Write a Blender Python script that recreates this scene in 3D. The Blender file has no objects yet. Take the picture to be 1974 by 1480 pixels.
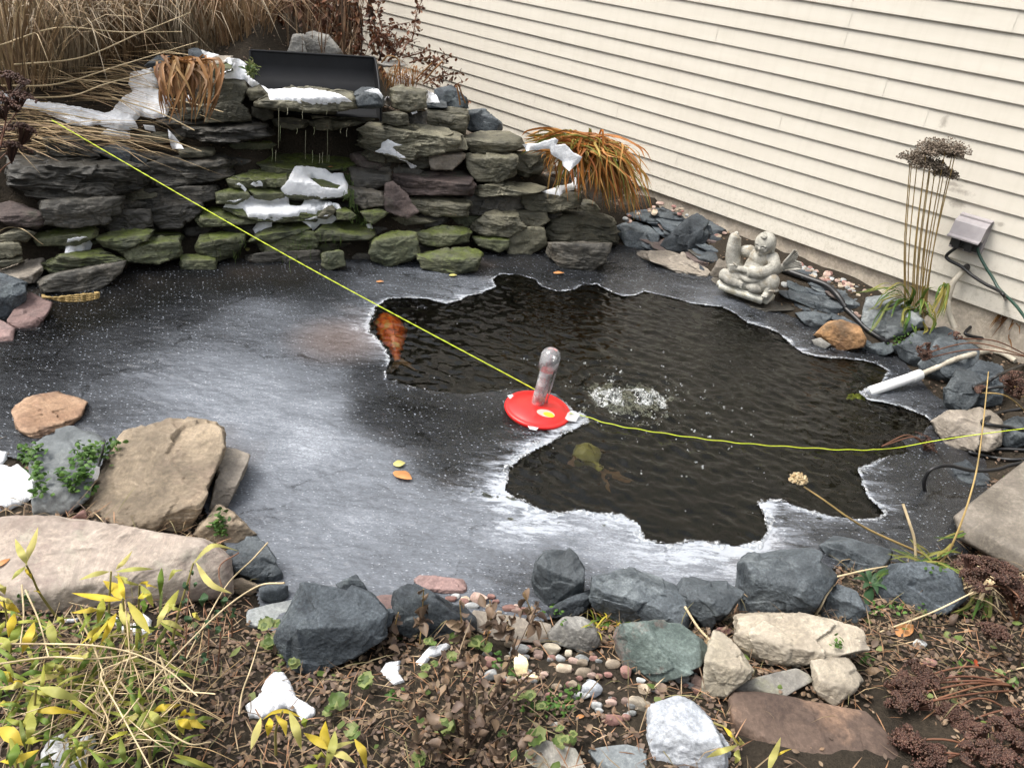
import bpy, bmesh, math, random
import numpy as np
from mathutils import Vector, Matrix, geometry, noise as mnoise

S = bpy.context.scene
COL = S.collection
R = math.radians

# ------------------------------------------------------------------ camera
F, PITCH, ROLL, EYE = 1600.0, R(29.66), R(-6.0), 1.7
cam_d = bpy.data.cameras.new('camera'); cam = bpy.data.objects.new('camera', cam_d); COL.objects.link(cam)
FW = np.array([0, math.cos(PITCH), -math.sin(PITCH)])
_r, _u = np.array([1., 0, 0]), np.array([0, math.sin(PITCH), math.cos(PITCH)])
RT = math.cos(ROLL)*_r - math.sin(ROLL)*_u
UP = math.cos(ROLL)*_u + math.sin(ROLL)*_r
cam.matrix_world = Matrix(((RT[0], UP[0], -FW[0], 0), (RT[1], UP[1], -FW[1], 0), (RT[2], UP[2], -FW[2], EYE), (0, 0, 0, 1)))
cam_d.sensor_width = 36; cam_d.lens = F*36/1974; cam_d.clip_end = 200; cam_d.clip_start = .02
S.camera = cam

# ------------------------------------------------------------------ light
SUN_EL, SUN_AZ = R(60), R(-92)          # azimuth from +Y, clockwise positive (to the left and ahead)
W = bpy.data.worlds.new('World'); S.world = W; W.use_nodes = True
wn = W.node_tree.nodes; wl = W.node_tree.links
sky = wn.new('ShaderNodeTexSky'); sky.sky_type = 'NISHITA'; sky.sun_disc = False
sky.sun_elevation = SUN_EL; sky.sun_rotation = SUN_AZ
sky.air_density = 1.6; sky.dust_density = 5.0; sky.ozone_density = 1.0
hs = wn.new('ShaderNodeHueSaturation'); hs.inputs['Saturation'].default_value = .33
wl.new(sky.outputs[0], hs.inputs['Color']); 
# overcast: the cloud deck is brightest overhead and dim along the tree-lined horizon
tcw = wn.new('ShaderNodeTexCoord'); spw = wn.new('ShaderNodeSeparateXYZ'); wl.new(tcw.outputs['Generated'], spw.inputs[0])
rw_ = wn.new('ShaderNodeValToRGB'); e_ = rw_.color_ramp.elements; e_[0].position = .0; e_[0].color = (.14, .14, .14, 1); e_[1].position = .9; e_[1].color = (1.5, 1.5, 1.5, 1)
e2_ = e_.new(.3); e2_.color = (.8, .8, .8, 1); wl.new(spw.outputs[2], rw_.inputs[0])
cn_ = wn.new('ShaderNodeTexNoise'); cn_.inputs['Scale'].default_value = 3.; cn_.inputs['Detail'].default_value = 6.; wl.new(tcw.outputs['Generated'], cn_.inputs['Vector'])
cm_ = wn.new('ShaderNodeMapRange'); cm_.inputs[1].default_value = .3; cm_.inputs[2].default_value = .7; cm_.inputs[3].default_value = .7; cm_.inputs[4].default_value = 1.3; wl.new(cn_.outputs[0], cm_.inputs[0])
mx1 = wn.new('ShaderNodeMix'); mx1.data_type = 'RGBA'; mx1.blend_type = 'MULTIPLY'; mx1.inputs[0].default_value = 1; wl.new(hs.outputs[0], mx1.inputs[6]); wl.new(rw_.outputs[0], mx1.inputs[7])
mx2 = wn.new('ShaderNodeMix'); mx2.data_type = 'RGBA'; mx2.blend_type = 'MULTIPLY'; mx2.inputs[0].default_value = 1; wl.new(mx1.outputs[2], mx2.inputs[6]); wl.new(cm_.outputs[0], mx2.inputs[7])
wl.new(mx2.outputs[2], wn['Background'].inputs['Color'])
wn['Background'].inputs['Strength'].default_value = .135
sun_d = bpy.data.lights.new('sun', 'SUN'); sun_d.energy = 1.5; sun_d.angle = R(28); sun_d.color = (1, .96, .9)
sun = bpy.data.objects.new('sun', sun_d); COL.objects.link(sun)
sd = Vector((math.sin(SUN_AZ)*math.cos(SUN_EL), math.cos(SUN_AZ)*math.cos(SUN_EL), math.sin(SUN_EL)))
sun.rotation_euler = sd.to_track_quat('Z', 'Y').to_euler(); sun.location = sd*20
S.view_settings.view_transform = 'Standard'; S.view_settings.look = 'None'
S.view_settings.exposure = .86; S.view_settings.gamma = 1
S.cycles.use_denoising = True
S.cycles.max_bounces = 8; S.cycles.diffuse_bounces = 3; S.cycles.glossy_bounces = 3
S.cycles.transmission_bounces = 6; S.cycles.transparent_max_bounces = 12

# ------------------------------------------------------------------ pixel helpers (photo pixels, 1974 x 1480)
FR = dict(P=(0, 0, 1), A=(0, 0, 2.961), B=(600, 0, 2.961), C=(1200, 180, 2.5504), D=(0, 400, 2.961), E=(0, 740, 2.961),
          F=(0, 1000, 3.083), G=(500, 1000, 2.6676), H=(1234, 1000, 2.6676), I=(660, 480, 2.961), J=(1320, 600, 2.96),
          K=(1340, 400, 7.4), L=(380, 60, 4.7), M=(700, 180, 3.525), N=(350, 280, 4.591), O=(1560, 250, 3.29),
          T=(920, 630, 4.935), Q=(1700, 600, 2.96), R=(1640, 380, 5.285), S=(1180, 380, 3.796))
def px(fr, pts):
    ox, oy, s = FR[fr]
    return [(ox + x/s, oy + y/s) for x, y in pts]
def parse(s):
    return [tuple(float(v) for v in t.split(',')) for t in s.split()]
def PX(fr, s): return px(fr, parse(s))
O0 = np.array([0, 0, EYE])
def ray(x, y):
    d = FW*F + RT*(x-987) - UP*(y-740)
    return d/np.linalg.norm(d)
def on_z(x, y, z=0.):
    d = ray(x, y); return O0 + d*((z-EYE)/d[2])
def at_y(x, y, dist):
    """point on the pixel's ray at a horizontal distance from the camera"""
    d = ray(x, y); return O0 + d*(dist/math.hypot(d[0], d[1]))

# ------------------------------------------------------------------ numpy noise
_rng = np.random.RandomState(7)
_perm = np.concatenate([_rng.permutation(256)]*3)
_grad = _rng.normal(size=(256, 3)); _grad /= np.linalg.norm(_grad, axis=1)[:, None]
def pnoise(p):
    i = np.floor(p).astype(int); f = p-i; i &= 255
    u = f*f*f*(f*(f*6-15)+10)
    out = 0
    for dx in (0, 1):
        for dy in (0, 1):
            for dz in (0, 1):
                h = _perm[_perm[_perm[i[:, 0]+dx]+i[:, 1]+dy]+i[:, 2]+dz]
                g = _grad[h]
                w = (u[:, 0] if dx else 1-u[:, 0])*(u[:, 1] if dy else 1-u[:, 1])*(u[:, 2] if dz else 1-u[:, 2])
                out = out + w*(g[:, 0]*(f[:, 0]-dx)+g[:, 1]*(f[:, 1]-dy)+g[:, 2]*(f[:, 2]-dz))
    return out*1.5
def fbm(p, oct=4, ridged=False):
    a, s, o = 1., 1., 0
    for k in range(oct):
        n = pnoise(p*s+17.3*k)
        o = o + a*((1-2*np.abs(n)) if ridged else n)
        a *= .5; s *= 2.03
    return o
def sstep(a, b, x):
    t = np.clip((x-a)/(b-a), 0, 1); return t*t*(3-2*t)

# ------------------------------------------------------------------ object helpers
def mesh_np(name, V, Fc, mat, parent=None, smooth=True, mats=None, midx=None):
    """V (n,3), Fc: array (m,k) of k-gons, or list of such arrays"""
    me = bpy.data.meshes.new(name)
    V = np.asarray(V, np.float32)
    fl = Fc if isinstance(Fc, list) else [Fc]
    fl = [np.asarray(f, np.int32) for f in fl if len(f)]
    me.vertices.add(len(V)); me.vertices.foreach_set('co', V.ravel())
    loops = np.concatenate([f.ravel() for f in fl]); cnt = np.concatenate([np.full(len(f), f.shape[1], np.int32) for f in fl])
    me.loops.add(len(loops)); me.loops.foreach_set('vertex_index', loops)
    me.polygons.add(len(cnt)); st = np.concatenate([[0], np.cumsum(cnt)[:-1]]).astype(np.int32)
    me.polygons.foreach_set('loop_start', st)
    try: me.polygons.foreach_set('loop_total', cnt)
    except Exception: pass
    me.polygons.foreach_set('use_smooth', np.full(len(cnt), smooth, bool))
    for m in (mats or [mat]): me.materials.append(m)
    if midx is not None: me.polygons.foreach_set('material_index', np.asarray(midx, np.int32))
    me.update(calc_edges=True); me.validate()
    o = bpy.data.objects.new(name, me); COL.objects.link(o)
    if parent is not None: o.parent = parent
    return o
def tag(o, label=None, cat=None, group=None, kind=None):
    if label: o['label'] = label
    if cat: o['category'] = cat
    if group: o['group'] = group
    if kind: o['kind'] = kind
    return o
def thing(name, label, cat, loc=(0, 0, 0), group=None):
    o = bpy.data.objects.new(name, None); COL.objects.link(o); o.location = loc; o.empty_display_size = .05
    return tag(o, label, cat, group)
class MB:
    """collects raw geometry; build() links it as ONE mesh"""
    def __init__(s): s.v = []; s.f = {3: [], 4: []}; s.n = 0; s.mi = {3: [], 4: []}
    def add(s, V, Fc, mi=0):
        V = np.asarray(V, float); Fc = np.asarray(Fc, int)
        s.v.append(V); s.f[Fc.shape[1]].append(Fc+s.n); s.mi[Fc.shape[1]].append(np.full(len(Fc), mi)); s.n += len(V)
    def build(s, name, mat, parent=None, smooth=True, mats=None, origin=None):
        V = np.concatenate(s.v)
        if origin is not None: V = V-np.asarray(origin)
        fl = [np.concatenate(s.f[k]) for k in (3, 4) if s.f[k]]
        mi = np.concatenate([np.concatenate(s.mi[k]) for k in (3, 4) if s.f[k]])
        o = mesh_np(name, V, fl, mat, parent, smooth, mats, mi if mats else None)
        if origin is not None: o.location = origin
        return o
    def tube(s, P, r, n=6, mi=0, cap=True):
        P = np.asarray(P, float); m = len(P); r = np.broadcast_to(np.asarray(r, float), (m,))
        T = np.gradient(P, axis=0); T /= np.linalg.norm(T, axis=1)[:, None]+1e-12
        a = np.array([0, 0, 1.]) if abs(T[0, 2]) < .9 else np.array([1., 0, 0])
        N = np.zeros_like(P); N[0] = np.cross(T[0], a); N[0] /= np.linalg.norm(N[0])
        for i in range(1, m):
            v = N[i-1]-T[i]*np.dot(N[i-1], T[i]); N[i] = v/(np.linalg.norm(v)+1e-12)
        B = np.cross(T, N)
        an = np.arange(n)*2*math.pi/n
        V = (P[:, None]+(N[:, None]*np.cos(an)[None, :, None]+B[:, None]*np.sin(an)[None, :, None])*r[:, None, None]).reshape(-1, 3)
        i, j = np.meshgrid(np.arange(m-1), np.arange(n), indexing='ij'); i = i.ravel(); j = j.ravel(); k = (j+1) % n
        s.add(V, np.stack([i*n+j, i*n+k, (i+1)*n+k, (i+1)*n+j], 1), mi)
        if cap:
            for e, o in ((0, 1), (m-1, -1)):
                c = len(V) and P[e]
                ring = V[e*n:(e+1)*n]
                VV = np.concatenate([ring, [c]]); q = np.arange(n)
                ff = np.stack([q, np.full(n, n), (q+1) % n], 1)
                s.add(VV, ff if o == 1 else ff[:, ::-1], mi)
    def ribbon(s, P, w, side, fold=.25, mi=0):
        """strap leaf: centre line P, half widths w, side direction(s); folded along its midrib"""
        P = np.asarray(P, float); m = len(P); w = np.broadcast_to(np.asarray(w, float), (m,))[:, None]
        T = np.gradient(P, axis=0); T /= np.linalg.norm(T, axis=1)[:, None]+1e-12
        sd_ = np.broadcast_to(np.asarray(side, float), P.shape); sd_ = sd_-T*np.sum(sd_*T, 1)[:, None]
        sd_ = sd_/(np.linalg.norm(sd_, axis=1)[:, None]+1e-9)
        N = np.cross(T, sd_)
        V = np.concatenate([P-sd_*w+N*w*fold, P, P+sd_*w+N*w*fold])
        i = np.arange(m-1)
        s.add(V, np.concatenate([np.stack([i, i+m, i+m+1, i+1], 1), np.stack([i+m, i+2*m, i+2*m+1, i+m+1], 1)]), mi)
    def blob(s, c, r, lvl=2, mi=0, rot=None):
        d, f = ICO(lvl); V = d*np.asarray(r)
        if rot is not None: V = V@np.asarray(rot).T
        s.add(V+np.asarray(c), f, mi)
    def box(s, lo, hi, M=None, mi=0):
        lo, hi = np.asarray(lo, float), np.asarray(hi, float)
        V = np.array([[(lo, hi)[i][0], (lo, hi)[j][1], (lo, hi)[k][2]] for i in (0, 1) for j in (0, 1) for k in (0, 1)])
        if M is not None: V = V@np.asarray(M)[:3, :3].T+np.asarray(M)[:3, 3]
        s.add(V, [[0, 1, 3, 2], [4, 6, 7, 5], [0, 4, 5, 1], [2, 3, 7, 6], [0, 2, 6, 4], [1, 5, 7, 3]], mi)
_ico = {}
def ICO(l):
    if l not in _ico:
        b = bmesh.new(); bmesh.ops.create_icosphere(b, subdivisions=l, radius=1); b.verts.ensure_lookup_table()
        _ico[l] = (np.array([v.co[:] for v in b.verts]), np.array([[v.index for v in f.verts] for f in b.faces])); b.free()
    return _ico[l]
def spline(pts, n=24):
    """Catmull-Rom through 3-D points"""
    P = np.asarray(pts, float)
    if len(P) == 2: return P[0]+(P[1]-P[0])*np.linspace(0, 1, n)[:, None]
    Q = np.concatenate([[2*P[0]-P[1]], P, [2*P[-1]-P[-2]]]); m = len(P)-1
    out = []
    for t in np.linspace(0, m-1e-6, n):
        i = int(t); u = t-i; a, b, c, d = Q[i:i+4]
        out.append(.5*(2*b+(c-a)*u+(2*a-5*b+4*c-d)*u*u+(3*b-a-3*c+d)*u**3))
    return np.array(out)

# ------------------------------------------------------------------ materials
def mat(name):
    m = bpy.data.materials.new(name); m.use_nodes = True
    return m, m.node_tree.nodes, m.node_tree.links, m.node_tree.nodes['Principled BSDF']
def N_(nt, kind, **kw):
    n = nt.new(kind)
    for k, v in kw.items():
        if k in n.inputs: n.inputs[k].default_value = v
        else: setattr(n, k, v)
    return n
def ramp(nt, stops, interp='LINEAR'):
    r = nt.new('ShaderNodeValToRGB'); r.color_ramp.interpolation = interp; e = r.color_ramp.elements
    while len(e) < len(stops): e.new(.5)
    for k, (p, c) in enumerate(stops):
        e[k].position = p; e[k].color = (*c, 1) if len(c) == 3 else c
    return r
def math_(nt, lk, op, a, b=None, c=None, clamp=False):
    n = nt.new('ShaderNodeMath'); n.operation = op; n.use_clamp = clamp
    for i, v in enumerate((a, b, c)):
        if v is None: continue
        if isinstance(v, (int, float)): n.inputs[i].default_value = v
        else: lk.new(v, n.inputs[i])
    return n.outputs[0]
def mix_(nt, lk, f, a, b, mode='MIX'):
    n = nt.new('ShaderNodeMix'); n.data_type = 'RGBA'; n.blend_type = mode
    for s_, v in ((n.inputs[0], f), (n.inputs[6], a), (n.inputs[7], b)):
        if isinstance(v, (int, float)): s_.default_value = v
        elif isinstance(v, tuple): s_.default_value = (*v, 1)
        else: lk.new(v, s_)
    return n.outputs[2]
def ocoord(nt, lk, scale=1., kind='Object'):
    """object coordinates, shifted per object so copies do not repeat"""
    tc = nt.new('ShaderNodeTexCoord'); oi = nt.new('ShaderNodeObjectInfo')
    v = nt.new('ShaderNodeVectorMath'); v.operation = 'MULTIPLY_ADD'
    v.inputs[1].default_value = (scale,)*3
    lk.new(tc.outputs[kind], v.inputs[0])
    m = nt.new('ShaderNodeVectorMath'); m.operation = 'SCALE'; m.inputs[0].default_value = (37, 53, 71); lk.new(oi.outputs['Random'], m.inputs['Scale'])
    lk.new(m.outputs[0], v.inputs[2])
    return v.outputs[0], oi.outputs['Random']
def rock_mat(name, c1, c2, c3=None, moss=0., rough=.8, speck=.25, scale=9., bump=.5, lichen=None, bands=0., vary=.3, wet=True, mosscol=((.035, .042, .012), (.075, .10, .02))):
    m, nt, lk, b = mat(name)
    co, rnd = ocoord(nt, lk)
    n1 = N_(nt, 'ShaderNodeTexNoise', Scale=scale, Detail=8., Roughness=.62); lk.new(co, n1.inputs['Vector'])
    n2 = N_(nt, 'ShaderNodeTexNoise', Scale=scale*14, Detail=5., Roughness=.7); lk.new(co, n2.inputs['Vector'])
    r1 = ramp(nt, [(.35, c1), (.62, c2)]); lk.new(n1.outputs[0], r1.inputs[0])
    col = r1.outputs[0]
    if c3:
        n3 = N_(nt, 'ShaderNodeTexNoise', Scale=scale*.55, Detail=6., Roughness=.7); lk.new(co, n3.inputs['Vector'])
        r3 = ramp(nt, [(.52, (0, 0, 0)), (.6, (1, 1, 1))]); lk.new(n3.outputs[1], r3.inputs[0])
        col = mix_(nt, lk, math_(nt, lk, 'MULTIPLY', r3.outputs[0], .75), col, c3)
    # fine grain
    g = ramp(nt, [(.3, (1-speck,)*3), (.5, (1, 1, 1)), (.72, (1+speck*1.6,)*3)]); lk.new(n2.outputs[0], g.inputs[0])
    col = mix_(nt, lk, 1., col, g.outputs[0], 'MULTIPLY')
    hs = nt.new('ShaderNodeHueSaturation'); lk.new(col, hs.inputs['Color'])
    lk.new(math_(nt, lk, 'MULTIPLY_ADD', rnd, vary*2, 1-vary), hs.inputs['Value']); col = hs.outputs[0]
    geo = nt.new('ShaderNodeNewGeometry')
    pw = ramp(nt, [(.5, (0, 0, 0)), (.58, (1, 1, 1))]); lk.new(geo.outputs['Pointiness'], pw.inputs[0])
    lt = nt.new('ShaderNodeHueSaturation'); lt.inputs['Value'].default_value = 1.45; lt.inputs['Saturation'].default_value = .9; lk.new(col, lt.inputs['Color'])
    col = mix_(nt, lk, math_(nt, lk, 'MULTIPLY', pw.outputs[0], .7), col, lt.outputs[0])
    ns = N_(nt, 'ShaderNodeTexNoise', Scale=scale*.8, Detail=9., Roughness=.8, Distortion=1.2); lk.new(co, ns.inputs['Vector'])
    vs = ramp(nt, [(.47, (1, 1, 1)), (.5, (1.55, 1.55, 1.5)), (.53, (1, 1, 1))]); lk.new(ns.outputs[0], vs.inputs[0])
    col = mix_(nt, lk, .55, col, mix_(nt, lk, 1., col, vs.outputs[0], 'MULTIPLY'))
    if lichen:
        nl = N_(nt, 'ShaderNodeTexNoise', Scale=scale*2.2, Detail=9., Roughness=.75); lk.new(co, nl.inputs['Vector'])
        rl = ramp(nt, [(.55, (0, 0, 0)), (.63, (1, 1, 1))]); lk.new(nl.outputs[0], rl.inputs[0])
        col = mix_(nt, lk, math_(nt, lk, 'MULTIPLY', rl.outputs[0], .6), col, lichen)
    if moss:
        sx = nt.new('ShaderNodeSeparateXYZ'); lk.new(geo.outputs['Normal'], sx.inputs[0])
        nm = N_(nt, 'ShaderNodeTexNoise', Scale=11., Detail=7., Roughness=.65); lk.new(co, nm.inputs['Vector'])
        s_ = math_(nt, lk, 'MULTIPLY_ADD', sx.outputs[2], .28, nm.outputs[0])
        s_ = math_(nt, lk, 'ADD', s_, moss-.5)
        rm = ramp(nt, [(.42, (0, 0, 0)), (.66, (1, 1, 1))]); lk.new(s_, rm.inputs[0])
        nm2 = N_(nt, 'ShaderNodeTexNoise', Scale=60., Detail=4.); lk.new(co, nm2.inputs['Vector'])
        rm2 = ramp(nt, [(.3, mosscol[0]), (.7, mosscol[1])]); lk.new(nm2.outputs[0], rm2.inputs[0])
        col = mix_(nt, lk, math_(nt, lk, 'MULTIPLY', rm.outputs[0], .85), col, rm2.outputs[0])
    lk.new(col, b.inputs['Base Color'])
    rr = N_(nt, 'ShaderNodeMapRange'); lk.new(n1.outputs[0], rr.inputs[0]); rr.inputs[3].default_value = rough-.15; rr.inputs[4].default_value = min(1, rough+.12)
    lk.new(rr.outputs[0], b.inputs['Roughness']); b.inputs['Specular IOR Level'].default_value = .35
    h = math_(nt, lk, 'MULTIPLY_ADD', n2.outputs[0], .35, n1.outputs[0])
    if bands:
        sx2 = nt.new('ShaderNodeSeparateXYZ'); tc2 = nt.new('ShaderNodeTexCoord'); lk.new(tc2.outputs['Object'], sx2.inputs[0])
        mp = nt.new('ShaderNodeMapping'); mp.inputs['Scale'].default_value = (3, 3, 45); lk.new(co, mp.inputs[0])
        nb = N_(nt, 'ShaderNodeTexNoise', Scale=1.6, Detail=6., Roughness=.7); lk.new(mp.outputs[0], nb.inputs['Vector'])
        h = math_(nt, lk, 'MULTIPLY_ADD', nb.outputs[0], bands, h)
    bp = N_(nt, 'ShaderNodeBump', Strength=bump, Distance=.012); lk.new(h, bp.inputs['Height']); lk.new(bp.outputs[0], b.inputs['Normal'])
    return m
def plain(name, c, rough=.6, var=.2, scale=30., c2=None, bump=0., spec=.5, metal=0., tr=0., rndv=.0):
    m, nt, lk, b = mat(name)
    co, rnd = ocoord(nt, lk)
    n1 = N_(nt, 'ShaderNodeTexNoise', Scale=scale, Detail=6., Roughness=.6); lk.new(co, n1.inputs['Vector'])
    c2 = c2 or tuple(x*(1-var) for x in c)
    r1 = ramp(nt, [(.35, c2), (.65, c)]); lk.new(n1.outputs[0], r1.inputs[0]); col = r1.outputs[0]
    if rndv:
        h = nt.new('ShaderNodeHueSaturation'); lk.new(col, h.inputs['Color']); lk.new(math_(nt, lk, 'MULTIPLY_ADD', rnd, rndv*2, 1-rndv), h.inputs['Value']); col = h.outputs[0]
    lk.new(col, b.inputs['Base Color']); b.inputs['Roughness'].default_value = rough
    b.inputs['Specular IOR Level'].default_value = spec; b.inputs['Metallic'].default_value = metal
    if bump:
        bp = N_(nt, 'ShaderNodeBump', Strength=bump, Distance=.004); lk.new(n1.outputs[0], bp.inputs['Height']); lk.new(bp.outputs[0], b.inputs['Normal'])
    if tr:
        t = nt.new('ShaderNodeBsdfTranslucent'); lk.new(col, t.inputs[0]); ms = nt.new('ShaderNodeMixShader'); ms.inputs[0].default_value = tr
        lk.new(b.outputs[0], ms.inputs[1]); lk.new(t.outputs[0], ms.inputs[2]); lk.new(ms.outputs[0], nt['Material Output'].inputs[0])
    return m
def leafmat(name, cols, rough=.55, scale=14., tr=.25, spec=.3):
    """foliage: colours vary from leaf to leaf (per mesh island) and along the blade"""
    m, nt, lk, b = mat(name)
    geo = nt.new('ShaderNodeNewGeometry')
    n = len(cols)
    r1 = ramp(nt, [(i/max(1, n-1), c) for i, c in enumerate(cols)]); lk.new(geo.outputs['Random Per Island'], r1.inputs[0])
    tc = nt.new('ShaderNodeTexCoord')
    n1 = N_(nt, 'ShaderNodeTexNoise', Scale=scale, Detail=5.); lk.new(tc.outputs['Object'], n1.inputs['Vector'])
    g = ramp(nt, [(.3, (.6, .6, .55)), (.7, (1.2, 1.2, 1.2))]); lk.new(n1.outputs[0], g.inputs[0])
    col = mix_(nt, lk, 1., r1.outputs[0], g.outputs[0], 'MULTIPLY')
    lk.new(col, b.inputs['Base Color']); b.inputs['Roughness'].default_value = rough; b.inputs['Specular IOR Level'].default_value = spec
    if tr:
        t = nt.new('ShaderNodeBsdfTranslucent'); lk.new(col, t.inputs[0]); ms = nt.new('ShaderNodeMixShader'); ms.inputs[0].default_value = tr
        lk.new(b.outputs[0], ms.inputs[1]); lk.new(t.outputs[0], ms.inputs[2]); lk.new(ms.outputs[0], nt['Material Output'].inputs[0])
    return m

# ------------------------------------------------------------------ terrain
SHORE = np.array([on_z(x, y)[:2] for x, y in parse(
 '-260,690 0,585 90,560 230,545 330,513 500,512 760,514 900,500 1180,485 1240,490 1370,545 1420,590 1560,640 1690,690 1750,760 1812,800 1835,860 1850,950 1800,1040 '
 '1700,1055 1600,1055 1430,1095 1300,1115 1130,1140 1000,1160 880,1140 800,1130 700,1155 560,1170 535,1080 470,1010 430,930 330,900 150,880 0,850 -300,860')])
MOUND = np.array([(-9, 2.0), (-3.3, 2.95), (-2.31, 3.33), (-1.9, 3.58), (-1.7, 3.83), (-1.23, 3.93), (-.68, 4.07), (-.32, 4.3), (.5, 4.66), (.85, 4.95), (1.4, 4.7), (4, 2.2), (14, 2), (14, 40), (-14, 40), (-14, 2)])
def polysd(P, poly):
    """signed distance, positive outside"""
    P = np.asarray(P, float)[:, :2]; A = poly; B = np.roll(poly, -1, 0); best = np.full(len(P), 1e9); ins = np.zeros(len(P), bool)
    for a, b in zip(A, B):
        ab = b-a; t = np.clip(((P-a)@ab)/(ab@ab+1e-12), 0, 1); q = P-(a+t[:, None]*ab); best = np.minimum(best, (q*q).sum(1))
        c = (a[1] > P[:, 1]) != (b[1] > P[:, 1])
        xi = a[0]+(P[:, 1]-a[1])/(b[1]-a[1]+1e-15)*(b[0]-a[0]); ins ^= c & (P[:, 0] < xi)
    return np.sqrt(best)*np.where(ins, -1, 1)
WAZ, SG = R(45.73), .091
WN = np.array([math.cos(WAZ), math.sin(WAZ), 0]); WD = 46.6*SG; WT = np.array([math.sin(WAZ), -math.cos(WAZ), 0])   # WT runs to the right and nearer
ZB = EYE-15.96*SG
def on_wall(x, y, off=0.):
    d = ray(x, y); return O0+d*((WD-off)/(d@WN))
def G(P, back=0.):
    P = np.asarray(P, float); x, y = P[:, 0], P[:, 1]
    s = polysd(P, SHORE)
    g = np.where(s < 0, -.5*sstep(0, .45, -s)-.02, .065*sstep(.04, .38, s)-.012)
    near = 1-sstep(2.1, 2.9, y)
    g = g+np.where(s > 0, near*(.05*sstep(.1, .5, s)+.07*sstep(.4, 1.2, s)), 0)
    m = -polysd(P, MOUND)-back
    T = np.interp(x, [-9, -2.6, -1.9, -1.6, -.35, .05, .4, .75, 1.1, 2.5], [.3, .42, .52, .70, .70, .58, .40, .2, .06, .03])
    T = T+sstep(.15, .9, m)*(.24*sstep(-1.35, -1.6, x)+.03)-sstep(.3, .75, m)*.34*sstep(-.8, -.45, x)
    T = np.maximum(T, .03)
    wd = WD-x*WN[0]-y*WN[1]
    T = np.minimum(T, np.where(x > -1., .12+.42*np.maximum(wd-.25, 0), .17+.62*np.maximum(wd-.15, 0)))
    rise = np.minimum(np.maximum(m, 0)*1.75, T)
    # recess behind the waterfall lip
    rc = (x > -1.42) & (x < -.78) & (m > .0)
    rise = np.where(rc & (m < .42), np.minimum(rise, .34), rise)
    g = g+np.where(s > -.02, rise, 0)+np.where(s > .1, .11*(1-sstep(0, .42, wd))*(1-sstep(1.75, 2.1, x))*sstep(.6, 1.1, x), 0)
    return g
def on_G(x, y, lo=.8, hi=9.5, n=700):
    d = ray(x, y); t = np.linspace(lo, hi, n)/math.hypot(d[0], d[1]); P = O0+d*t[:, None]; h = P[:, 2]-np.maximum(G(P), 0.)
    k = np.argmax(h < 0)
    if h[k] >= 0: k = n-1
    if k == 0: return P[0]
    a = h[k-1]/(h[k-1]-h[k]+1e-12); return P[k-1]+(P[k]-P[k-1])*a

gx = np.concatenate([np.linspace(-9, -3.2, 50), np.arange(-3.15, 3.0, .028), np.linspace(3.05, 9, 30)])
gy = np.concatenate([np.linspace(-2, .6, 12), np.arange(.65, 6.4, .028), np.linspace(6.45, 16, 60)])
XX, YY = np.meshgrid(gx, gy, indexing='ij'); GP = np.stack([XX.ravel(), YY.ravel()], 1)
gz = G(GP, .17)
rough = fbm(np.stack([GP[:, 0]*6, GP[:, 1]*6, 0*gz], 1), 4)*.013
gz = gz+rough*np.where(polysd(GP, SHORE) > 0, 1, .3)
ni, nj = XX.shape; ii, jj = np.meshgrid(np.arange(ni-1), np.arange(nj-1), indexing='ij'); ii = ii.ravel(); jj = jj.ravel()
gf = np.stack([ii*nj+jj, (ii+1)*nj+jj, (ii+1)*nj+jj+1, ii*nj+jj+1], 1)
m_soil, nt, lk, b = mat('soil')
tc = nt.new('ShaderNodeTexCoord')
n1 = N_(nt, 'ShaderNodeTexNoise', Scale=5., Detail=10., Roughness=.7); lk.new(tc.outputs['Object'], n1.inputs['Vector'])
n2 = N_(nt, 'ShaderNodeTexNoise', Scale=90., Detail=6., Roughness=.7); lk.new(tc.outputs['Object'], n2.inputs['Vector'])
r1 = ramp(nt, [(.3, (.018, .015, .012)), (.55, (.045, .036, .026)), (.75, (.085, .066, .048))]); lk.new(math_(nt, lk, 'MULTIPLY_ADD', n2.outputs[0], .5, math_(nt, lk, 'MULTIPLY', n1.outputs[0], .55)), r1.inputs[0])
sx = nt.new('ShaderNodeSeparateXYZ'); lk.new(tc.outputs['Object'], sx.inputs[0])
deep = N_(nt, 'ShaderNodeMapRange'); deep.inputs[1].default_value = -.1; deep.inputs[2].default_value = -.01; lk.new(sx.outputs[2], deep.inputs[0])
mud = ramp(nt, [(.35, (.008, .008, .006)), (.7, (.03, .027, .014))]); lk.new(n1.outputs[0], mud.inputs[0])
lk.new(mix_(nt, lk, deep.outputs[0], mud.outputs[0], r1.outputs[0]), b.inputs['Base Color']); b.inputs['Roughness'].default_value = .95; b.inputs['Specular IOR Level'].default_value = .15
bp = N_(nt, 'ShaderNodeBump', Strength=.9, Distance=.02); lk.new(n2.outputs[0], bp.inputs['Height']); lk.new(bp.outputs[0], b.inputs['Normal'])
ground = tag(mesh_np('ground', np.c_[GP, gz], gf, m_soil), kind='structure')

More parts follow.
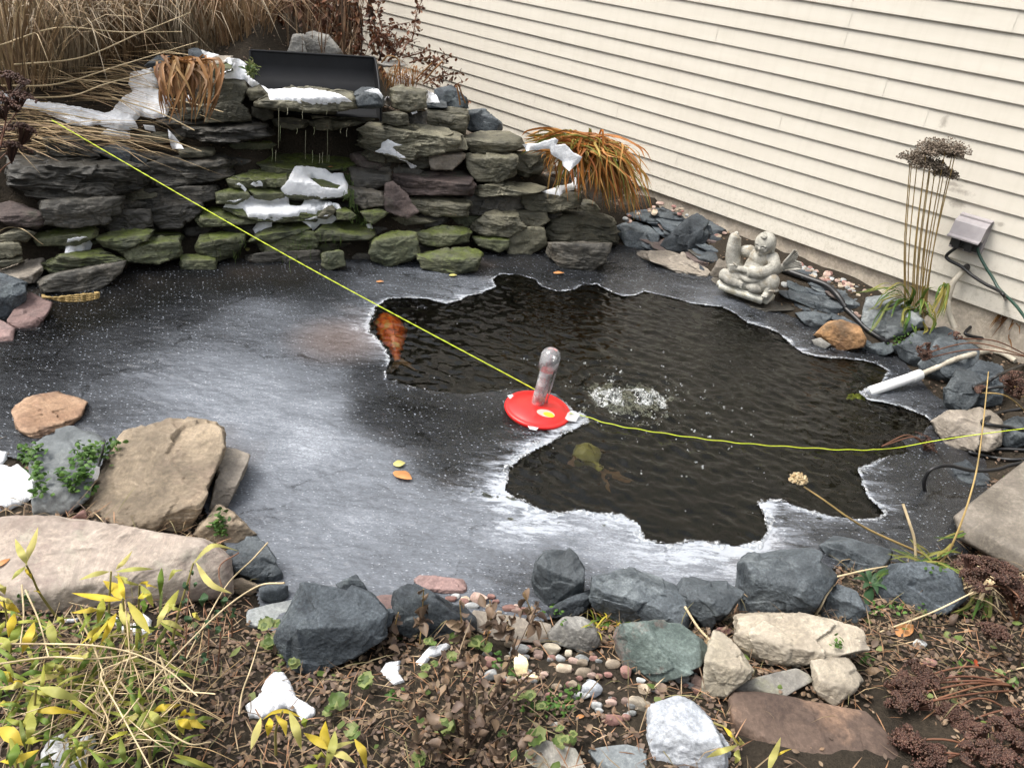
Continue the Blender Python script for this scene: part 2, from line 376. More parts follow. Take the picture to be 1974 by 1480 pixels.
# ------------------------------------------------------------------ rocks
MATS = dict(
 sl=rock_mat('olive_slate', (.042, .04, .028), (.105, .098, .068), (.15, .138, .098), moss=.02, bands=.9, scale=8, rough=.6),
 sd=rock_mat('dark_slate', (.022, .021, .018), (.06, .055, .046), (.098, .087, .07), moss=-.16, bands=1.2, scale=8, rough=.5),
 sp=rock_mat('purple_slate', (.045, .034, .032), (.1, .075, .068), (.06, .062, .045), moss=-.2, bands=.8, scale=7),
 sm=rock_mat('mossy_slate', (.035, .04, .024), (.085, .088, .05), (.12, .12, .075), moss=.3, bands=.8, scale=8, rough=.62, mosscol=((.045, .055, .012), (.11, .14, .022))),
 bs=rock_mat('basalt', rough=.62, c1=(.028, .034, .039), c2=(.07, .081, .089), c3=(.118, .133, .14), speck=.4, scale=10, bump=.7),
 bd=rock_mat('dark_basalt', (.022, .027, .032), (.062, .073, .083), (.09, .105, .11), speck=.4, scale=10, bump=.7),
 br=rock_mat('green_red_basalt', (.045, .06, .055), (.1, .125, .115), (.13, .065, .055), speck=.35, scale=9, bump=.6),
 bg=rock_mat('blue_grey_slab', (.09, .1, .105), (.17, .185, .19), (.22, .23, .225), speck=.2, scale=7, bump=.35),
 tn=rock_mat('tan_sandstone', (.105, .082, .057), (.225, .178, .125), (.15, .11, .08), speck=.2, scale=6, bump=.55, bands=.5),
 tk=rock_mat('taupe_stone', (.13, .112, .09), (.235, .205, .17), (.17, .145, .12), speck=.2, scale=6, bump=.4),
 ps=rock_mat('pinkish_sandstone', (.18, .145, .12), (.3, .255, .215), (.15, .11, .098), speck=.18, scale=5, bump=.45, lichen=(.34, .32, .255)),
 orr=rock_mat('orange_sandstone', (.22, .125, .075), (.38, .25, .16), (.13, .09, .07), speck=.2, scale=8, bump=.5),
 ls=rock_mat('cream_limestone', (.18, .152, .116), (.335, .293, .23), (.13, .112, .093), speck=.15, scale=7, bump=.6),
 lc=rock_mat('pale_limestone', (.27, .236, .178), (.42, .375, .293), (.28, .24, .185), speck=.1, scale=7, bump=.5),
 gr=rock_mat('pale_granite', (.16, .172, .19), (.32, .335, .36), (.11, .118, .125), speck=.25, scale=9, bump=.5),
 gy=rock_mat('grey_stone', (.16, .155, .145), (.3, .29, .265), (.2, .19, .17), speck=.25, scale=8, bump=.4),
 fl=rock_mat('brown_flagstone', (.055, .036, .028), (.12, .082, .062), (.24, .15, .1), speck=.25, scale=5, bump=.4),
 fg=rock_mat('grey_flagstone', (.16, .15, .135), (.3, .285, .25), (.2, .2, .12), speck=.2, scale=7, bump=.4, moss=-.1),
 am=rock_mat('amber_boulder', (.085, .045, .022), (.29, .165, .075), (.06, .05, .035), speck=.25, scale=5, bump=.35, moss=-.28),
 pu=rock_mat('purple_flat_stone', (.1, .065, .06), (.19, .125, .115), (.12, .09, .085), speck=.2, scale=6, bump=.5),
 pp=rock_mat('pink_pebble', (.14, .09, .075), (.29, .21, .175), speck=.15, scale=14, bump=.2, vary=.45),
 pt=rock_mat('tan_pebble', (.18, .14, .1), (.34, .28, .21), speck=.15, scale=14, bump=.2, vary=.4),
 pg=rock_mat('grey_pebble', (.14, .145, .145), (.28, .285, .28), speck=.2, scale=14, bump=.2, vary=.45),
 pr=rock_mat('red_pebble', (.11, .055, .048), (.22, .12, .1), speck=.15, scale=14, bump=.2, vary=.3),
 py=rock_mat('yellow_pebble', (.5, .4, .22), (.68, .58, .36), speck=.12, scale=14, bump=.2, vary=.2),
)
def hull2(P):
    P = sorted(set(map(tuple, P)))
    def half(Q):
        h = []
        for p in Q:
            while len(h) > 1 and (h[-1][0]-h[-2][0])*(p[1]-h[-2][1])-(h[-1][1]-h[-2][1])*(p[0]-h[-2][0]) <= 0: h.pop()
            h.append(p)
        return h
    a, b_ = half(P), half(P[::-1]); return a[:-1]+b_[:-1]
Z3 = np.array([0, 0, 1.])
def rock(name, m, poly, q=.6, c=6, s=34, dd=0., seed=0, st=0., lvl=None, dz=0., tf=12., tt=6., cut=1., rough=1., base=None, at=None, len_=None, bedtilt=(0, 0), minor=10, grow=1.04, chip=1.):
    rs = np.random.RandomState(seed+11)
    _pc = np.mean(poly, 0); poly = [tuple(_pc+(np.array(p)-_pc)*grow) for p in poly]
    H = hull2(poly); A = np.array(H)
    x0, y0 = A.min(0); x1, y1 = A.max(0); cx, cy = A.mean(0)
    bot = A[A[:, 1] > y1-.12*(y1-y0)-1e-6].mean(0)
    P0 = at_y(bot[0], y1, at) if at else on_G(bot[0], y1)
    D = math.hypot(P0[0], P0[1])+dd
    rb = ray(cx, y1); P0 = O0+rb*(D/math.hypot(rb[0], rb[1]))
    z0 = P0[2]+dz
    bdir = np.array([P0[0], P0[1], 0])/D; rdir = np.array([bdir[1], -bdir[0], 0])
    tan = lambda x, y: -ray(x, y)[2]/math.hypot(*ray(x, y)[:2])
    tb, tt_ = tan(cx, y1), tan(cx, y0)
    Hm = D*(tb-tt_); Wd = (x1-x0)/F*D/math.cos(math.atan(tb))
    h = max(.012, q*Hm)
    L = (EYE-z0-h)/max(tt_, .03)-D
    L = max(.55*Wd, min(L*1.02, 2.2*Wd+.1)) if len_ is None else len_
    pl = []
    for i in range(len(H)):
        a, e = H[i], H[(i+1) % len(H)]
        n = np.cross(ray(*a), ray(*e)); n /= np.linalg.norm(n)
        if n@(ray(cx, cy)) > 0: n = -n
        pl.append((n, n@O0))
    nf = -bdir*math.cos(R(tf))+Z3*math.sin(R(tf)); nf = nf+rdir*rs.uniform(-.18, .18); nf /= np.linalg.norm(nf)
    pl.append((nf, nf@P0))
    ntop = Z3*math.cos(R(tt))-bdir*math.sin(R(tt))+rdir*rs.uniform(-.1, .1); ntop /= np.linalg.norm(ntop)
    top = P0+bdir*(L*.5); top[2] = z0+h
    pl.append((ntop, ntop@top)); pl.append((bdir, bdir@(P0+bdir*L))); pl.append((-Z3, -(z0-min(.08, .6*h+.02))))
    Nn = np.array([p[0] for p in pl]); Cc = np.array([p[1] for p in pl])
    C = P0+bdir*L*.4; C[2] = z0+h*.5; step = .3*min(Wd, L)
    for k in range(160):
        d = Cc-Nn@C; i = np.argmin(d); C = C-Nn[i]*step*.35; step *= .965
    d = Cc-Nn@C; d = np.maximum(d, .03*Wd)
    psize = max(x1-x0, y1-y0)
    l = lvl or (4 if psize < 34 else 5 if psize < 80 else 6 if psize < 200 else 7)
    dirs, fc = ICO(l)
    sc = np.array([Wd*.5, min(L, Wd*1.5)*.5, max(h, .25*Wd)*.5]); B3 = np.stack([rdir, bdir, Z3])
    dirs = (dirs*sc)@B3
    ns = len(H)
    def cast(Nn, d, p):
        a = np.maximum(dirs@Nn.T/d, 0)
        b_ = (a[:, ns:]**p).sum(1)**(1/p); c_ = (a[:, :ns]**70).sum(1)**(1/70)
        pe = max(p, 30); return 1/((b_**pe+c_**pe)**(1/pe))
    if c:
        t = cast(Nn, d, 60); V = dirs*t[:, None]; ex = []
        vd = -(C-O0)/np.linalg.norm(C-O0)
        for k in range(c+int(minor)):
            n = vd*rs.uniform(.25, 1)+rs.normal(size=3)*(.55 if k < c else .6); n /= np.linalg.norm(n)
            if n@vd < .15: continue
            ex.append((n, (V@n).max()*(1-cut*(rs.uniform(.05, .2) if k < c else rs.uniform(0, .07)))))
        for k in range(2):
            n = bdir+Z3*rs.uniform(0, .8)+rdir*rs.uniform(-.8, .8); n /= np.linalg.norm(n); ex.append((n, (V@n).max()*.85))
        Nn = np.concatenate([Nn, [e[0] for e in ex]]); d = np.concatenate([d, [e[1] for e in ex]])
    V = dirs*cast(Nn, d, s)[:, None]
    size = math.sqrt(Wd*max(h, .3*Wd)); rad = V/np.linalg.norm(V, axis=1)[:, None]
    off = rs.uniform(0, 90, 3)
    dsp = fbm(V*2.2/size+off, 3)*.03*size*rough
    w3 = V*5/size+off+fbm(V*3/size+off, 2)[:, None]*.7
    dsp += (fbm(w3, 4, True)-.6)*.016*size*rough+fbm(V*26/size+off, 2)*.006*size*rough
    V = V+rad*dsp[:, None]
    if chip and s >= 16 and l >= 5:
        nc = 26; sdp = V[rs.choice(len(V), nc, replace=False)]; gr_ = rs.normal(0, 1, (nc, 3)); am = rs.normal(0, 1, nc)
        Vw = V+np.stack([fbm(V*4/size+off+q_, 2) for q_ in (3, 7, 11)], 1)*.025*size
        D2_ = ((Vw[:, None]-sdp[None])**2).sum(2); ix = D2_.argmin(1)
        V = V+rad*((am[ix]*.011+np.einsum('ij,ij->i', V-sdp[ix], gr_[ix])/size*.075)*size*chip)[:, None]
    if st:
        bed = Z3+rdir*(rs.uniform(-.12, .12)+bedtilt[0])+bdir*(rs.uniform(-.1, .1)+bedtilt[1]); Tk = max(.014, .16*h)
        sv = (V@bed)/Tk; q3 = np.c_[(V@rdir)*1.6/size, (V@bdir)*1.6/size, sv*.55+.25*fbm(V*2/size+off, 2)]+off
        h1 = pnoise(q3)*2.6+pnoise(q3*2.1+5)*.8; fr = h1-np.floor(h1); led = np.floor(h1)+sstep(.72, 1, fr)
        rh = rad*np.array([1, 1, .2]); V = V+rh*(np.clip(led, -3, 3)*st*.034*size)[:, None]
        V = V+rad*(fbm(np.c_[V[:, :2]*5/size, V@bed*26/size]+off, 3)*.011*size*st)[:, None]
    org = C.copy(); org[2] = V[:, 2].min()+C[2]
    o = mesh_np(name, V+C-org, fc, MATS[m]); o.location = org
    return o
NAMES = dict(b='boulder', s='flat_stone', r='rock', f='flagstone', p='pebble', k='stone_block')
CATS = dict(b='boulder', s='flat stone', r='rock', f='flagstone', p='pebble', k='stone block')
def rocks(txt, group, grow=1.04):
    lays = {'sl', 'sd', 'sm', 'sp'}
    for k, line in enumerate(t for t in txt.strip().split('\n') if t.strip()):
        head, fr, pts, label = [t.strip() for t in line.split('|')]
        h = head.split(); kw = {}
        for t in h[2:]:
            a, v = t.split('='); kw[a] = float(v)
        kw['c'] = int(kw.get('c', 6)); seed = int(kw.pop('seed', 0)) or (sum(map(ord, label)) % 997)
        kw['seed'] = seed
        if h[1] in ('bs', 'bd', 'br'): kw.setdefault('chip', 1.25); kw.setdefault('rough', .55); kw['c'] += 4; kw.setdefault('s', 60); kw.setdefault('cut', 1.35)
        if h[1] in lays: kw.setdefault('st', .55); kw.setdefault('tt', 3.)
        kw.setdefault('grow', grow)
        o = rock(NAMES[h[0]], h[1], PX(fr, pts), **kw); tag(o, label, CATS[h[0]], group)
rocks('''
k sl q=.8 c=7 at=4.55 | B | 455,515 520,500 650,515 648,610 560,638 470,610 | squarish tan green stone right of the black trough, moss on its side
r sl q=.8 | B | 405,650 510,635 545,660 550,710 480,720 405,695 | small olive block under the squarish tan green stone
r sd q=1 dd=.05 | B | 545,650 600,640 655,640 655,725 600,730 550,715 | dark stone in the gap between two olive blocks near the trough
k sl q=.7 c=7 at=4.68 | B | 665,625 760,612 885,630 885,700 860,760 700,735 655,720 655,660 | smooth olive green block next to the blue grey stone by the siding
r bs q=.8 dd=.12 at=4.95 | B | 890,635 985,630 1080,705 1080,740 945,755 890,730 | blue grey stone against the siding at the top of the rock stack
s sl q=.75 st=1.2 c=5 | B | 300,740 360,705 520,735 740,735 830,770 860,850 700,870 560,900 400,870 300,830 | long layered slab with orange lichen streak and snow on its left end
r sl q=1 dd=.06 st=1 | B | 540,860 690,860 690,955 590,955 530,900 | thin ragged stone under the long lichen slab
b sl q=.6 s=12 c=4 | B | 870,785 960,755 1110,750 1190,790 1200,840 1130,870 960,885 885,840 | rounded lens shaped stone left of the orange grass
r tk q=.75 | B | 690,865 880,870 865,910 800,965 690,965 680,905 | small light tan stone with a flat pinkish top in the rock stack
k sl q=.8 c=7 | B | 885,885 1040,880 1165,890 1160,990 1070,1040 950,1030 905,960 | wedge shaped olive stone directly below the lens shaped stone
r sl q=.9 dd=.05 | B | 1150,870 1340,875 1355,930 1300,990 1180,985 1150,900 | shaded green stone half under the orange grass
s sp q=.7 s=14 st=.6 | B | 220,885 330,865 480,880 550,930 540,960 400,975 280,950 | purplish lens shaped stone with snow on its upper edge, right of the cascade
r sd q=.7 dd=.04 | B | 230,960 340,975 440,985 445,1040 350,1085 240,1070 | charcoal stone under the purplish lens shaped stone
r sd q=.7 dd=.02 | B | 220,1065 330,1080 420,1100 420,1170 300,1185 230,1150 | lower charcoal stone beside the mossy streak of the cascade
s sp q=.55 c=5 st=.5 | B | 455,1010 520,965 740,965 900,985 915,1040 880,1110 700,1110 540,1110 470,1060 | broad dark purple slab with a pale right end in the middle of the stack
r sp q=1 c=4 | B | 425,1050 470,1040 530,1100 600,1200 545,1240 430,1200 415,1120 | purplish stone standing on edge, leaning against the broad purple slab
s sl q=.6 st=.8 | B | 550,1130 700,1115 870,1140 895,1165 860,1230 700,1235 600,1200 | olive slab under the broad dark purple slab
s sl q=.6 st=.8 c=4 | B | 910,1070 1030,1050 1250,1045 1340,1075 1250,1110 1000,1120 920,1110 | thin long flat slab between wedge stone and the snowy low stone
s sl q=.8 c=4 st=.7 | B | 1210,1105 1380,1090 1530,1110 1525,1170 1380,1210 1240,1200 1205,1160 | low oblong stone with the lower right snow patch on it
r sd q=1 dd=.1 | B | 880,1125 1060,1110 1220,1110 1210,1190 1050,1225 880,1230 | dark recessed stone in the shadow under the thin long slab
s sl q=.65 st=1.1 c=5 | B | 895,1305 1000,1220 1110,1180 1160,1195 1215,1300 1150,1345 1000,1340 | peaked layered stone left of the big ridged boulder
r sl q=.8 dd=.03 | B | 1165,1200 1330,1210 1350,1260 1270,1305 1215,1300 1180,1240 | grey green stone tucked between the peaked stone and ridged boulder
k sl q=1 dd=.04 c=4 | B | 1130,1310 1330,1300 1335,1400 1250,1450 1130,1440 | square dark stone just above the ice left of the ridged boulder
r sm q=.65 | B | 920,1350 1000,1340 1125,1365 1120,1420 1050,1435 940,1390 | small stone half pinkish half mossy, under the peaked layered stone
r sm q=.6 st=.4 | B | 620,1330 720,1300 870,1295 905,1330 880,1380 740,1410 640,1390 | mossy stone in deep shade under the olive slab
b sl q=.75 st=1.6 c=4 s=14 | B | 1340,1270 1390,1215 1560,1200 1690,1250 1755,1360 1700,1405 1570,1420 1400,1390 1340,1330 | big rounded boulder with wavy ridges at the right end of the rock stack
b sd q=1 s=10 c=3 dd=.05 | B | 1370,1390 1700,1395 1660,1500 1560,1560 1440,1540 1360,1450 | dark rounded boulder at the waterline under the big ridged boulder
s sm q=.6 | B | 610,1450 760,1430 900,1410 965,1450 930,1540 740,1560 650,1530 | flat stone with bright green moss at the waterline
r sl q=.7 dd=.05 st=.8 | M | 1460,725 1560,725 1600,790 1580,830 1460,800 | little flaky stone resting on top of the ridged boulder
b tk q=1 s=8 c=3 dd=.1 at=4.62 | M | 1520,560 1600,460 1700,480 1740,600 1730,700 1600,735 1530,690 | rounded brown grey stone hidden under the hanging orange grass
s sl q=.5 at=4.31 st=.4 c=2 | L | 555,645 640,600 800,520 1100,525 1350,560 1425,640 1410,690 1250,720 1000,720 700,700 560,680 | thin wide spill slab in front of the black trough under a snow sheet
r bs q=.7 c=6 at=4.33 | L | 1420,650 1440,560 1500,510 1600,520 1680,600 1670,680 1560,700 1470,690 | blue grey stone with a cap of snow at the right end of the spill slab
r sl q=.9 | L | 500,690 690,700 680,790 600,810 510,770 | olive stone under the left end of the spill slab
s sl q=.5 dd=.03 | L | 690,800 850,785 1010,810 980,870 860,890 720,860 | small hanging slab under the spill slab, left of centre
s sl q=.5 dd=.02 | L | 1030,820 1250,770 1450,750 1610,755 1590,810 1400,850 1260,890 1110,890 | longer hanging slab under the spill slab, right of centre
r sl q=.9 dd=.05 | L | 1030,725 1250,715 1260,765 1050,795 | thin wedge stone squeezed directly under the spill slab
k sm q=1 dd=.3 c=3 | L | 990,960 1240,960 1240,1160 1000,1160 | dim green stone at the back of the dark hollow behind the fall
s sm q=.5 | N | 470,280 640,230 850,250 860,320 650,345 490,320 | mossy step stone at the left foot of the dark hollow
r sm q=.6 | N | 750,290 930,250 920,370 760,370 | small mossy stone just left of the cascade snow
r sm q=.6 | N | 315,420 420,375 590,370 590,460 480,520 320,510 | mossy stone with a small snow dab on its right corner
r sm q=.5 | N | 600,390 760,370 900,390 900,460 780,490 660,470 | mossy stone with a crack, above the left arm of the cascade snow
s sm q=.4 st=.4 | N | 155,660 210,570 380,550 560,580 730,660 620,690 400,710 200,720 | flat mossy slab under the yellow line, left of the cascade snow
r sm q=.65 st=.5 | N | 175,800 300,770 560,790 540,860 470,900 460,980 320,1005 170,970 150,900 | shaggy mossy stone low at the left side of the cascade
s sm q=.45 st=.5 | N | 595,850 690,770 860,670 1020,670 1140,740 1050,770 880,830 750,870 | broad mossy ledge in the centre of the cascade just below the snow
s sm q=.9 st=1.3 dd=.06 | N | 690,870 1100,760 1190,790 1180,940 1000,970 780,960 | stepped dark green stone below the broad central ledge
s sm q=.4 st=.3 | N | 1190,790 1280,700 1480,680 1680,740 1700,790 1640,835 1450,840 1230,850 | wide mossy ledge with a thin crack at the right of the cascade
r sm q=.6 | N | 1370,580 1450,550 1540,620 1490,660 1380,655 | small flat mossy stone right of the snow tongue
r sl q=.7 | N | 1200,640 1280,550 1340,530 1360,590 1290,645 | little pointed stone poking out of the cascade snow
s sm q=.35 dz=.01 | N | 890,400 950,220 1250,210 1460,300 1470,450 1200,470 960,460 | upper cascade slab mostly covered by snow, a mossy oval showing
s sm q=.4 | N | 400,560 900,480 1200,480 1370,560 1200,670 650,680 | lower cascade slab buried under the widest snow patch
r sm q=.7 | N | 1590,590 1750,560 1830,600 1700,690 1640,670 | mossy stone between the cascade and the leaning purplish stone
b sm q=1 s=8 c=2 | N | 1250,960 1420,930 1440,1060 1300,1110 1240,1060 | round mossy hump in the dark opening at the cascade foot
s sm q=.6 | N | 0,970 180,970 300,1010 290,1100 0,1100 | low wet brown stone at the waterline left of the cascade
r sd q=1 dd=.08 | N | 560,980 780,950 1200,930 1190,1090 700,1090 580,1060 | black wet stone at the foot of the cascade centre
k sm q=.75 c=7 | N | 1690,860 1760,790 1900,760 2060,790 2080,960 2010,1010 1850,1070 1690,1010 | mossy block with a bright green top at the right foot of the cascade
s sd q=.7 st=1.5 c=4 | A | 65,900 300,880 620,920 820,985 810,1070 600,1110 400,1140 180,1120 70,1060 | very long layered dark slab on top of the left stack
s sd q=.75 st=1.5 c=4 dd=.03 | A | 820,940 1000,900 1250,880 1340,920 1310,1000 1100,1060 830,1070 | layered blackish slab right of the very long slab
s sd q=.7 st=1.4 | A | 1050,715 1250,700 1500,710 1520,770 1350,810 1180,805 1060,745 | layered dark slab under the olive block, left of the fall
r sl q=.6 | A | 1020,850 1220,840 1210,890 1040,905 | small flat stone beneath dangling straw left of the fall
s bs q=.45 c=5 | A | 440,770 580,770 740,850 820,910 790,945 650,910 500,850 | smooth blue slab slanting down under the straw, yellow line across it
r sd q=.8 dd=.08 | A | 260,790 430,780 560,890 300,890 | shaded dark stone behind the very long layered slab
b sp q=.6 s=12 c=4 | A | 0,1150 80,1160 230,1210 265,1260 200,1305 50,1280 -40,1240 -40,1180 | rounded brown boulder at the left photo edge under the long slab
k sd q=.85 c=5 | A | 245,1150 500,1120 690,1130 680,1220 560,1280 400,1300 270,1270 | big plain dark block under the very long layered slab
r sl q=.6 | A | 0,1345 100,1300 200,1330 150,1375 10,1375 | small flat brown stone below the rounded brown boulder
s sm q=.5 dd=.03 | A | 200,1340 400,1290 550,1280 550,1350 430,1400 230,1400 | mossy stone above the snow lump of the left stack
r sl q=.8 | A | -20,1385 110,1380 120,1450 -20,1480 | grey stone at the left edge, two courses above the ice
r sl q=.6 | D | -20,290 120,280 135,310 -20,345 | thin flat stone at the left edge under the grey stone
s sm q=.7 st=1.3 c=4 | D | 270,320 350,270 560,240 700,300 690,325 500,355 300,372 | mossy layered stone carrying the round lump of snow
s sd q=.8 c=4 s=14 | D | 220,410 350,370 570,355 700,310 680,370 560,470 400,480 270,480 | smooth wide grey stone at the ice edge under the mossy layered stone
s tk q=.45 st=.5 | D | 0,365 140,310 260,290 240,350 200,430 100,420 | brownish slab left of the smooth wide grey stone
k bd q=.6 c=6 | D | -40,380 0,380 140,440 140,550 50,625 -40,630 | dark blue grey block at the left edge beside purple flat stones
s pu q=.25 st=.3 | D | 150,495 290,550 265,610 200,690 60,690 50,640 140,560 | purplish flat stone beside the dark blue grey block
s pu q=.25 st=.3 | D | -40,640 10,650 80,690 70,760 -40,770 | lower purplish flat stone touching the left edge of the photo
s sd q=.6 c=5 st=.8 | A | 840,1210 1000,1110 1140,1110 1150,1200 1040,1290 900,1310 | tilted dark slab with dry grass tuft hanging over it
r sm q=.5 | D | 560,170 700,110 870,130 830,190 680,245 590,220 | bright mossy stone behind the mossy layered stone
s sm q=.7 st=.6 c=4 | D | 700,255 830,180 1010,170 1020,280 870,315 740,305 | mossy dark stone with reddish spots right at the ice
r sd q=1 dd=.08 | A | 680,1110 900,1080 1230,1060 1240,1130 900,1210 760,1190 | blackish stone in shade under the layered slabs
r sd q=1 dd=.06 | A | 560,1270 700,1200 850,1200 860,1290 680,1340 | dark stone between the plain dark block and the tilted slab
k sl q=.75 c=5 | A | 1160,470 1230,450 1390,450 1405,500 1370,585 1250,585 1165,540 | olive block left of the black trough, snow above it
r sl q=.7 | A | 1410,510 1480,490 1545,560 1500,585 1430,570 | small stone sloping beside the left end of the spill slab
r sl q=.9 | A | 1170,600 1330,580 1400,620 1420,690 1180,695 | shaded stone directly under the olive block
r sl q=.8 | A | 1040,620 1140,615 1155,675 1040,685 | small stone behind the hanging brown leaves
r bd q=.8 at=4.62 | A | 1080,290 1130,280 1170,320 1160,385 1080,375 | dark round stone among the dead reeds beside a snow patch
s tk q=.4 at=4.55 | A | 1180,335 1240,320 1330,320 1300,360 1200,372 | flat tan stone on top of the left stack near the trough
r sm q=.7 at=4.45 | A | 1210,380 1320,365 1325,405 1230,435 | small mossy stone between two snow patches left of the trough
s bd q=.5 at=4.7 | A | 830,375 900,320 970,320 920,390 | dark blue flat stone behind the hanging brown leaves
s gy q=.9 dd=.15 s=12 at=5.05 | L | 930,50 1050,10 1180,40 1320,215 980,210 950,130 | big rounded pale grey slab standing behind the trough
s gy q=.9 dd=.12 at=5.0 | L | 825,190 870,50 940,30 990,200 | narrow grey slab standing beside the big rounded pale slab
s gy q=.4 dd=.1 at=5.0 | L | 1640,280 1850,265 1890,310 1700,325 | flat grey stone right of the trough under dry stems
r bd q=.8 at=4.95 | B | 710,515 800,495 880,560 890,615 780,625 715,575 | blue black stone above the smooth olive block near the siding
s bs q=.3 at=4.75 | B | 640,580 770,575 770,615 650,615 | thin blue stone with snow above it, right of the squarish stone
''', 'stones stacked up in the waterfall wall', 1.09)
rocks('''
r bs q=.6 c=7 | S | 20,200 210,185 340,275 340,380 240,390 100,350 40,260 | slate blue rock next to the big ridged boulder
r bd q=.6 c=7 dd=.08 | S | 255,140 420,45 495,90 500,150 570,150 530,200 345,300 340,220 | dark blue rock near the orange grass, behind the pointed rock
b bd q=.75 c=8 | S | 350,355 500,210 620,130 690,190 720,270 670,350 620,425 450,390 | large pointed dark rock left of the statue
r bd q=.7 dd=.05 | S | 690,320 740,260 810,310 810,360 690,390 | dark small rock in the gap behind the large pointed rock
s bs q=.4 | S | 615,450 700,395 830,345 830,410 750,490 700,500 | flat grey blue stone left of the statue with a pale top
s tk q=.5 | S | 715,570 790,440 845,430 840,560 760,585 | brown slab leaning right behind the statue base
s tk q=.35 st=1.1 c=4 | S | 180,405 430,395 540,430 720,510 700,590 560,590 400,510 250,455 | flat layered brown slab lying at the ice left of the statue
s sd q=.2 st=.8 | S | 700,620 780,600 1280,720 1390,800 1250,860 1060,850 900,770 | flat dark slab carrying the statue at the water edge
s bs q=.45 c=5 st=.3 | S | 1290,710 1340,630 1480,660 1640,740 1740,830 1720,895 1600,860 1420,785 1300,745 | long grey slab right of the statue under the black hose
r bs q=.4 dd=.06 | S | 1500,600 1600,590 1700,680 1730,745 1600,700 | blue grey stone between the black hose and the gravel
r bs q=.5 | S | 1345,850 1480,835 1620,870 1580,930 1500,970 1420,935 | blue rock at the ice just left of the amber boulder
b am q=.75 s=12 c=5 | S | 1480,1010 1580,920 1680,900 1800,930 1850,1040 1830,1090 1680,1125 1590,1085 | rounded amber brown boulder at the water edge
p gy q=.7 s=6 c=2 | S | 1465,1045 1520,1030 1600,1080 1560,1112 1480,1080 | smooth pale grey cobble at the foot of the amber boulder
b bg q=.65 c=6 | O | 340,1200 370,1070 480,1060 600,1090 700,1170 720,1250 600,1290 500,1335 380,1285 | light grey boulder in front of the tall allium stalks
r bs q=.5 | O | 205,1085 310,1060 325,1130 240,1155 | blue grey stone left of the light grey boulder behind the hose
s bs q=.5 c=5 | J | 1210,200 1330,130 1540,80 1575,110 1560,180 1400,260 1330,325 1230,265 | long blue grey rock left of the hose end with a dark upper rim
b bs q=.6 c=7 | J | 1340,300 1450,150 1550,140 1680,220 1660,340 1500,425 1390,405 | blue grey rock directly behind the bend of the white pipe
r bd q=.6 | J | 1560,380 1680,280 1830,310 1810,410 1800,520 1640,560 1590,470 | dark grey rock right of the pipe under the black cord loops
r bs q=.65 c=7 | J | 1485,570 1490,440 1560,340 1650,335 1710,420 1650,530 1590,580 | angular bluish rock between pipe and taupe block
k tk q=.55 c=5 | J | 1410,630 1490,580 1740,545 1800,620 1805,760 1720,800 1590,790 1500,770 | taupe block with a flat top lying under the yellow line
r bs q=.5 | J | 1805,650 1940,595 1990,600 1990,740 1860,790 1805,750 | blue stone at the right photo edge behind the taupe block
r bd q=.3 | J | 1490,890 1600,850 1740,960 1720,1040 1560,1000 | wet black stone under the cord in front of the taupe block
r bd q=.5 | J | 1030,195 1170,170 1195,230 1120,262 1050,235 | small dark stone in the ice right of the amber boulder
''', 'rocks along the house side of the pond')
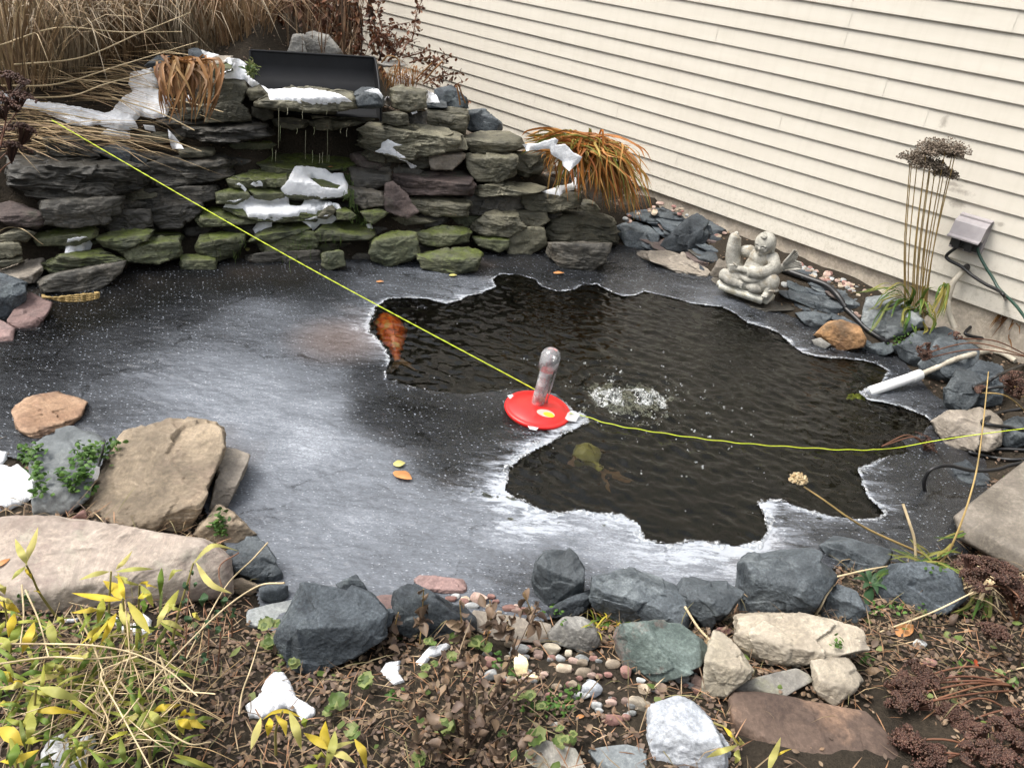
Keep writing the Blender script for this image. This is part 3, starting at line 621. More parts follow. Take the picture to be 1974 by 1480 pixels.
rocks('''
b bs q=.5 c=7 seed=41 | H | 510,240 600,150 760,140 1000,200 1035,240 960,370 850,500 720,520 520,480 540,330 | biggest blue grey boulder on the near shore, right of centre
b bs q=.4 c=6 | H | 930,140 1000,90 1140,130 1310,160 1310,230 1200,285 1050,275 1020,190 | flat topped blue grey boulder behind the straw at the near shore
b bd q=.75 c=7 | H | 1225,330 1290,240 1500,230 1640,290 1665,400 1560,485 1300,475 1230,400 | oblong dark boulder under the straw at the near right shore
r bs q=.6 | H | 910,470 1020,340 1110,370 1165,470 1100,545 960,515 | smaller grey rock behind the cream limestone, beside a green rosette
b bs q=.55 c=7 | H | 165,330 230,300 420,320 530,370 430,485 360,585 290,500 205,410 | wedge shaped rock between two big near shore boulders
b bs q=.5 c=7 | P | 1140,1155 1145,1112 1210,1098 1290,1112 1302,1160 1338,1205 1270,1225 1200,1205 1150,1175 | broad grey boulder left of the wedge shaped rock
b bs q=.6 c=7 | P | 1035,1085 1060,1055 1095,1050 1125,1095 1120,1145 1085,1165 1045,1175 1028,1125 | upright rock poking out of the ice at the near shore
s bd q=.6 | G | 1470,475 1560,420 1700,365 1735,400 1640,485 1500,505 | low black stone in front of the upright rock
b br q=.5 c=7 | P | 1188,1230 1200,1205 1310,1203 1370,1245 1350,1285 1270,1318 1210,1295 | greenish boulder with a reddish top, behind the cobbles
b bd q=.5 c=8 seed=5 | G | 85,610 180,420 260,308 330,318 430,370 560,390 668,480 640,610 480,700 300,790 170,770 100,690 | largest rugged charcoal boulder in the foreground
b bd q=.65 c=6 | G | 690,480 700,370 760,345 900,400 1000,430 1105,500 1112,570 960,620 780,610 700,570 | charcoal rock behind dry leaves, right of the largest boulder
r bd q=.6 | G | 395,335 500,285 552,360 545,385 430,380 | small dark rock at the ice behind the largest boulder
s pu q=.3 c=3 | G | 798,310 835,290 1050,310 1065,385 880,375 810,345 | reddish brown brick shaped stone at the ice edge
p bd q=.7 s=9 c=4 | E | 1478,1165 1560,1140 1640,1150 1645,1205 1580,1255 1490,1225 | dark fist sized cobble on the flat stone by the ice
r tn q=.7 s=12 | E | 1305,1130 1380,1108 1480,1150 1440,1205 1340,1195 | ochre stone between the pinkish slab and the dark cobble
s bs q=.35 c=5 | E | 1290,1050 1300,950 1400,880 1470,870 1525,950 1605,1080 1595,1145 1350,1115 | leaning blue grey slab at the ice right of the pinkish slab
b gy q=.55 s=12 c=4 | G | 1490,590 1560,510 1640,488 1730,560 1742,640 1680,695 1600,665 1500,625 | roundish plain grey stone amid the pebbles
s ls q=.4 c=5 | H | 500,500 560,488 720,520 830,498 1000,530 1133,560 1133,670 960,685 830,745 640,765 565,740 498,660 | largest cream limestone slab with grey stains
r lc q=.5 c=6 | H | 380,585 460,600 500,680 575,780 460,870 430,925 315,915 340,720 | upright yellowish white limestone left of the largest cream slab
s ls q=.35 c=5 | H | 885,735 980,698 1100,730 1143,830 1080,900 1000,965 895,880 | heart shaped cream limestone below the largest cream slab
b gr q=.45 c=6 | H | 48,1000 60,950 170,905 280,950 350,1020 430,1180 450,1300 95,1300 50,1090 | light grey quartz like boulder at the bottom of the photo
s ps q=.42 c=4 s=24 rough=.7 tf=4 chip=.25 grow=1.02 | E | -60,745 0,745 170,750 450,810 700,820 1000,880 1150,890 1305,985 1290,1100 1315,1200 900,1275 300,1315 -60,1310 | large pinkish sandstone slab lying in the left foreground
k tn q=.3 c=2 s=26 st=.35 tt=14 tf=-4 | E | 450,795 640,400 720,270 1000,212 1230,222 1278,270 1270,370 1130,710 1070,885 1000,865 | large tan block with a rippled top in the left foreground
s bg q=.3 c=5 | E | 180,370 400,248 590,328 560,400 505,650 335,772 200,752 190,650 | blue grey flat rock between the tan block and the snow at left
s orr q=.25 c=4 st=.3 | E | 70,150 180,70 310,45 490,108 462,185 400,245 220,315 115,270 | flat orange brown stone set in the ice at left
s tk q=.3 st=.4 dd=-.02 | E | 1240,500 1280,358 1350,380 1425,410 1330,570 1300,700 1200,710 | grey brown slab in the water right of the tan block
r tn q=.45 c=5 | E | 1105,860 1250,690 1330,740 1455,855 1340,910 1200,900 | triangular brown stone with a green sprig on it
r pr q=.6 | E | 413,765 480,713 500,760 450,800 | small reddish stone wedged beside the tan block
f fl q=.12 c=3 rough=.5 s=30 chip=.3 | H | 470,925 500,895 660,898 1000,965 1150,985 1240,1080 1315,1200 1335,1310 510,1310 540,1180 470,1040 | big dark brown flagstone at the bottom of the photo
f fg q=.1 c=2 rough=.4 s=30 chip=.2 | H | 1180,870 1260,828 1330,950 1500,1050 1660,1180 1800,1300 1400,1310 1250,1065 | grey green flagstone right of the dark brown flagstone
f fg q=.1 c=2 rough=.4 s=30 chip=.2 | H | 480,870 600,815 860,755 890,830 740,912 520,900 | pale flagstone half buried under the limestone pieces
f bg q=.12 c=2 rough=.4 chip=.2 | G | 1690,1190 1850,1150 1985,1185 1990,1310 1770,1310 | bluish flagstone at the bottom edge left of the quartz boulder
f fg q=.1 c=2 rough=.4 chip=.2 | G | 1370,1190 1480,1140 1620,1180 1690,1310 1380,1310 | grey flagstone under leaf litter at the bottom edge
f bg q=.1 c=2 rough=.4 chip=.2 | G | -60,470 60,440 240,400 240,520 120,560 -60,560 | flat wet slab between the pinkish slab and the charcoal boulder
f tk q=.1 c=2 rough=.4 chip=.2 | G | 1090,500 1110,470 1300,500 1490,540 1495,640 1200,620 1110,580 | flat brownish slab behind the pebbles
f pu q=.08 c=2 rough=.4 chip=.2 | G | 560,430 600,390 695,390 690,470 640,480 | thin orange brown slab between the two charcoal rocks
k tk q=.3 c=1 s=22 rough=.25 minor=2 chip=0 | Q | 420,1170 520,1090 620,1010 811,860 1000,740 1050,900 1050,1560 811,1492 740,1445 460,1300 | thick smooth concrete slab jutting in at the right photo edge
''', 'rocks along the near side of the pond')

rocks('''
s sm q=.3 st=.5 | P | 500,305 560,288 680,288 704,318 600,338 515,336 | mossy ledge in the shade at the foot of the dark hollow
s sm q=.4 st=.5 | P | 440,345 500,325 560,330 560,352 500,362 445,362 | green stepped slab left of the upper cascade snow
''', 'stones stacked up in the waterfall wall', 1.09)
_rs = np.random.RandomState(12)
for _k in range(90):
    _x, _y = _rs.uniform(20, 1150), _rs.uniform(215, 500)
    if (_x < 200 and _y < 380) or (_x > 900 and _y < 300) or (500 < _x < 700 and _y < 320): continue
    _w, _h = _rs.uniform(70, 150), _rs.uniform(20, 36); _p = [(_x+_w*.5*math.cos(a), _y+_h*.5*math.sin(a)*(1 if _rs.rand() < .6 else .8)) for a in np.linspace(0, 6.28, 9)[:-1]]
    tag(rock('rock', _rs.choice(['sd', 'sd', 'sm', 'sl']), _p, q=.8, c=5, dd=.13, seed=900+_k, st=.6), 'dark wedge of stone glimpsed in a gap between the stacked stones', 'rock', 'dark stones deep in the gaps of the waterfall wall')

_k = 0
_B = np.array([on_z(x, y)[:2] for x, y in PX('S', '-20,200 340,390 720,585 1390,800 1640,950 1830,1120 1960,1080 1860,900 1700,690 1480,560 1210,440 830,330 700,190 560,130 330,60 100,120')])
while _k < 46:
    _x, _y = _rs.uniform(1190, 1700), _rs.uniform(395, 680)
    _p0 = on_z(_x, _y)
    if polysd(_p0[None], _B)[0] > -.01 or (1370 < _x < 1530 and 420 < _y < 590): continue
    _w, _h = _rs.uniform(34, 84), _rs.uniform(16, 34); _q = [(_x+_w*.5*math.cos(a)*_rs.uniform(.8, 1.1)+_h*.35*math.sin(a), _y+_h*.5*math.sin(a)+_w*.12*math.cos(a)) for a in np.linspace(0, 6.28, 8)[:-1]]
    tag(rock('flat_stone', _rs.choice(['bd', 'bs', 'sd', 'bd', 'sp']), _q, q=.4, c=5, seed=1200+_k, st=.3), 'small dark flat stone pressed between the larger rocks below the siding', 'flat stone', 'small flat stones filling the house side bank'); _k += 1

# ------------------------------------------------------------------ house wall
m_sid, nt, lk, b = mat('cream_siding')
tc = nt.new('ShaderNodeTexCoord')
mp = nt.new('ShaderNodeMapping'); mp.inputs['Scale'].default_value = (1.2, 1, 9); lk.new(tc.outputs['Object'], mp.inputs[0])
n1 = N_(nt, 'ShaderNodeTexNoise', Scale=2.2, Detail=7., Roughness=.65); lk.new(mp.outputs[0], n1.inputs['Vector'])
r1 = ramp(nt, [(.3, (.595, .553, .473)), (.7, (.65, .61, .53))]); lk.new(n1.outputs[0], r1.inputs[0])
n2 = N_(nt, 'ShaderNodeTexNoise', Scale=38., Detail=8., Roughness=.75); lk.new(tc.outputs['Object'], n2.inputs['Vector'])
d2 = ramp(nt, [(.66, (0, 0, 0)), (.74, (1, 1, 1))]); lk.new(n2.outputs[0], d2.inputs[0])
col = mix_(nt, lk, math_(nt, lk, 'MULTIPLY', d2.outputs[0], .25), r1.outputs[0], (.35, .31, .25))
WO = WN*WD                                     # origin of the wall object (foot of the perpendicular from the camera)
WM = np.stack([WT, WN, Z3], 1)                 # local x to the right, y into the house, z up
def wl_(p): return (np.asarray(p)-WO)@WM
for (x, y, rx, rz) in [(1838, 355, .05, .012), (1850, 368, .06, .014), (1845, 392, .035, .02), (1822, 235, .02, .03), (1930, 432, .02, .012), (1098, 203, .015, .012)]:
    p = wl_(on_wall(x, y))
    v = nt.new('ShaderNodeVectorMath'); v.operation = 'SUBTRACT'; lk.new(tc.outputs['Object'], v.inputs[0]); v.inputs[1].default_value = tuple(p)
    v2 = nt.new('ShaderNodeVectorMath'); v2.operation = 'MULTIPLY'; lk.new(v.outputs[0], v2.inputs[0]); v2.inputs[1].default_value = (1/rx, 5, 1/rz)
    v3 = nt.new('ShaderNodeVectorMath'); v3.operation = 'LENGTH'; lk.new(v2.outputs[0], v3.inputs[0])
    n3 = N_(nt, 'ShaderNodeTexNoise', Scale=45., Detail=6., Roughness=.7); lk.new(tc.outputs['Object'], n3.inputs['Vector'])
    f = math_(nt, lk, 'SUBTRACT', math_(nt, lk, 'MULTIPLY', n3.outputs[0], 2.4), v3.outputs['Value'])
    f = math_(nt, lk, 'MULTIPLY', f, 1.2, clamp=True)
    col = mix_(nt, lk, math_(nt, lk, 'MULTIPLY', f, .6), col, (.2, .17, .14))
sz_ = nt.new('ShaderNodeSeparateXYZ'); lk.new(tc.outputs['Object'], sz_.inputs[0])
mz_ = N_(nt, 'ShaderNodeMapRange'); mz_.inputs[1].default_value = ZB-EYE*0+.42; mz_.inputs[2].default_value = ZB; lk.new(sz_.outputs[2], mz_.inputs[0])
nsp = N_(nt, 'ShaderNodeTexNoise', Scale=60., Detail=9., Roughness=.8); lk.new(tc.outputs['Object'], nsp.inputs['Vector'])
rsp = ramp(nt, [(.5, (0, 0, 0)), (.62, (1, 1, 1))]); lk.new(nsp.outputs[0], rsp.inputs[0])
mst = nt.new('ShaderNodeMapping'); mst.inputs['Scale'].default_value = (16, 1, 1.1); lk.new(tc.outputs['Object'], mst.inputs[0])
nst = N_(nt, 'ShaderNodeTexNoise', Scale=1.5, Detail=7., Roughness=.7); lk.new(mst.outputs[0], nst.inputs['Vector'])
rst = ramp(nt, [(.48, (0, 0, 0)), (.75, (1, 1, 1))]); lk.new(nst.outputs[0], rst.inputs[0])
col = mix_(nt, lk, math_(nt, lk, 'MULTIPLY', math_(nt, lk, 'MULTIPLY', rsp.outputs[0], mz_.outputs[0], clamp=True), .45), col, (.3, .27, .2))
col = mix_(nt, lk, math_(nt, lk, 'MULTIPLY', rst.outputs[0], .22), col, (.42, .39, .31))
lk.new(col, b.inputs['Base Color']); b.inputs['Roughness'].default_value = .5
n4 = N_(nt, 'ShaderNodeTexNoise', Scale=140., Detail=3.); lk.new(mp.outputs[0], n4.inputs['Vector'])
bp = N_(nt, 'ShaderNodeBump', Strength=.12, Distance=.004); lk.new(n4.outputs[0], bp.inputs['Height']); lk.new(bp.outputs[0], b.inputs['Normal'])
m_con = rock_mat('foundation_concrete', (.26, .22, .175), (.4, .35, .285), None, speck=.18, scale=4, bump=.6)

house = thing('house_wall', 'cream clapboard house wall on a low concrete foundation', 'house wall', tuple(WO))
house.rotation_euler = Matrix(np.array(WM).tolist()).to_euler()
seams = {10: [1378], 4: [1187], 3: [1028], 13: [1640, 1950], 12: [1634], 11: [1625], 8: [1780], 6: [1500], 2: [1300], 9: [905, 1700], 14: [1300], 15: [1500]}
sb = MB(); X0, X1 = -7.5, 3.2
for k in range(0, 34):
    z = ZB+k*SG; xs = [X0]
    for sx_ in seams.get(k, []):
        # where the seam meets the course
        pts = [wl_(on_wall(sx_, yy)) for yy in range(-200, 600, 4)]
        q = min(pts, key=lambda p: abs(p[2]-(z+SG*.5))); xs.append(q[0])
    xs.append(X1); wob = .0
    for j in range(len(xs)-1):
        o_ = .0016*(len(xs)-2-j)
        nseg = max(2, int((xs[j+1]-xs[j])/.25)); xx = np.linspace(xs[j], xs[j+1]+(.02 if j < len(xs)-2 else 0), nseg+1)
        wob = pnoise(np.stack([xx*1.3, np.full_like(xx, k*7.7), 0*xx], 1))*.0012
        prof = [(-.0005, .012), (-.0015, .0015), (-.0098, 0.), (-.011, .003), (-.0102, .012), (-.001, SG+.004)]
        V = np.concatenate([np.stack([xx, np.full_like(xx, a)-o_+wob, np.full_like(xx, z+c)+wob*.6], 1) for a, c in prof])
        n = len(xx); F_ = []
        for i in range(len(prof)-1):
            a = np.arange(n-1); F_.append(np.stack([i*n+a, i*n+a+1, (i+1)*n+a+1, (i+1)*n+a], 1))
        F_ = np.concatenate(F_); sb.add(V, F_)
sb.build('siding', m_sid, house, smooth=False)
fb = MB(); nx, nz = 500, 24
xx = np.linspace(X0, X1, nx); zz = np.linspace(-.4, ZB+.02, nz); XA, ZA = np.meshgrid(xx, zz, indexing='ij')
pp = np.stack([XA.ravel(), 0*XA.ravel(), ZA.ravel()], 1)
crack = -np.clip(.06-np.abs(pnoise(pp*np.array([3.1, 1, 9])+5)), 0, .06)*.12
yy = .012-fbm(pp*np.array([9, 1, 12]), 4)*.004-crack
a, c = np.meshgrid(np.arange(nx-1), np.arange(nz-1), indexing='ij'); a = a.ravel(); c = c.ravel()
fb.add(np.stack([pp[:, 0], yy, pp[:, 2]], 1), np.stack([a*nz+c, (a+1)*nz+c, (a+1)*nz+c+1, a*nz+c+1], 1))
fb.build('foundation', m_con, house)
bk = MB(); bk.box((X0, .03, -.4), (X1, .2, ZB+34*SG+.05)); bk.build('sheathing', m_con, house, smooth=False)

# ------------------------------------------------------------------ water and ice
HOLE_PX = parse('745,577 790,574 830,578 860,586 882,580 905,570 930,565 956,554 948,538 965,529 1000,530 1030,540 1045,554 1075,562 1110,560 1125,550 1150,548 1170,560 1200,572 1225,570 1242,562 1290,572 1330,585 1390,592 1420,606 1440,622 1475,632 1500,640 1520,660 1545,680 1580,687 1640,692 1690,700 1714,716 1700,735 1675,745 1658,757 1672,771 1700,776 1740,786 1780,800 1800,818 1775,835 1740,850 1752,872 '
 '1700,885 1655,903 1663,935 1680,962 1704,990 1690,1002 1640,1003 1600,996 1555,984 1520,969 1488,964 1466,972 1474,1000 1480,1025 1462,1045 1420,1050 1380,1050 1330,1047 1290,1052 1240,1040 1230,1010 1200,994 1160,991 1110,986 1060,990 1030,980 992,962 970,945 976,920 980,901 1000,886 1030,870 1060,855 1085,836 1110,826 1136,815 1128,800 1104,792 1070,760 1040,752 1000,750 '
 '960,755 900,760 850,758 790,746 745,731 740,716 752,690 736,664 711,640 716,610 727,594')
def densify(P, step, amp, seed=0, closed=True):
    P = np.asarray(P, float); Q = []
    m = len(P)
    for i in range(m if closed else m-1):
        a, c = P[i], P[(i+1) % m]; n = max(1, int(np.linalg.norm(c-a)/step))
        for k in range(n): Q.append(a+(c-a)*k/n)
    Q = np.array(Q); p3 = np.c_[Q, np.full(len(Q), seed)]
    Q = Q+amp*np.stack([fbm(p3/(step*6), 3), fbm(p3/(step*6)+31, 3)], 1)
    return Q
hole_w = densify(densify([on_z(x, y)[:2] for x, y in HOLE_PX], .02, .011), .006, .0035, 3)
FROST_SHEEN = np.array(parse('600,850,.7 450,800,.62 700,1000,.66 620,780,.6 520,760,.62 560,920,.64 650,1080,.55 550,950,.55 300,700,.42 600,640,.42 500,600,.42 750,960,.5 200,600,.06 100,620,.04 300,560,.06 450,545,.1 560,540,.1 700,560,.4 850,540,.4 840,830,.14 950,830,.13 880,900,.14 900,980,.5 1000,1020,.62 1150,1045,.66 1300,1075,.62 800,1110,.48 350,750,.55 250,760,.4 400,700,.52 700,900,.55 650,720,.46 550,1040,.5 480,1000,.45 760,1040,.52 850,1040,.5 620,1000,.55 900,1085,.5 660,680,.38 720,790,.12 800,790,.05 700,720,.12 640,735,.4 1000,515,.18 1150,520,.2 1050,505,.2 1250,540,.25 1500,640,.25 1600,670,.22 1300,560,.3 1370,585,.45 1450,622,.3 1550,675,.25 1560,1020,.32 1650,1040,.28 1720,1000,.28 1750,900,.2 1780,950,.22 1770,790,.3 1700,770,.35 80,700,.12 50,760,.18 200,780,.3 400,900,.35 1100,1105,.35 1000,1110,.35 560,1110,.42 480,960,.45 640,560,.2 1430,1080,.6 900,555,.45 720,650,.5 700,600,.35 1400,1080,.6 350,660,.35 250,660,.25 200,700,.25 420,640,.4 350,620,.2'))  # real frost plus sky sheen and dark rock reflection painted into the ice colour
FW_ = np.array([on_z(x, y)[:2] for x, y, v in FROST_SHEEN])
def frost_sheen_at(P):
    d = ((P[:, None, :2]-FW_[None])**2).sum(2); w = 1/(d+.012)**2; return (w*FROST_SHEEN[:, 2]).sum(1)/w.sum(1)
outer = densify([tuple(p) for p in [(-3.6, 2.3), (-3.6, 3.3)]]+[tuple(p) for p in SHORE[1:-1]*1.0], .2, 0)
# push the rim of the sheet under the banks
cen = np.array([0., 2.9]); outer = cen+(outer-cen)*1.07
STEP = .0068
igx, igy = np.arange(-3.4, 2.2, STEP), np.arange(1.45, 4.95, STEP); IX, IY = np.meshgrid(igx, igy, indexing='ij'); V2 = np.stack([IX.ravel(), IY.ravel()], 1)
SH_OUT = cen+(np.array(SHORE)-cen)*1.06
d_out = polysd(V2, SH_OUT); HC = hole_w[::10]; d_h = np.full(len(V2), 9.); q_ = d_out < .02; d_h[q_] = polysd(V2[q_], HC)
q_ &= np.abs(d_h) < .06; d_h[q_] = polysd(V2[q_], hole_w)
ni, nj = IX.shape; ii, jj = np.meshgrid(np.arange(ni-1), np.arange(nj-1), indexing='ij'); ii = ii.ravel(); jj = jj.ravel()
T_ = np.stack([ii*nj+jj, (ii+1)*nj+jj, (ii+1)*nj+jj+1, ii*nj+jj+1], 1)
ok_ = (d_out < .02) & (d_h > -.004); T_ = T_[ok_[T_].all(1)]; us = np.unique(T_); rmp = -np.ones(len(V2), int); rmp[us] = np.arange(len(us)); T_ = rmp[T_]; V2 = V2[us]; d_h = d_h[us]
# wind-wrinkled, refrozen surface: relief of one to three millimetres
q3 = np.c_[V2@np.array([[math.cos(.25), math.sin(.25)], [-math.sin(.25), math.cos(.25)]]), 0*V2[:, :1]]
wr = fbm(q3*np.array([17, 30, 1])+fbm(q3*8, 2)[:, None]*.5, 3)
wr2 = fbm(q3*np.array([40, 66, 1])+9, 2)
zone = .35+.65*sstep(-.2, .45, fbm(q3*1.3+4, 2)+.25)
zi = .0025+wr*.0034*zone+wr2*.0021*zone+fbm(q3*4, 2)*.001
def chunk(f, P, n=30000): return np.concatenate([f(P[i:i+n]) for i in range(0, len(P), n)])
EDGE_W = [(x, y, w) for x, y, w in parse('720,610,1.5 745,577,1 720,680,1.3 745,720,.7 790,574,.7 880,580,1.4 930,565,1 965,529,.7 1045,554,.7 1125,550,.8 1225,570,1 1290,572,.7 1400,595,.8 1475,632,1.3 1520,660,1.5 1545,680,1.4 1640,692,1 1700,700,1 1660,757,1.3 1740,786,1 1655,903,1.3 1680,962,1.3 1640,1003,.7 1560,985,1.2 1466,972,2 1478,1010,1.6 1420,1050,2 1330,1047,1.8 1235,1030,1.4 1200,994,1.2 1110,986,1.6 992,962,2.2 976,920,1.9 1000,886,1.7 1060,855,1.9 1136,815,2 1100,760,.5 900,760,.2 790,746,.4 1770,830,.15 1750,872,.2 1000,750,.3')]
m_ice, nt, lk, b = mat('frosted_ice')
at = nt.new('ShaderNodeAttribute'); at.attribute_name = 'frost_sheen'; tc = nt.new('ShaderNodeTexCoord')
mp = nt.new('ShaderNodeMapping'); mp.inputs['Rotation'].default_value = (0, 0, .5); mp.inputs['Scale'].default_value = (1, 2.2, 1); lk.new(tc.outputs['Object'], mp.inputs[0])
na = N_(nt, 'ShaderNodeTexNoise', Scale=3.2, Detail=9., Roughness=.68); lk.new(mp.outputs[0], na.inputs['Vector'])
nb = N_(nt, 'ShaderNodeTexNoise', Scale=120., Detail=6., Roughness=.7); lk.new(mp.outputs[0], nb.inputs['Vector'])
nc = N_(nt, 'ShaderNodeTexVoronoi', Scale=75.); lk.new(tc.outputs['Object'], nc.inputs['Vector'])
ar = nt.new('ShaderNodeAttribute'); ar.attribute_name = 'rim'
mps = nt.new('ShaderNodeMapping'); mps.inputs['Rotation'].default_value = (0, 0, -.12); mps.inputs['Scale'].default_value = (.42, 1.5, 1); lk.new(tc.outputs['Object'], mps.inputs[0])
nk_ = N_(nt, 'ShaderNodeTexNoise', Scale=48., Detail=8., Roughness=.78); lk.new(mps.outputs[0], nk_.inputs['Vector'])
nl_ = N_(nt, 'ShaderNodeTexNoise', Scale=15., Detail=9., Roughness=.72, Distortion=.6); lk.new(mps.outputs[0], nl_.inputs['Vector'])
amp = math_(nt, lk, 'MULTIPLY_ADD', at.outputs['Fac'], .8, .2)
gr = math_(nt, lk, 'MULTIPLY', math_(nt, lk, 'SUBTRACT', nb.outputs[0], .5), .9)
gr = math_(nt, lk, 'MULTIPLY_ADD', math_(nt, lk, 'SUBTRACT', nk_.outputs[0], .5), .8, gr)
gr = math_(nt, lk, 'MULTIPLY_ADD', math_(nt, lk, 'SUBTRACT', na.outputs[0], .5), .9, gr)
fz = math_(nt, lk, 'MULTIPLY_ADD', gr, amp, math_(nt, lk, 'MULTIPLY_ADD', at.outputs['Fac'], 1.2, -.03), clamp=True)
lac = ramp(nt, [(.5, (0, 0, 0)), (.68, (1, 1, 1))]); lk.new(math_(nt, lk, 'MULTIPLY_ADD', ar.outputs['Fac'], .07, math_(nt, lk, 'MULTIPLY_ADD', nk_.outputs[0], .25, math_(nt, lk, 'MULTIPLY', nl_.outputs[0], .75))), lac.inputs[0])
fz = math_(nt, lk, 'MULTIPLY_ADD', lac.outputs[0], math_(nt, lk, 'MULTIPLY', ar.outputs['Fac'], .95), fz, clamp=True)
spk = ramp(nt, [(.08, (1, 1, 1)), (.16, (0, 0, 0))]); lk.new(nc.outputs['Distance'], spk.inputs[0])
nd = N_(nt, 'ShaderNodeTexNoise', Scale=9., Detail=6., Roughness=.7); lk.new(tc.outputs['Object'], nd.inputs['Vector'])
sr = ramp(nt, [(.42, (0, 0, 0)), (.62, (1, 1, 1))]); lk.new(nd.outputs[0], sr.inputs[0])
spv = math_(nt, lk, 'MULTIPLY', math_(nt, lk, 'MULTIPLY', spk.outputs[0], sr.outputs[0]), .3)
cr = N_(nt, 'ShaderNodeTexVoronoi', Scale=1.15, feature='DISTANCE_TO_EDGE'); 
nw = N_(nt, 'ShaderNodeTexNoise', Scale=4., Detail=6.); lk.new(tc.outputs['Object'], nw.inputs['Vector'])
vm = nt.new('ShaderNodeVectorMath'); vm.operation = 'MULTIPLY_ADD'; lk.new(nw.outputs['Color'], vm.inputs[0]); vm.inputs[1].default_value = (.35, .35, .35); lk.new(tc.outputs['Object'], vm.inputs[2]); lk.new(vm.outputs[0], cr.inputs['Vector'])
crk = ramp(nt, [(.004, (1, 1, 1)), (.011, (0, 0, 0))]); lk.new(cr.outputs[0], crk.inputs[0])
crv = math_(nt, lk, 'MULTIPLY', crk.outputs[0], sr.outputs[0])
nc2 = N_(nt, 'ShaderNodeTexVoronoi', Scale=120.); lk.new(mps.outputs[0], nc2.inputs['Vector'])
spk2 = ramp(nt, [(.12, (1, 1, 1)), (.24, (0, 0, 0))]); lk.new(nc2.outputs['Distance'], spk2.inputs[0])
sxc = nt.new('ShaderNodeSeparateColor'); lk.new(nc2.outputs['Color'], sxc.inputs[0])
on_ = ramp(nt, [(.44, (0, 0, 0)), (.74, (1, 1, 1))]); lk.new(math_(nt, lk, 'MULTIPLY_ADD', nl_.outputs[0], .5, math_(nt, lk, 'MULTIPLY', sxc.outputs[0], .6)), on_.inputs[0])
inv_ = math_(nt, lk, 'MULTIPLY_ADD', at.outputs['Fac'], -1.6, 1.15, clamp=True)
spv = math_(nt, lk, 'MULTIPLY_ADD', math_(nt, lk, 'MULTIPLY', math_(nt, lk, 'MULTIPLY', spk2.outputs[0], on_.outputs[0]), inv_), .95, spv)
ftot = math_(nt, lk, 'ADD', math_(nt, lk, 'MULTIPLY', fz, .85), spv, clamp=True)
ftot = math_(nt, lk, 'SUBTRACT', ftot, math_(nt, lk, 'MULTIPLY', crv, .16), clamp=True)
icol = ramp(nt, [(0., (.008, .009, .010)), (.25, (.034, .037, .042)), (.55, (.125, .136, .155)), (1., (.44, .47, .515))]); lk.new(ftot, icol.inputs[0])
nbr = N_(nt, 'ShaderNodeTexNoise', Scale=1.6, Detail=3.); lk.new(tc.outputs['Object'], nbr.inputs['Vector'])
brn = ramp(nt, [(.58, (0, 0, 0)), (.72, (1, 1, 1))]); lk.new(nbr.outputs[0], brn.inputs[0])
ic = mix_(nt, lk, math_(nt, lk, 'MULTIPLY', brn.outputs[0], .3), icol.outputs[0], (.14, .1, .075))
vbr = nt.new('ShaderNodeVectorMath'); vbr.operation = 'DISTANCE'; lk.new(tc.outputs['Object'], vbr.inputs[0]); vbr.inputs[1].default_value = tuple(on_z(655, 655))
mbr = N_(nt, 'ShaderNodeMapRange', interpolation_type='SMOOTHSTEP'); mbr.inputs[1].default_value = .3; mbr.inputs[2].default_value = .05; lk.new(vbr.outputs['Value'], mbr.inputs[0])
ic = mix_(nt, lk, math_(nt, lk, 'MULTIPLY', mbr.outputs[0], .4), ic, (.17, .11, .08))
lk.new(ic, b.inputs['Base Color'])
lk.new(math_(nt, lk, 'MULTIPLY_ADD', ftot, .3, .07), b.inputs['Roughness']); b.inputs['IOR'].default_value = 1.31; b.inputs['Specular IOR Level'].default_value = 1.; b.inputs['Coat Weight'].default_value = .12; b.inputs['Coat Roughness'].default_value = .1; b.inputs['Coat IOR'].default_value = 1.31
lk.new(math_(nt, lk, 'MULTIPLY_ADD', ftot, 1.7, .25, clamp=True), b.inputs['Alpha'])
ne = N_(nt, 'ShaderNodeTexNoise', Scale=70., Detail=5., Roughness=.65); mp2 = nt.new('ShaderNodeMapping'); mp2.inputs['Scale'].default_value = (.55, 1.5, 1); mp2.inputs['Rotation'].default_value = (0, 0, -.3); lk.new(tc.outputs['Object'], mp2.inputs[0]); lk.new(mp2.outputs[0], ne.inputs['Vector'])
hh = math_(nt, lk, 'MULTIPLY_ADD', na.outputs[0], .9, math_(nt, lk, 'MULTIPLY_ADD', nb.outputs[0], .3, ne.outputs[0]))
bp = N_(nt, 'ShaderNodeBump', Strength=.5, Distance=.004); lk.new(hh, bp.inputs['Height']); lk.new(bp.outputs[0], b.inputs['Normal']); lk.new(bp.outputs[0], b.inputs['Coat Normal'])
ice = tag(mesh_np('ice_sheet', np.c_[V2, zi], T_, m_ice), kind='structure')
ra = ice.data.attributes.new('rim', 'FLOAT', 'POINT')
fa = ice.data.attributes.new('frost_sheen', 'FLOAT', 'POINT')
fv = chunk(frost_sheen_at, V2)
EDx = np.array([on_z(x, y)[:2] for x, y, w in EDGE_W]); EDv = np.array([e[2] for e in EDGE_W])
def edge_w(P):
    _d = ((P[:, None]-EDx[None])**2).sum(2); return (EDv/(_d+.002)**2).sum(1)/(1/(_d+.002)**2).sum(1)
_w = chunk(edge_w, V2)
_hd = np.abs(d_h); rimv = np.clip(_w-.1, 0, 2.)*(1.*np.exp(-_hd/.007)+.72*np.exp(-_hd/(.02+.075*np.clip(_w-.6, 0, 1.4))))
ra.data.foreach_set('value', np.clip(rimv, 0, 1.3).astype(np.float32)); fa.data.foreach_set('value', fv.astype(np.float32))

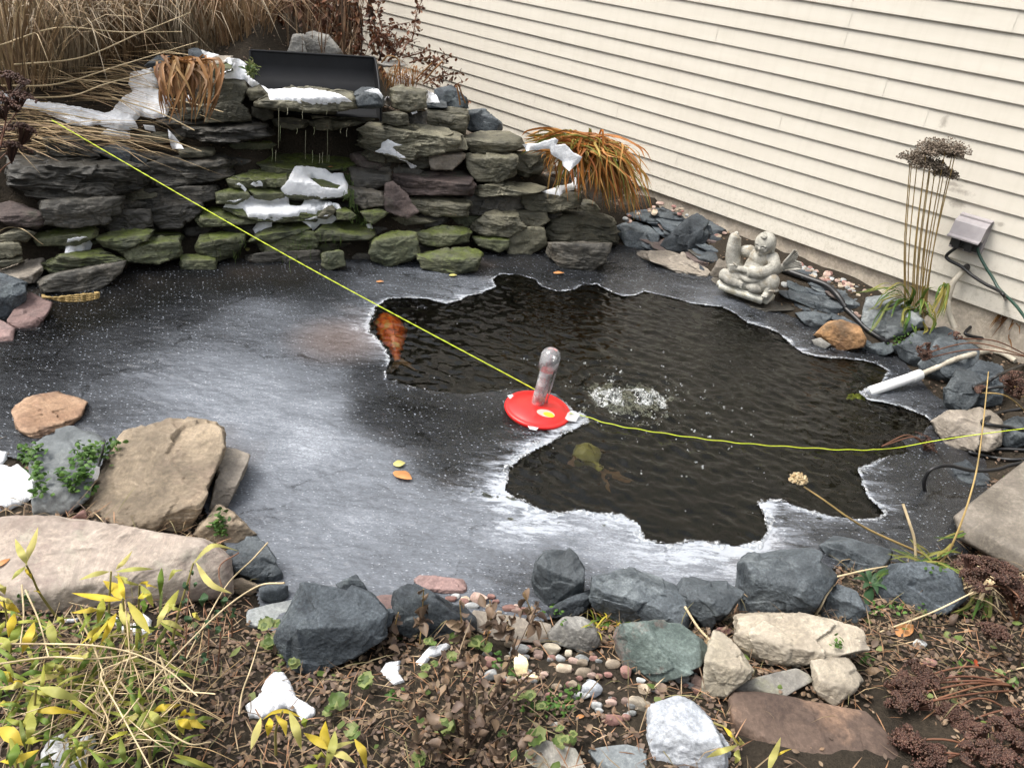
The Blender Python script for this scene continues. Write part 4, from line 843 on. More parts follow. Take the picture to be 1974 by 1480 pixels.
# crust of bubbly white ice along the open water
m_crust, nt, lk, b = mat('bubbly_ice')
b.inputs['Base Color'].default_value = (.9, .93, .95, 1); b.inputs['Roughness'].default_value = .07; b.inputs['IOR'].default_value = 1.4; b.inputs['Specular IOR Level'].default_value = .8
tcc = nt.new('ShaderNodeTexCoord'); ncc = N_(nt, 'ShaderNodeTexNoise', Scale=70., Detail=5., Roughness=.65); lk.new(tcc.outputs['Object'], ncc.inputs['Vector']); rcc = ramp(nt, [(.4, (1, 1, 1)), (.66, (.6, .6, .6))]); lk.new(ncc.outputs[0], rcc.inputs[0]); lk.new(rcc.outputs[0], b.inputs['Transmission Weight'])
EW = np.array([on_z(x, y)[:2] for x, y, w in EDGE_W]); EWv = np.array([e[2] for e in EDGE_W])
cb = MB(); st_ = .003
cgx, cgy = np.arange(hole_w[:, 0].min()-.08, hole_w[:, 0].max()+.08, st_), np.arange(hole_w[:, 1].min()-.08, hole_w[:, 1].max()+.08, st_); CX, CY = np.meshgrid(cgx, cgy, indexing='ij'); CP = np.stack([CX.ravel(), CY.ravel()], 1)
dc_ = polysd(CP[::1], hole_w[::12]); nb_ = np.where(np.abs(dc_) < .075)[0]; dn = polysd(CP[nb_], hole_w); dc_[nb_] = dn
ew = np.zeros(len(CP)); ew[nb_] = chunk(edge_w, CP[nb_]); p3 = np.c_[CP[nb_], 0*dn]
cl = np.full(len(CP), 0.); cl[nb_] = fbm(p3*14, 3)
sc = np.full(len(CP), 0.); sc[nb_] = np.abs(fbm(p3*46+fbm(p3*20, 2)[:, None]*.4, 2))
wid_ = np.clip(ew-.1, 0, 2)*.017*(.55+1.5*cl); inn = np.clip(ew, 0, 1.6)*.006*(.4+1.6*sc)
inside = (dc_ > -inn) & (dc_ < wid_) & (ew > .22) & (np.abs(dc_) < .075)
ni, nj = CX.shape; ii, jj = np.meshgrid(np.arange(ni-1), np.arange(nj-1), indexing='ij'); ii = ii.ravel(); jj = jj.ravel()
cf = np.stack([ii*nj+jj, (ii+1)*nj+jj, (ii+1)*nj+jj+1, ii*nj+jj+1], 1); cf = cf[inside[cf].all(1)]; us = np.unique(cf); rmp = -np.ones(len(CP), int); rmp[us] = np.arange(len(us))
pz = np.c_[CP[us], 0*us]; t_ = np.clip((dc_[us]+inn[us])/(wid_[us]+inn[us]+1e-6), 0, 1)
hz = .001+.0085*np.sqrt(np.clip(t_*(1-t_)*4, 0, 1))*(.4+.9*np.abs(fbm(pz*46, 2)))+.0035*fbm(pz*95, 2)
cb.add(np.c_[CP[us], hz], rmp[cf])
tag(cb.build('ice_crust', m_crust), kind='structure')

m_wat, nt, lk, b = mat('pond_water')
tc = nt.new('ShaderNodeTexCoord')
BUB = on_z(1210, 770)
b.inputs['Base Color'].default_value = (.34, .34, .25, 1); b.inputs['Transmission Weight'].default_value = 1; b.inputs['Roughness'].default_value = .04; b.inputs['IOR'].default_value = 1.29
wx = np.arange(-1.3, 2.2, .0095); wy = np.arange(1.5, 4.9, .0095)
WXX, WYY = np.meshgrid(wx, wy, indexing='ij'); wp = np.stack([WXX.ravel(), WYY.ravel(), 0*WXX.ravel()], 1)
rr = np.hypot(wp[:, 0]-BUB[0], wp[:, 1]-BUB[1]); wob = fbm(wp*5, 2)*.035
wz = (.008*np.exp(-rr/.3)+.0022)*np.sin((rr+wob)*2*math.pi/.085)*np.exp(-rr/.55)*np.clip(rr/.1, 0, 1)
ch = wp@np.array([[math.cos(.5), math.sin(.5), 0], [-math.sin(.5), math.cos(.5), 0], [0, 0, 1]])
wz += (fbm(ch*np.array([9, 20, 1])+3, 4)*.0052+np.abs(fbm(ch*np.array([13, 30, 1])+13, 3))*.003)*(1+.8*pnoise(wp*2.2))
wz += fbm(ch*np.array([26, 44, 1])+9, 2)*.0044
wz += fbm(ch*np.array([60, 85, 1])+5, 2)*.0006
wz += .014*np.exp(-(rr/.14)**2)*(.6+.9*np.abs(fbm(wp*28, 3)))
for _c, _a in ((on_z(755, 660), .0045), (on_z(1135, 905), .0035), (on_z(1200, 1010), .002)):
    wz += np.exp(-((wp[:, 0]-_c[0])**2+(wp[:, 1]-_c[1])**2)/.06)*_a*fbm(ch*np.array([30, 46, 1])+21, 2)
wz = np.minimum(wz, .03)-.0035
ni, nj = WXX.shape; ii, jj = np.meshgrid(np.arange(ni-1), np.arange(nj-1), indexing='ij'); ii = ii.ravel(); jj = jj.ravel()
wf = np.stack([ii*nj+jj, (ii+1)*nj+jj, (ii+1)*nj+jj+1, ii*nj+jj+1], 1)
keep = (polysd(wp, hole_w) < .12)
wf = wf[keep[wf].all(1)]
used = np.unique(wf); rm = -np.ones(len(wp), int); rm[used] = np.arange(len(used))
wp[:, 2] = wz
tag(mesh_np('water', wp[used], rm[wf], m_wat), kind='structure')
bpy.context.view_layer.update()
DG = bpy.context.evaluated_depsgraph_get()
def hit(x, y, zmin=None):
    """first surface the pixel's ray meets (rocks, ground, ice)"""
    d = ray(x, y); ok, p, n, *_ = S.ray_cast(DG, Vector(O0), Vector(d))
    p = np.array(p) if ok else on_G(x, y)
    return p
def lay(fr, s, lift=.006, n=40):
    """curve through pixels, resting on what it meets"""
    q = [hit(x, y)+Z3*lift for x, y in PX(fr, s)]
    return spline(q, n)

# ---------------------------------------------------------------- statue
m_st = rock_mat('weathered_cast_stone', (.19, .18, .155), (.39, .375, .33), (.21, .17, .115), speck=.15, scale=16, bump=.25, moss=-.14, vary=.02, mosscol=((.13, .12, .06), (.24, .2, .11)))
m_pl = rock_mat('weathered_plinth', (.3, .29, .25), (.5, .49, .43), (.26, .23, .15), speck=.12, scale=14, bump=.25, moss=-.16, vary=.02, mosscol=((.07, .08, .03), (.17, .16, .08)))
pA, pB = on_z(1377, 551, .05), on_z(1476, 586, .05)
sd_ = (pB-pA)/np.linalg.norm(pB-pA); LB = np.linalg.norm(pB-pA); K_ = LB/.37
statue = thing('garden_statue', 'weathered stone statue of a laughing child hugging a big carp on a plinth', 'statue', tuple(pA))
statue.rotation_euler = (0, 0, math.atan2(sd_[1], sd_[0])); statue.scale = (K_,)*3
b_ = bmesh.new(); bmesh.ops.create_cube(b_, size=1)
for v in b_.verts: v.co = Vector((v.co.x*.37+.185, v.co.y*.165+.082, v.co.z*.05+.008))
bmesh.ops.bevel(b_, geom=[e for e in b_.edges if abs(e.verts[0].co.z-e.verts[1].co.z) > .01], offset=.03, segments=6, affect='EDGES')
bmesh.ops.bevel(b_, geom=[e for e in b_.edges if abs(e.verts[0].co.z-e.verts[1].co.z) < .001 and len(e.link_faces) == 2 and e.calc_face_angle(0) > .5], offset=.008, segments=3, affect='EDGES')
me = bpy.data.meshes.new('plinth'); b_.to_mesh(me); b_.free(); me.materials.append(m_pl)
for p in me.polygons: p.use_smooth = True
o = bpy.data.objects.new('plinth', me); COL.objects.link(o); o.parent = statue
def capsule(mb, pts, rad, n=14):
    P = spline(pts, 12) if len(pts) > 2 else spline(pts, 5)
    r = np.interp(np.linspace(0, 1, len(P)), np.linspace(0, 1, len(rad)), rad)
    mb.tube(P, r, n); mb.blob(P[0], r[0], 3); mb.blob(P[-1], r[-1], 3)
def remeshed(mb, name, vox, mtl, parent, smooth_it=3, grooves=()):
    o = mb.build(name, mtl, None)
    md = o.modifiers.new('r', 'REMESH'); md.mode = 'VOXEL'; md.voxel_size = vox
    ms = o.modifiers.new('s', 'SMOOTH'); ms.factor = .5; ms.iterations = smooth_it
    dg = bpy.context.evaluated_depsgraph_get(); me = bpy.data.meshes.new_from_object(o.evaluated_get(dg))
    old = o.data; o.modifiers.clear(); o.data = me; bpy.data.meshes.remove(old); me.name = name
    n = len(me.vertices); V = np.empty(n*3); me.vertices.foreach_get('co', V); V = V.reshape(-1, 3)
    Nn = np.empty(n*3); me.vertices.foreach_get('normal', Nn); Nn = Nn.reshape(-1, 3); V0 = V.copy()
    for pts, r, dep in grooves:
        P = spline(pts, 16); d2 = ((V0[:, None]-P[None])**2).sum(2).min(1); w = np.clip(1-d2/r**2, 0, 1); V = V-Nn*(w*dep)[:, None]
    me.vertices.foreach_set('co', V.ravel()); me.update()
    me.polygons.foreach_set('use_smooth', np.ones(len(me.polygons), bool))
    if not me.materials: me.materials.append(mtl)
    o.parent = parent
    return o
mb = MB(); H0 = .033
hc = np.array([.232, .078, .262+H0*.2]); fd = np.array([-.10, -.95, -.2]); fd /= np.linalg.norm(fd)
fu = Z3-fd*fd[2]; fu /= np.linalg.norm(fu); fr_ = np.cross(fd, fu)   # face axes: fr_ to the statue's own left = viewer right? resolved by sign below
if fr_[0] < 0: fr_ = -fr_
RF = np.stack([fr_, -fd, fu])                   # rows: right, back, up
face = lambda a, b, c: hc+fr_*a-fd*b+fu*c
mb.blob(hc, (.06, .06, .056), 4, rot=RF.T); mb.blob(face(0, -.014, -.014), (.047, .043, .043), 4, rot=RF.T)
for s_ in (-1, 1):
    mb.blob(face(.026*s_, -.041, -.018), (.016, .013, .014), 3, rot=RF.T)        # cheeks
    mb.blob(face(.054*s_, .004, -.012), (.008, .011, .02), 3, rot=RF.T); mb.blob(face(.055*s_, -.001, -.03), (.008, .009, .011), 3, rot=RF.T)
    mb.blob(face(.021*s_, -.05, .008), (.013, .007, .005), 3, rot=RF.T)          # brows
mb.blob(face(0, -.058, -.01), (.0085, .009, .009), 3, rot=RF.T); mb.blob(face(0, -.055, .0), (.006, .007, .012), 3, rot=RF.T)
mb.blob(face(0, -.048, -.034), (.017, .012, .008), 3, rot=RF.T); mb.blob(face(0, -.04, -.046), (.022, .014, .01), 3, rot=RF.T)   # lips, chin
mb.blob(face(0, -.03, .047), (.02, .017, .009), 3, rot=RF.T)                     # hair tuft
mb.blob(face(.007, -.04, .044), (.012, .01, .008), 3, rot=RF.T)
mb.blob((.215, .085, .12), (.075, .062, .085), 4); mb.blob((.222, .082, .185), (.066, .05, .05), 4)           # trunk, shoulders
mb.blob((.205, .05, .1), (.068, .05, .06), 4)
capsule(mb, [(.292, .092, .198), (.325, .052, .17), (.285, .016, .14), (.225, .006, .13)], [.036, .035, .032, .03])   # near arm in a wide sleeve
mb.blob((.215, .004, .125), (.02, .022, .032), 3)
capsule(mb, [(.21, .002, .13), (.165, .0, .128), (.135, .004, .122)], [.0165, .0145, .0135])                  # forearm
mb.blob((.118, .003, .12), (.02, .01, .016), 3)                                                                # palm
for k in range(4):
    z = .133-k*.0088; capsule(mb, [(.108, -.004, z), (.092, -.007, z-.002), (.078+.003*k, -.002, z-.006)], [.0052, .005, .0042], 8)
capsule(mb, [(.128, -.006, .134), (.118, -.012, .142), (.107, -.012, .148)], [.0055, .005, .0045], 8)
capsule(mb, [(.15, .09, .2), (.11, .1, .19), (.085, .1, .175)], [.032, .028, .022])                            # far arm behind the fish
capsule(mb, [(.26, .06, .06), (.345, .028, .105)], [.05, .042]); capsule(mb, [(.35, .026, .1), (.342, .018, .045)], [.037, .026])
capsule(mb, [(.343, .02, .045), (.34, .012, .03)], [.025, .022])
mb.blob((.338, .002, .042), (.021, .03, .013), 3)                                                              # planted foot
for k in range(5): mb.blob((.323+k*.0075, -.026+abs(k-1)*.002, .038), (.0043, .009, .0055), 2)
capsule(mb, [(.18, .05, .055), (.1, .024, .06), (.058, .022, .062)], [.05, .04, .034])                         # folded leg
capsule(mb, [(.06, .016, .058), (.11, .0, .052), (.15, -.004, .05)], [.032, .026, .02])
mb.blob((.17, -.006, .052), (.022, .013, .017), 3)
for k in range(4): mb.blob((.187, -.012, .062-k*.008), (.008, .006, .0042), 2)
mb.blob((.25, .035, .055), (.07, .04, .035), 3); mb.blob((.255, .012, .052), (.05, .03, .026), 3)             # skirt between the legs
capsule(mb, [(.13, .03, .1), (.17, .008, .087), (.225, .0, .085), (.285, .025, .1)], [.012, .014, .014, .012]) # jacket hem
mb.blob((.105, .03, .1), (.02, .014, .035), 3); mb.blob((.35, .03, .07), (.042, .042, .012), 3)
gro = []
for s_ in (-1, 1):
    gro.append(([face(.009*s_, -.058, .0), face(.021*s_, -.056, .0035), face(.034*s_, -.047, -.002)], .0045, .0045))
    gro.append(([face(.008*s_, -.06, -.016), face(.02*s_, -.056, -.03)], .004, .0025))
gro += [([face(-.022, -.05, -.029), face(0, -.06, -.034), face(.022, -.05, -.029)], .0045, .004), ([face(-.03, -.04, .043), face(0, -.05, .04), face(.028, -.04, .043)], .005, .002)]
gro += [([(.235, -.028, .15), (.243, -.028, .125), (.235, -.028, .095)], .006, .005), ([(.27, -.02, .16), (.285, -.02, .13), (.29, -.015, .11)], .006, .005),
        ([(.2, -.03, .11), (.19, -.03, .09)], .005, .004), ([(.36, -.01, .08), (.345, -.014, .068), (.325, -.01, .07)], .006, .005),
        ([(.22, -.03, .06), (.235, -.035, .04)], .007, .005), ([(.265, -.03, .065), (.28, -.03, .045)], .007, .005), ([(.26, .04, .21), (.29, .03, .2)], .006, .004)]
_c = remeshed(mb, 'child_figure', .0023, m_st, statue, 2, gro)
def stretch(o, sx_=1.12, sy_=1.1, sz_=1.3):
    M_ = Matrix.Translation((.2, .06, .047))@Matrix.Diagonal((sx_, sy_, sz_, 1))@Matrix.Translation((-.2, -.05, -.033)); o.data.transform(M_)
stretch(_c)
# the carp: a lofted body with scales in relief, fins and a fanned tail
fsp = spline([(.052, .075, .272), (.05, .07, .25), (.056, .068, .2), (.07, .07, .14), (.11, .085, .085), (.19, .13, .075), (.27, .15, .1), (.32, .155, .14), (.345, .158, .165)], 150)
rw = np.interp(np.linspace(0, 1, 150), [0, .03, .1, .22, .4, .6, .8, .92, 1], [.008, .024, .04, .047, .05, .046, .034, .022, .018])
Tn = np.gradient(fsp, axis=0); Tn /= np.linalg.norm(Tn, axis=1)[:, None]
Sd = np.cross(Tn, np.array([0, 1., 0])); Sd /= np.linalg.norm(Sd, axis=1)[:, None]; Bn = np.cross(Tn, Sd)
na_ = 72; an = np.arange(na_)*2*math.pi/na_; sN = np.linspace(0, 1, 150)
A_, S_ = np.meshgrid(an, sN)
row = S_*34; rowi = np.floor(row); cell = A_/(2*math.pi)*18+.5*(rowi % 2); cf = cell-np.floor(cell)-.5
edge = row-rowi-(.55-2.0*cf**2); sc_ = np.where(edge < 0, .35, 1.0-.8*np.clip(edge, 0, 1))
hgt = .0022*sc_*np.clip((S_-.22)/.03, 0, 1)*np.clip((.93-S_)/.05, 0, 1)
gill = np.abs(S_-.205-.02*np.cos(A_)); hgt -= .003*np.clip(1-gill/.008, 0, 1)
gill2 = np.abs(S_-.175-.02*np.cos(A_)); hgt -= .002*np.clip(1-gill2/.006, 0, 1)
RR = rw[:, None]+hgt
V = fsp[:, None]+(Sd[:, None]*np.cos(A_)[..., None]*.82+Bn[:, None]*np.sin(A_)[..., None]*1.)*RR[..., None]
mb = MB(); i, j = np.meshgrid(np.arange(149), np.arange(na_), indexing='ij'); i = i.ravel(); j = j.ravel(); k = (j+1) % na_
mb.add(V.reshape(-1, 3), np.stack([i*na_+j, i*na_+k, (i+1)*na_+k, (i+1)*na_+j], 1))
mb.blob((.05, .074, .27), (.014, .012, .012), 3)
for s_ in (-1, 1): mb.blob((.052+.0, .07+s_*.033, .235), (.006, .005, .006), 3)
fish = mb.build('carp', m_st, statue); stretch(fish)
tb = MB(); nf_ = 40
for side in (0,):
    u_ = np.linspace(-1, 1, nf_)
    rib = .0018*np.cos(u_*34)
    root = np.array([.335, .157, .155])
    inner = np.stack([.335+.0*u_, .157+.004*rib/.002, .155+u_*.02], 1)
    ang = R(38)+u_*R(30); ln = .105*(1-.28*np.exp(-(u_/.32)**2))
    out = np.stack([root[0]+np.cos(ang)*ln, .165+rib*2+0*u_, root[2]+np.sin(ang)*ln], 1)
    rows = [inner*(1-t)+out*t+np.array([0, .012*math.sin(t*2), 0])+np.stack([0*u_, rib*t*2, 0*u_], 1) for t in np.linspace(0, 1, 8)]
    for d_, fl in ((.005, False), (-.005, True)):
        V = np.concatenate([r_+np.array([0, d_*(1-.6*q/7), 0]) for q, r_ in enumerate(rows)])
        i, j = np.meshgrid(np.arange(7), np.arange(nf_-1), indexing='ij'); i = i.ravel(); j = j.ravel()
        f_ = np.stack([i*nf_+j, i*nf_+j+1, (i+1)*nf_+j+1, (i+1)*nf_+j], 1); tb.add(V, f_[:, ::-1] if fl else f_)
    for q in (0, nf_-1):
        tb.tube(np.array([r_[q] for r_ in rows]), .005, 6)
    tb.tube(rows[-1], .0028, 6)
stretch(tb.build('tail_fin', m_st, fish))

# ---------------------------------------------------------------- red floating pond heater
m_red = plain('red_plastic', (.72, .02, .018), .32, .12, 12, bump=.05)
m_yel = plain('yellow_highlight', (.9, .55, .03), .35, .1)
m_clear, nt, lk, b = mat('clear_tube')
tr = nt.new('ShaderNodeBsdfTransparent'); gl = nt.new('ShaderNodeBsdfGlossy'); gl.inputs['Roughness'].default_value = .12; df = nt.new('ShaderNodeBsdfDiffuse'); df.inputs[0].default_value = (.85, .85, .86, 1)
lw = nt.new('ShaderNodeLayerWeight'); lw.inputs[0].default_value = .45; m1 = nt.new('ShaderNodeMixShader'); m2 = nt.new('ShaderNodeMixShader')
tcx = nt.new('ShaderNodeTexCoord'); nz_ = N_(nt, 'ShaderNodeTexNoise', Scale=28., Detail=5.); lk.new(tcx.outputs['Object'], nz_.inputs['Vector'])
rz_ = ramp(nt, [(.4, (.14, .14, .14)), (.62, (.4, .4, .4))]); lk.new(nz_.outputs[0], rz_.inputs[0])
lk.new(rz_.outputs[0], m1.inputs[0]); lk.new(tr.outputs[0], m1.inputs[1]); lk.new(df.outputs[0], m1.inputs[2])
lk.new(math_(nt, lk, 'MULTIPLY', lw.outputs['Fresnel'], .9), m2.inputs[0]); lk.new(m1.outputs[0], m2.inputs[1]); lk.new(gl.outputs[0], m2.inputs[2]); lk.new(m2.outputs[0], nt['Material Output'].inputs[0])
m_blk = plain('black_rubber', (.012, .012, .013), .42, .3, 40)
m_icef, nt, lk, b = mat('thin_ice'); b.inputs['Base Color'].default_value = (.8, .8, .82, 1); b.inputs['Roughness'].default_value = .3; b.inputs['Alpha'].default_value = .55
dc = on_z(1036, 790, .012)
ax = (at_y(1063, 682, math.hypot(*on_z(1036, 778, .02)[:2])-.01)-on_z(1036, 778, .02)); axl = np.linalg.norm(ax); ax /= axl
heater = thing('pond_heater', 'red floating pond heater disc with a capped clear tube, frozen into the ice', 'pond heater', tuple(dc))
q_ = Vector((0, 0, 1)).rotation_difference(Vector(ax*np.array([.55, .4, 1]))); q2 = Vector((0, 0, 1)).rotation_difference(Vector(ax))
mr = np.array(q_.to_matrix()); mt = np.array(q2.to_matrix())
def lathe(mb, prof, n=40, M=None, off=(0, 0, 0), mi=0):
    prof = np.asarray(prof, float); an = np.arange(n)*2*math.pi/n
    V = np.stack([prof[:, 0][:, None]*np.cos(an), prof[:, 0][:, None]*np.sin(an), np.repeat(prof[:, 1][:, None], n, 1)], -1).reshape(-1, 3)
    if M is not None: V = V@M.T
    i, j = np.meshgrid(np.arange(len(prof)-1), np.arange(n), indexing='ij'); i = i.ravel(); j = j.ravel(); k = (j+1) % n
    mb.add(V+np.asarray(off), np.stack([i*n+j, i*n+k, (i+1)*n+k, (i+1)*n+j], 1), mi)
RD = np.linalg.norm(on_z(1099, 800, .01)-on_z(972, 778, .01))*.5
mb = MB(); lathe(mb, [(.001, -.02), (RD*.6, -.03), (RD*.93, -.016), (RD, 0), (RD*.985, .007), (RD*.93, .0095), (RD*.9, .008), (RD*.87, .012), (RD*.5, .021), (.04, .024), (.001, .025)], 64, mr)
disc = mb.build('disc', m_red, heater)
# pale and yellow highlight painted onto the disc as colour, two millimetres proud
mb = MB()
for (x, y, r1_, r2_, mi_) in [(1052, 797, .036, .013, 0), (1058, 799, .022, .008, 1)]:
    c_ = on_z(x, y, .03)-dc; t_ = np.linspace(0, 2*math.pi, 25)[:-1]
    loc = np.linalg.inv(mr)@c_; base_ = np.stack([loc[0]+np.cos(t_)*r1_, loc[1]+np.sin(t_)*r1_*.62, 0*t_], 1)
    rad_ = np.hypot(base_[:, 0], base_[:, 1]); base_[:, 2] = np.interp(rad_, [.04, RD*.5, RD*.87], [.024, .021, .012])+.0015+.0008*mi_
    cc = np.array([[loc[0], loc[1], np.interp(np.hypot(loc[0], loc[1]), [.04, RD*.5, RD*.87], [.024, .021, .012])+.002+.0008*mi_]])
    V = np.concatenate([base_, cc])@mr.T; k = np.arange(24); mb.add(V, np.stack([k, (k+1) % 24, np.full(24, 24)], 1), mi_)
m_pink = plain('pale_highlight', (.8, .38, .33), .4, .2, 60)
mb.build('highlight_patch', None, disc, mats=[m_pink, m_yel])
tp = on_z(1036, 779, .03)-dc
mb = MB(); lathe(mb, [(.0245, 0), (.026, .004), (.026, axl*.93), (.0235, axl*.93), (.0235, .006)], 32, mt, tp); mb.build('tube', m_clear, heater)
mb = MB(); lathe(mb, [(.037, axl*.72), (.0385, axl*.72), (.0385, axl*.93), (.037, axl*.99), (.03, axl*1.05), (.017, axl*1.09), (.001, axl*1.1)], 32, mt, tp)
mb.build('cap', m_clear, heater)
mb = MB(); s0 = tp+mt@np.array([.008, -.004, .01]); mb.tube([s0, s0+mt@np.array([.004, 0, axl*.45]), s0+mt@np.array([.0, 0, axl*.9])], .0028, 8); mb.build('wire', m_blk, heater)
mb = MB(); s0 = tp+mt@np.array([.034, .01, 0]); mb.tube([s0, s0+mt@np.array([.002, 0, axl*.75])], .0042, 8); mb.build('strut', m_clear, heater)
for nme, fr, pts in (('ice_flake', 'T', '285,650 330,640 415,720 400,745 350,735'), ('ice_flake', 'T', '465,920 510,905 590,950 560,985 500,975'), ('ice_flake', 'T', '815,850 900,790 980,830 940,900 860,890')):
    P = densify(PX(fr, pts), 2, .6, 3); V = [on_z(x, y, .031 if fr and pts[:3] == '285' else .014) for x, y in P]; V = np.array(V); c_ = V.mean(0)
    n = len(V); mb = MB(); mb.add(np.concatenate([V-dc, [c_-dc+Z3*.002]]), np.stack([np.arange(n), (np.arange(n)+1) % n, np.full(n, n)], 1)); mb.build(nme, m_icef, heater)

# ---------------------------------------------------------------- black waterfall trough
m_abs = plain('black_plastic', (.007, .0075, .009), .5, .35, 14, bump=.05, spec=.22)
tl, tr_ = at_y(482, 98, 4.74), at_y(722, 112, 4.78)
ux = tr_-tl; wid = np.linalg.norm(ux[:2]); ux = np.array([ux[0], ux[1], 0])/wid; uy = np.array([-ux[1], ux[0], 0])
trough = thing('waterfall_trough', 'black plastic waterfall trough open to the front above the spill slab', 'waterfall trough', tuple(tl))
prof = [(0, 0), (-.012, -.06), (-.03, -.118), (-.06, -.128), (-.085, -.2), (-.12, -.265), (-.19, -.27)]
mb = MB(); xs = np.linspace(0, wid, 12)
for off, fl in ((0, False), (.008, True)):
    V = np.concatenate([[ux*x+uy*(a+off)+Z3*(z+(tr_[2]-tl[2])*x/wid-off*.5) for x in xs] for a, z in prof]); n = 12
    i, j = np.meshgrid(np.arange(len(prof)-1), np.arange(n-1), indexing='ij'); i = i.ravel(); j = j.ravel(); f_ = np.stack([i*n+j, i*n+j+1, (i+1)*n+j+1, (i+1)*n+j], 1); mb.add(V, f_ if fl else f_[:, ::-1])
mb.tube([ux*x+uy*.004+Z3*((tr_[2]-tl[2])*x/wid) for x in xs], .007, 8); mb.build('back_panel', m_abs, trough)
for s_, x_ in (('side_panel', wid), ('side_panel', 0.)):
    front = [(0, 0), (-.05, -.008), (-.12, -.045), (-.2, -.11), (-.26, -.19), (-.28, -.27)] if x_ else [(0, 0), (-.03, -.06), (-.07, -.15), (-.12, -.27)]
    fs = spline([(a, 0, z) for a, z in front], 20); bs_ = np.array([(np.interp(z, [-.27, -.2, -.12, 0], [-.12, -.085, -.03, 0]), 0, z) for z in fs[:, 2]])
    mb = MB(); dz_ = (tr_[2]-tl[2])*x_/wid
    for off, fl in ((-.004, False), (.004, True)):
        V = np.concatenate([[ux*(x_+off)+uy*p[0]+Z3*(p[2]+dz_) for p in fs], [ux*(x_+off)+uy*p[0]+Z3*(p[2]+dz_) for p in bs_]]); k = np.arange(19)
        f_ = np.stack([k, k+1, k+21, k+20], 1); mb.add(V, f_[:, ::-1] if fl else f_)
    mb.tube([ux*x_+uy*p[0]+Z3*(p[2]+dz_) for p in fs], .0065, 8); mb.build(s_, m_abs, trough)

# ---------------------------------------------------------------- outlet box, cords, pipes
m_box = plain('mauve_grey_plastic', (.36, .33, .335), .55, .15, 25, bump=.04)
m_dark = plain('dark_socket', (.02, .02, .02), .5, .2)
bo = on_wall(*px('R', [(1140, 150)])[0], .014); be = on_wall(*px('R', [(1462, 240)])[0], .014); BWd = np.linalg.norm(be-bo)
box = thing('outlet_box', 'mauve grey weatherproof outlet box with its cover hanging open on the siding', 'outlet box', tuple(bo))
box.rotation_euler = house.rotation_euler
T_ = BWd
cv = [(0, 0), (-.052, -.022), (-.062, -.03), (-.082, -.088), (-.1, -.094), (-.1, -.1)]     # side profile: (out, z)
def shell(mb, prof, x0, x1, th=.003):
    n = len(prof); xs = [x0, x1]
    for d_, fl in ((0, False), (th, True)):
        V = np.array([(x, a+d_, z-d_) for a, z in prof for x in xs]); k = np.arange(n-1)
        f_ = np.stack([2*k, 2*k+1, 2*k+3, 2*k+2], 1); mb.add(V, f_ if fl else f_[:, ::-1])
mb = MB(); shell(mb, cv, 0, T_)
for x in (0, T_):
    mb.add([(x, a, z) for a, z in cv[:4]]+[(x, .0, -.03), (x, -.045, -.1)], [[0, 1, 4], [1, 2, 4], [2, 3, 5], [2, 5, 4]])
mb.box((T_*.4, -.104, -.1), (T_*.6, -.09, -.093)); mb.build('cover', m_box, box, smooth=False)
mb = MB(); mb.box((T_*.02, -.03, -.165), (T_*1.0, .012, -.004)); mb.build('back_plate', m_box, box, smooth=False)
mb = MB(); mb.box((T_*.06, -.05, -.15), (T_*.93, -.031, -.03)); mb.box((T_*.2, -.075, -.15), (T_*.4, -.051, -.1)); mb.box((T_*.6, -.075, -.15), (T_*.8, -.051, -.1)); mb.build('socket', m_dark, box, smooth=False)
m_grn = plain('green_cord', (.012, .045, .03), .4, .2, 40); m_gry = plain('grey_sleeve', (.05, .047, .045), .5, .3, 40)
W_ = lambda fr, s, o_: [on_wall(x, y, q) for (x, y), q in zip(PX(fr, s), o_)]
c1 = W_('R', '1160,440 1080,510 980,590 1000,640 1130,710 1240,800 1380,890 1500,950 1565,1010', [.07, .07, .07, .07, .06, .07, .1, .13, .17])
c1 += [on_z(*p, z) for p, z in zip(PX('R', '1580,1080 1530,1130 1430,1170 1300,1260 1180,1360 1180,1400 1300,1430 1500,1455 1765,1478 1900,1480'), [.2, .18, .17, .15, .12, .11, .1, .1, .1, .1])]
mb = MB(); mb.tube(spline(c1, 140), .0078, 10); tag(mb.build('power_cord', m_blk), 'thick black power cord looping from the outlet box down to the rocks', 'cord')
c2 = W_('R', '1290,515 1310,590 1380,720 1450,830 1500,920 1560,985', [.06, .06, .07, .08, .1, .12])+[on_wall(*p, q) for p, q in zip(PX('R', '1650,1070 1720,1150 1790,1250'), [.16, .2, .25])]
mb = MB(); mb.tube(spline(c2, 80), .0068, 10); tag(mb.build('power_cord', m_grn), 'dark green power cord running from the outlet box to the right photo edge', 'cord')
m_hose = plain('beige_hose', (.5, .45, .36), .5, .2, 30, bump=.1); m_pvc = plain('white_pvc', (.82, .82, .8), .35, .05, 20)
ch_ = W_('R', '1165,735 1110,790 1050,860 1010,970 990,1060', [.03, .05, .07, .08, .09])+[on_wall(*p, .12) for p in PX('R', '990,1100 1005,1190 1030,1260 1060,1330')]
hosew = thing('drain_hose', 'beige hose hanging from a dark fitting on the siding behind the green leaves', 'hose', tuple(ch_[0]))
mb = MB(); mb.tube(spline(ch_, 50)-ch_[0], .0135, 12); mb.build('hose', m_hose, hosew)
mb = MB(); mb.tube([np.array(on_wall(*px('R', [(1185, 712)])[0], 0))-ch_[0], np.zeros(3)], .016, 12); mb.build('fitting', m_gry, hosew)
pp_ = [on_z(1676, 755, .0), on_z(1700, 747, .022), on_z(1774, 722, .06)]
ret = thing('return_pipe', 'white pipe end on a beige flexible hose reaching into the pond from the right', 'pipe', tuple(pp_[0]))
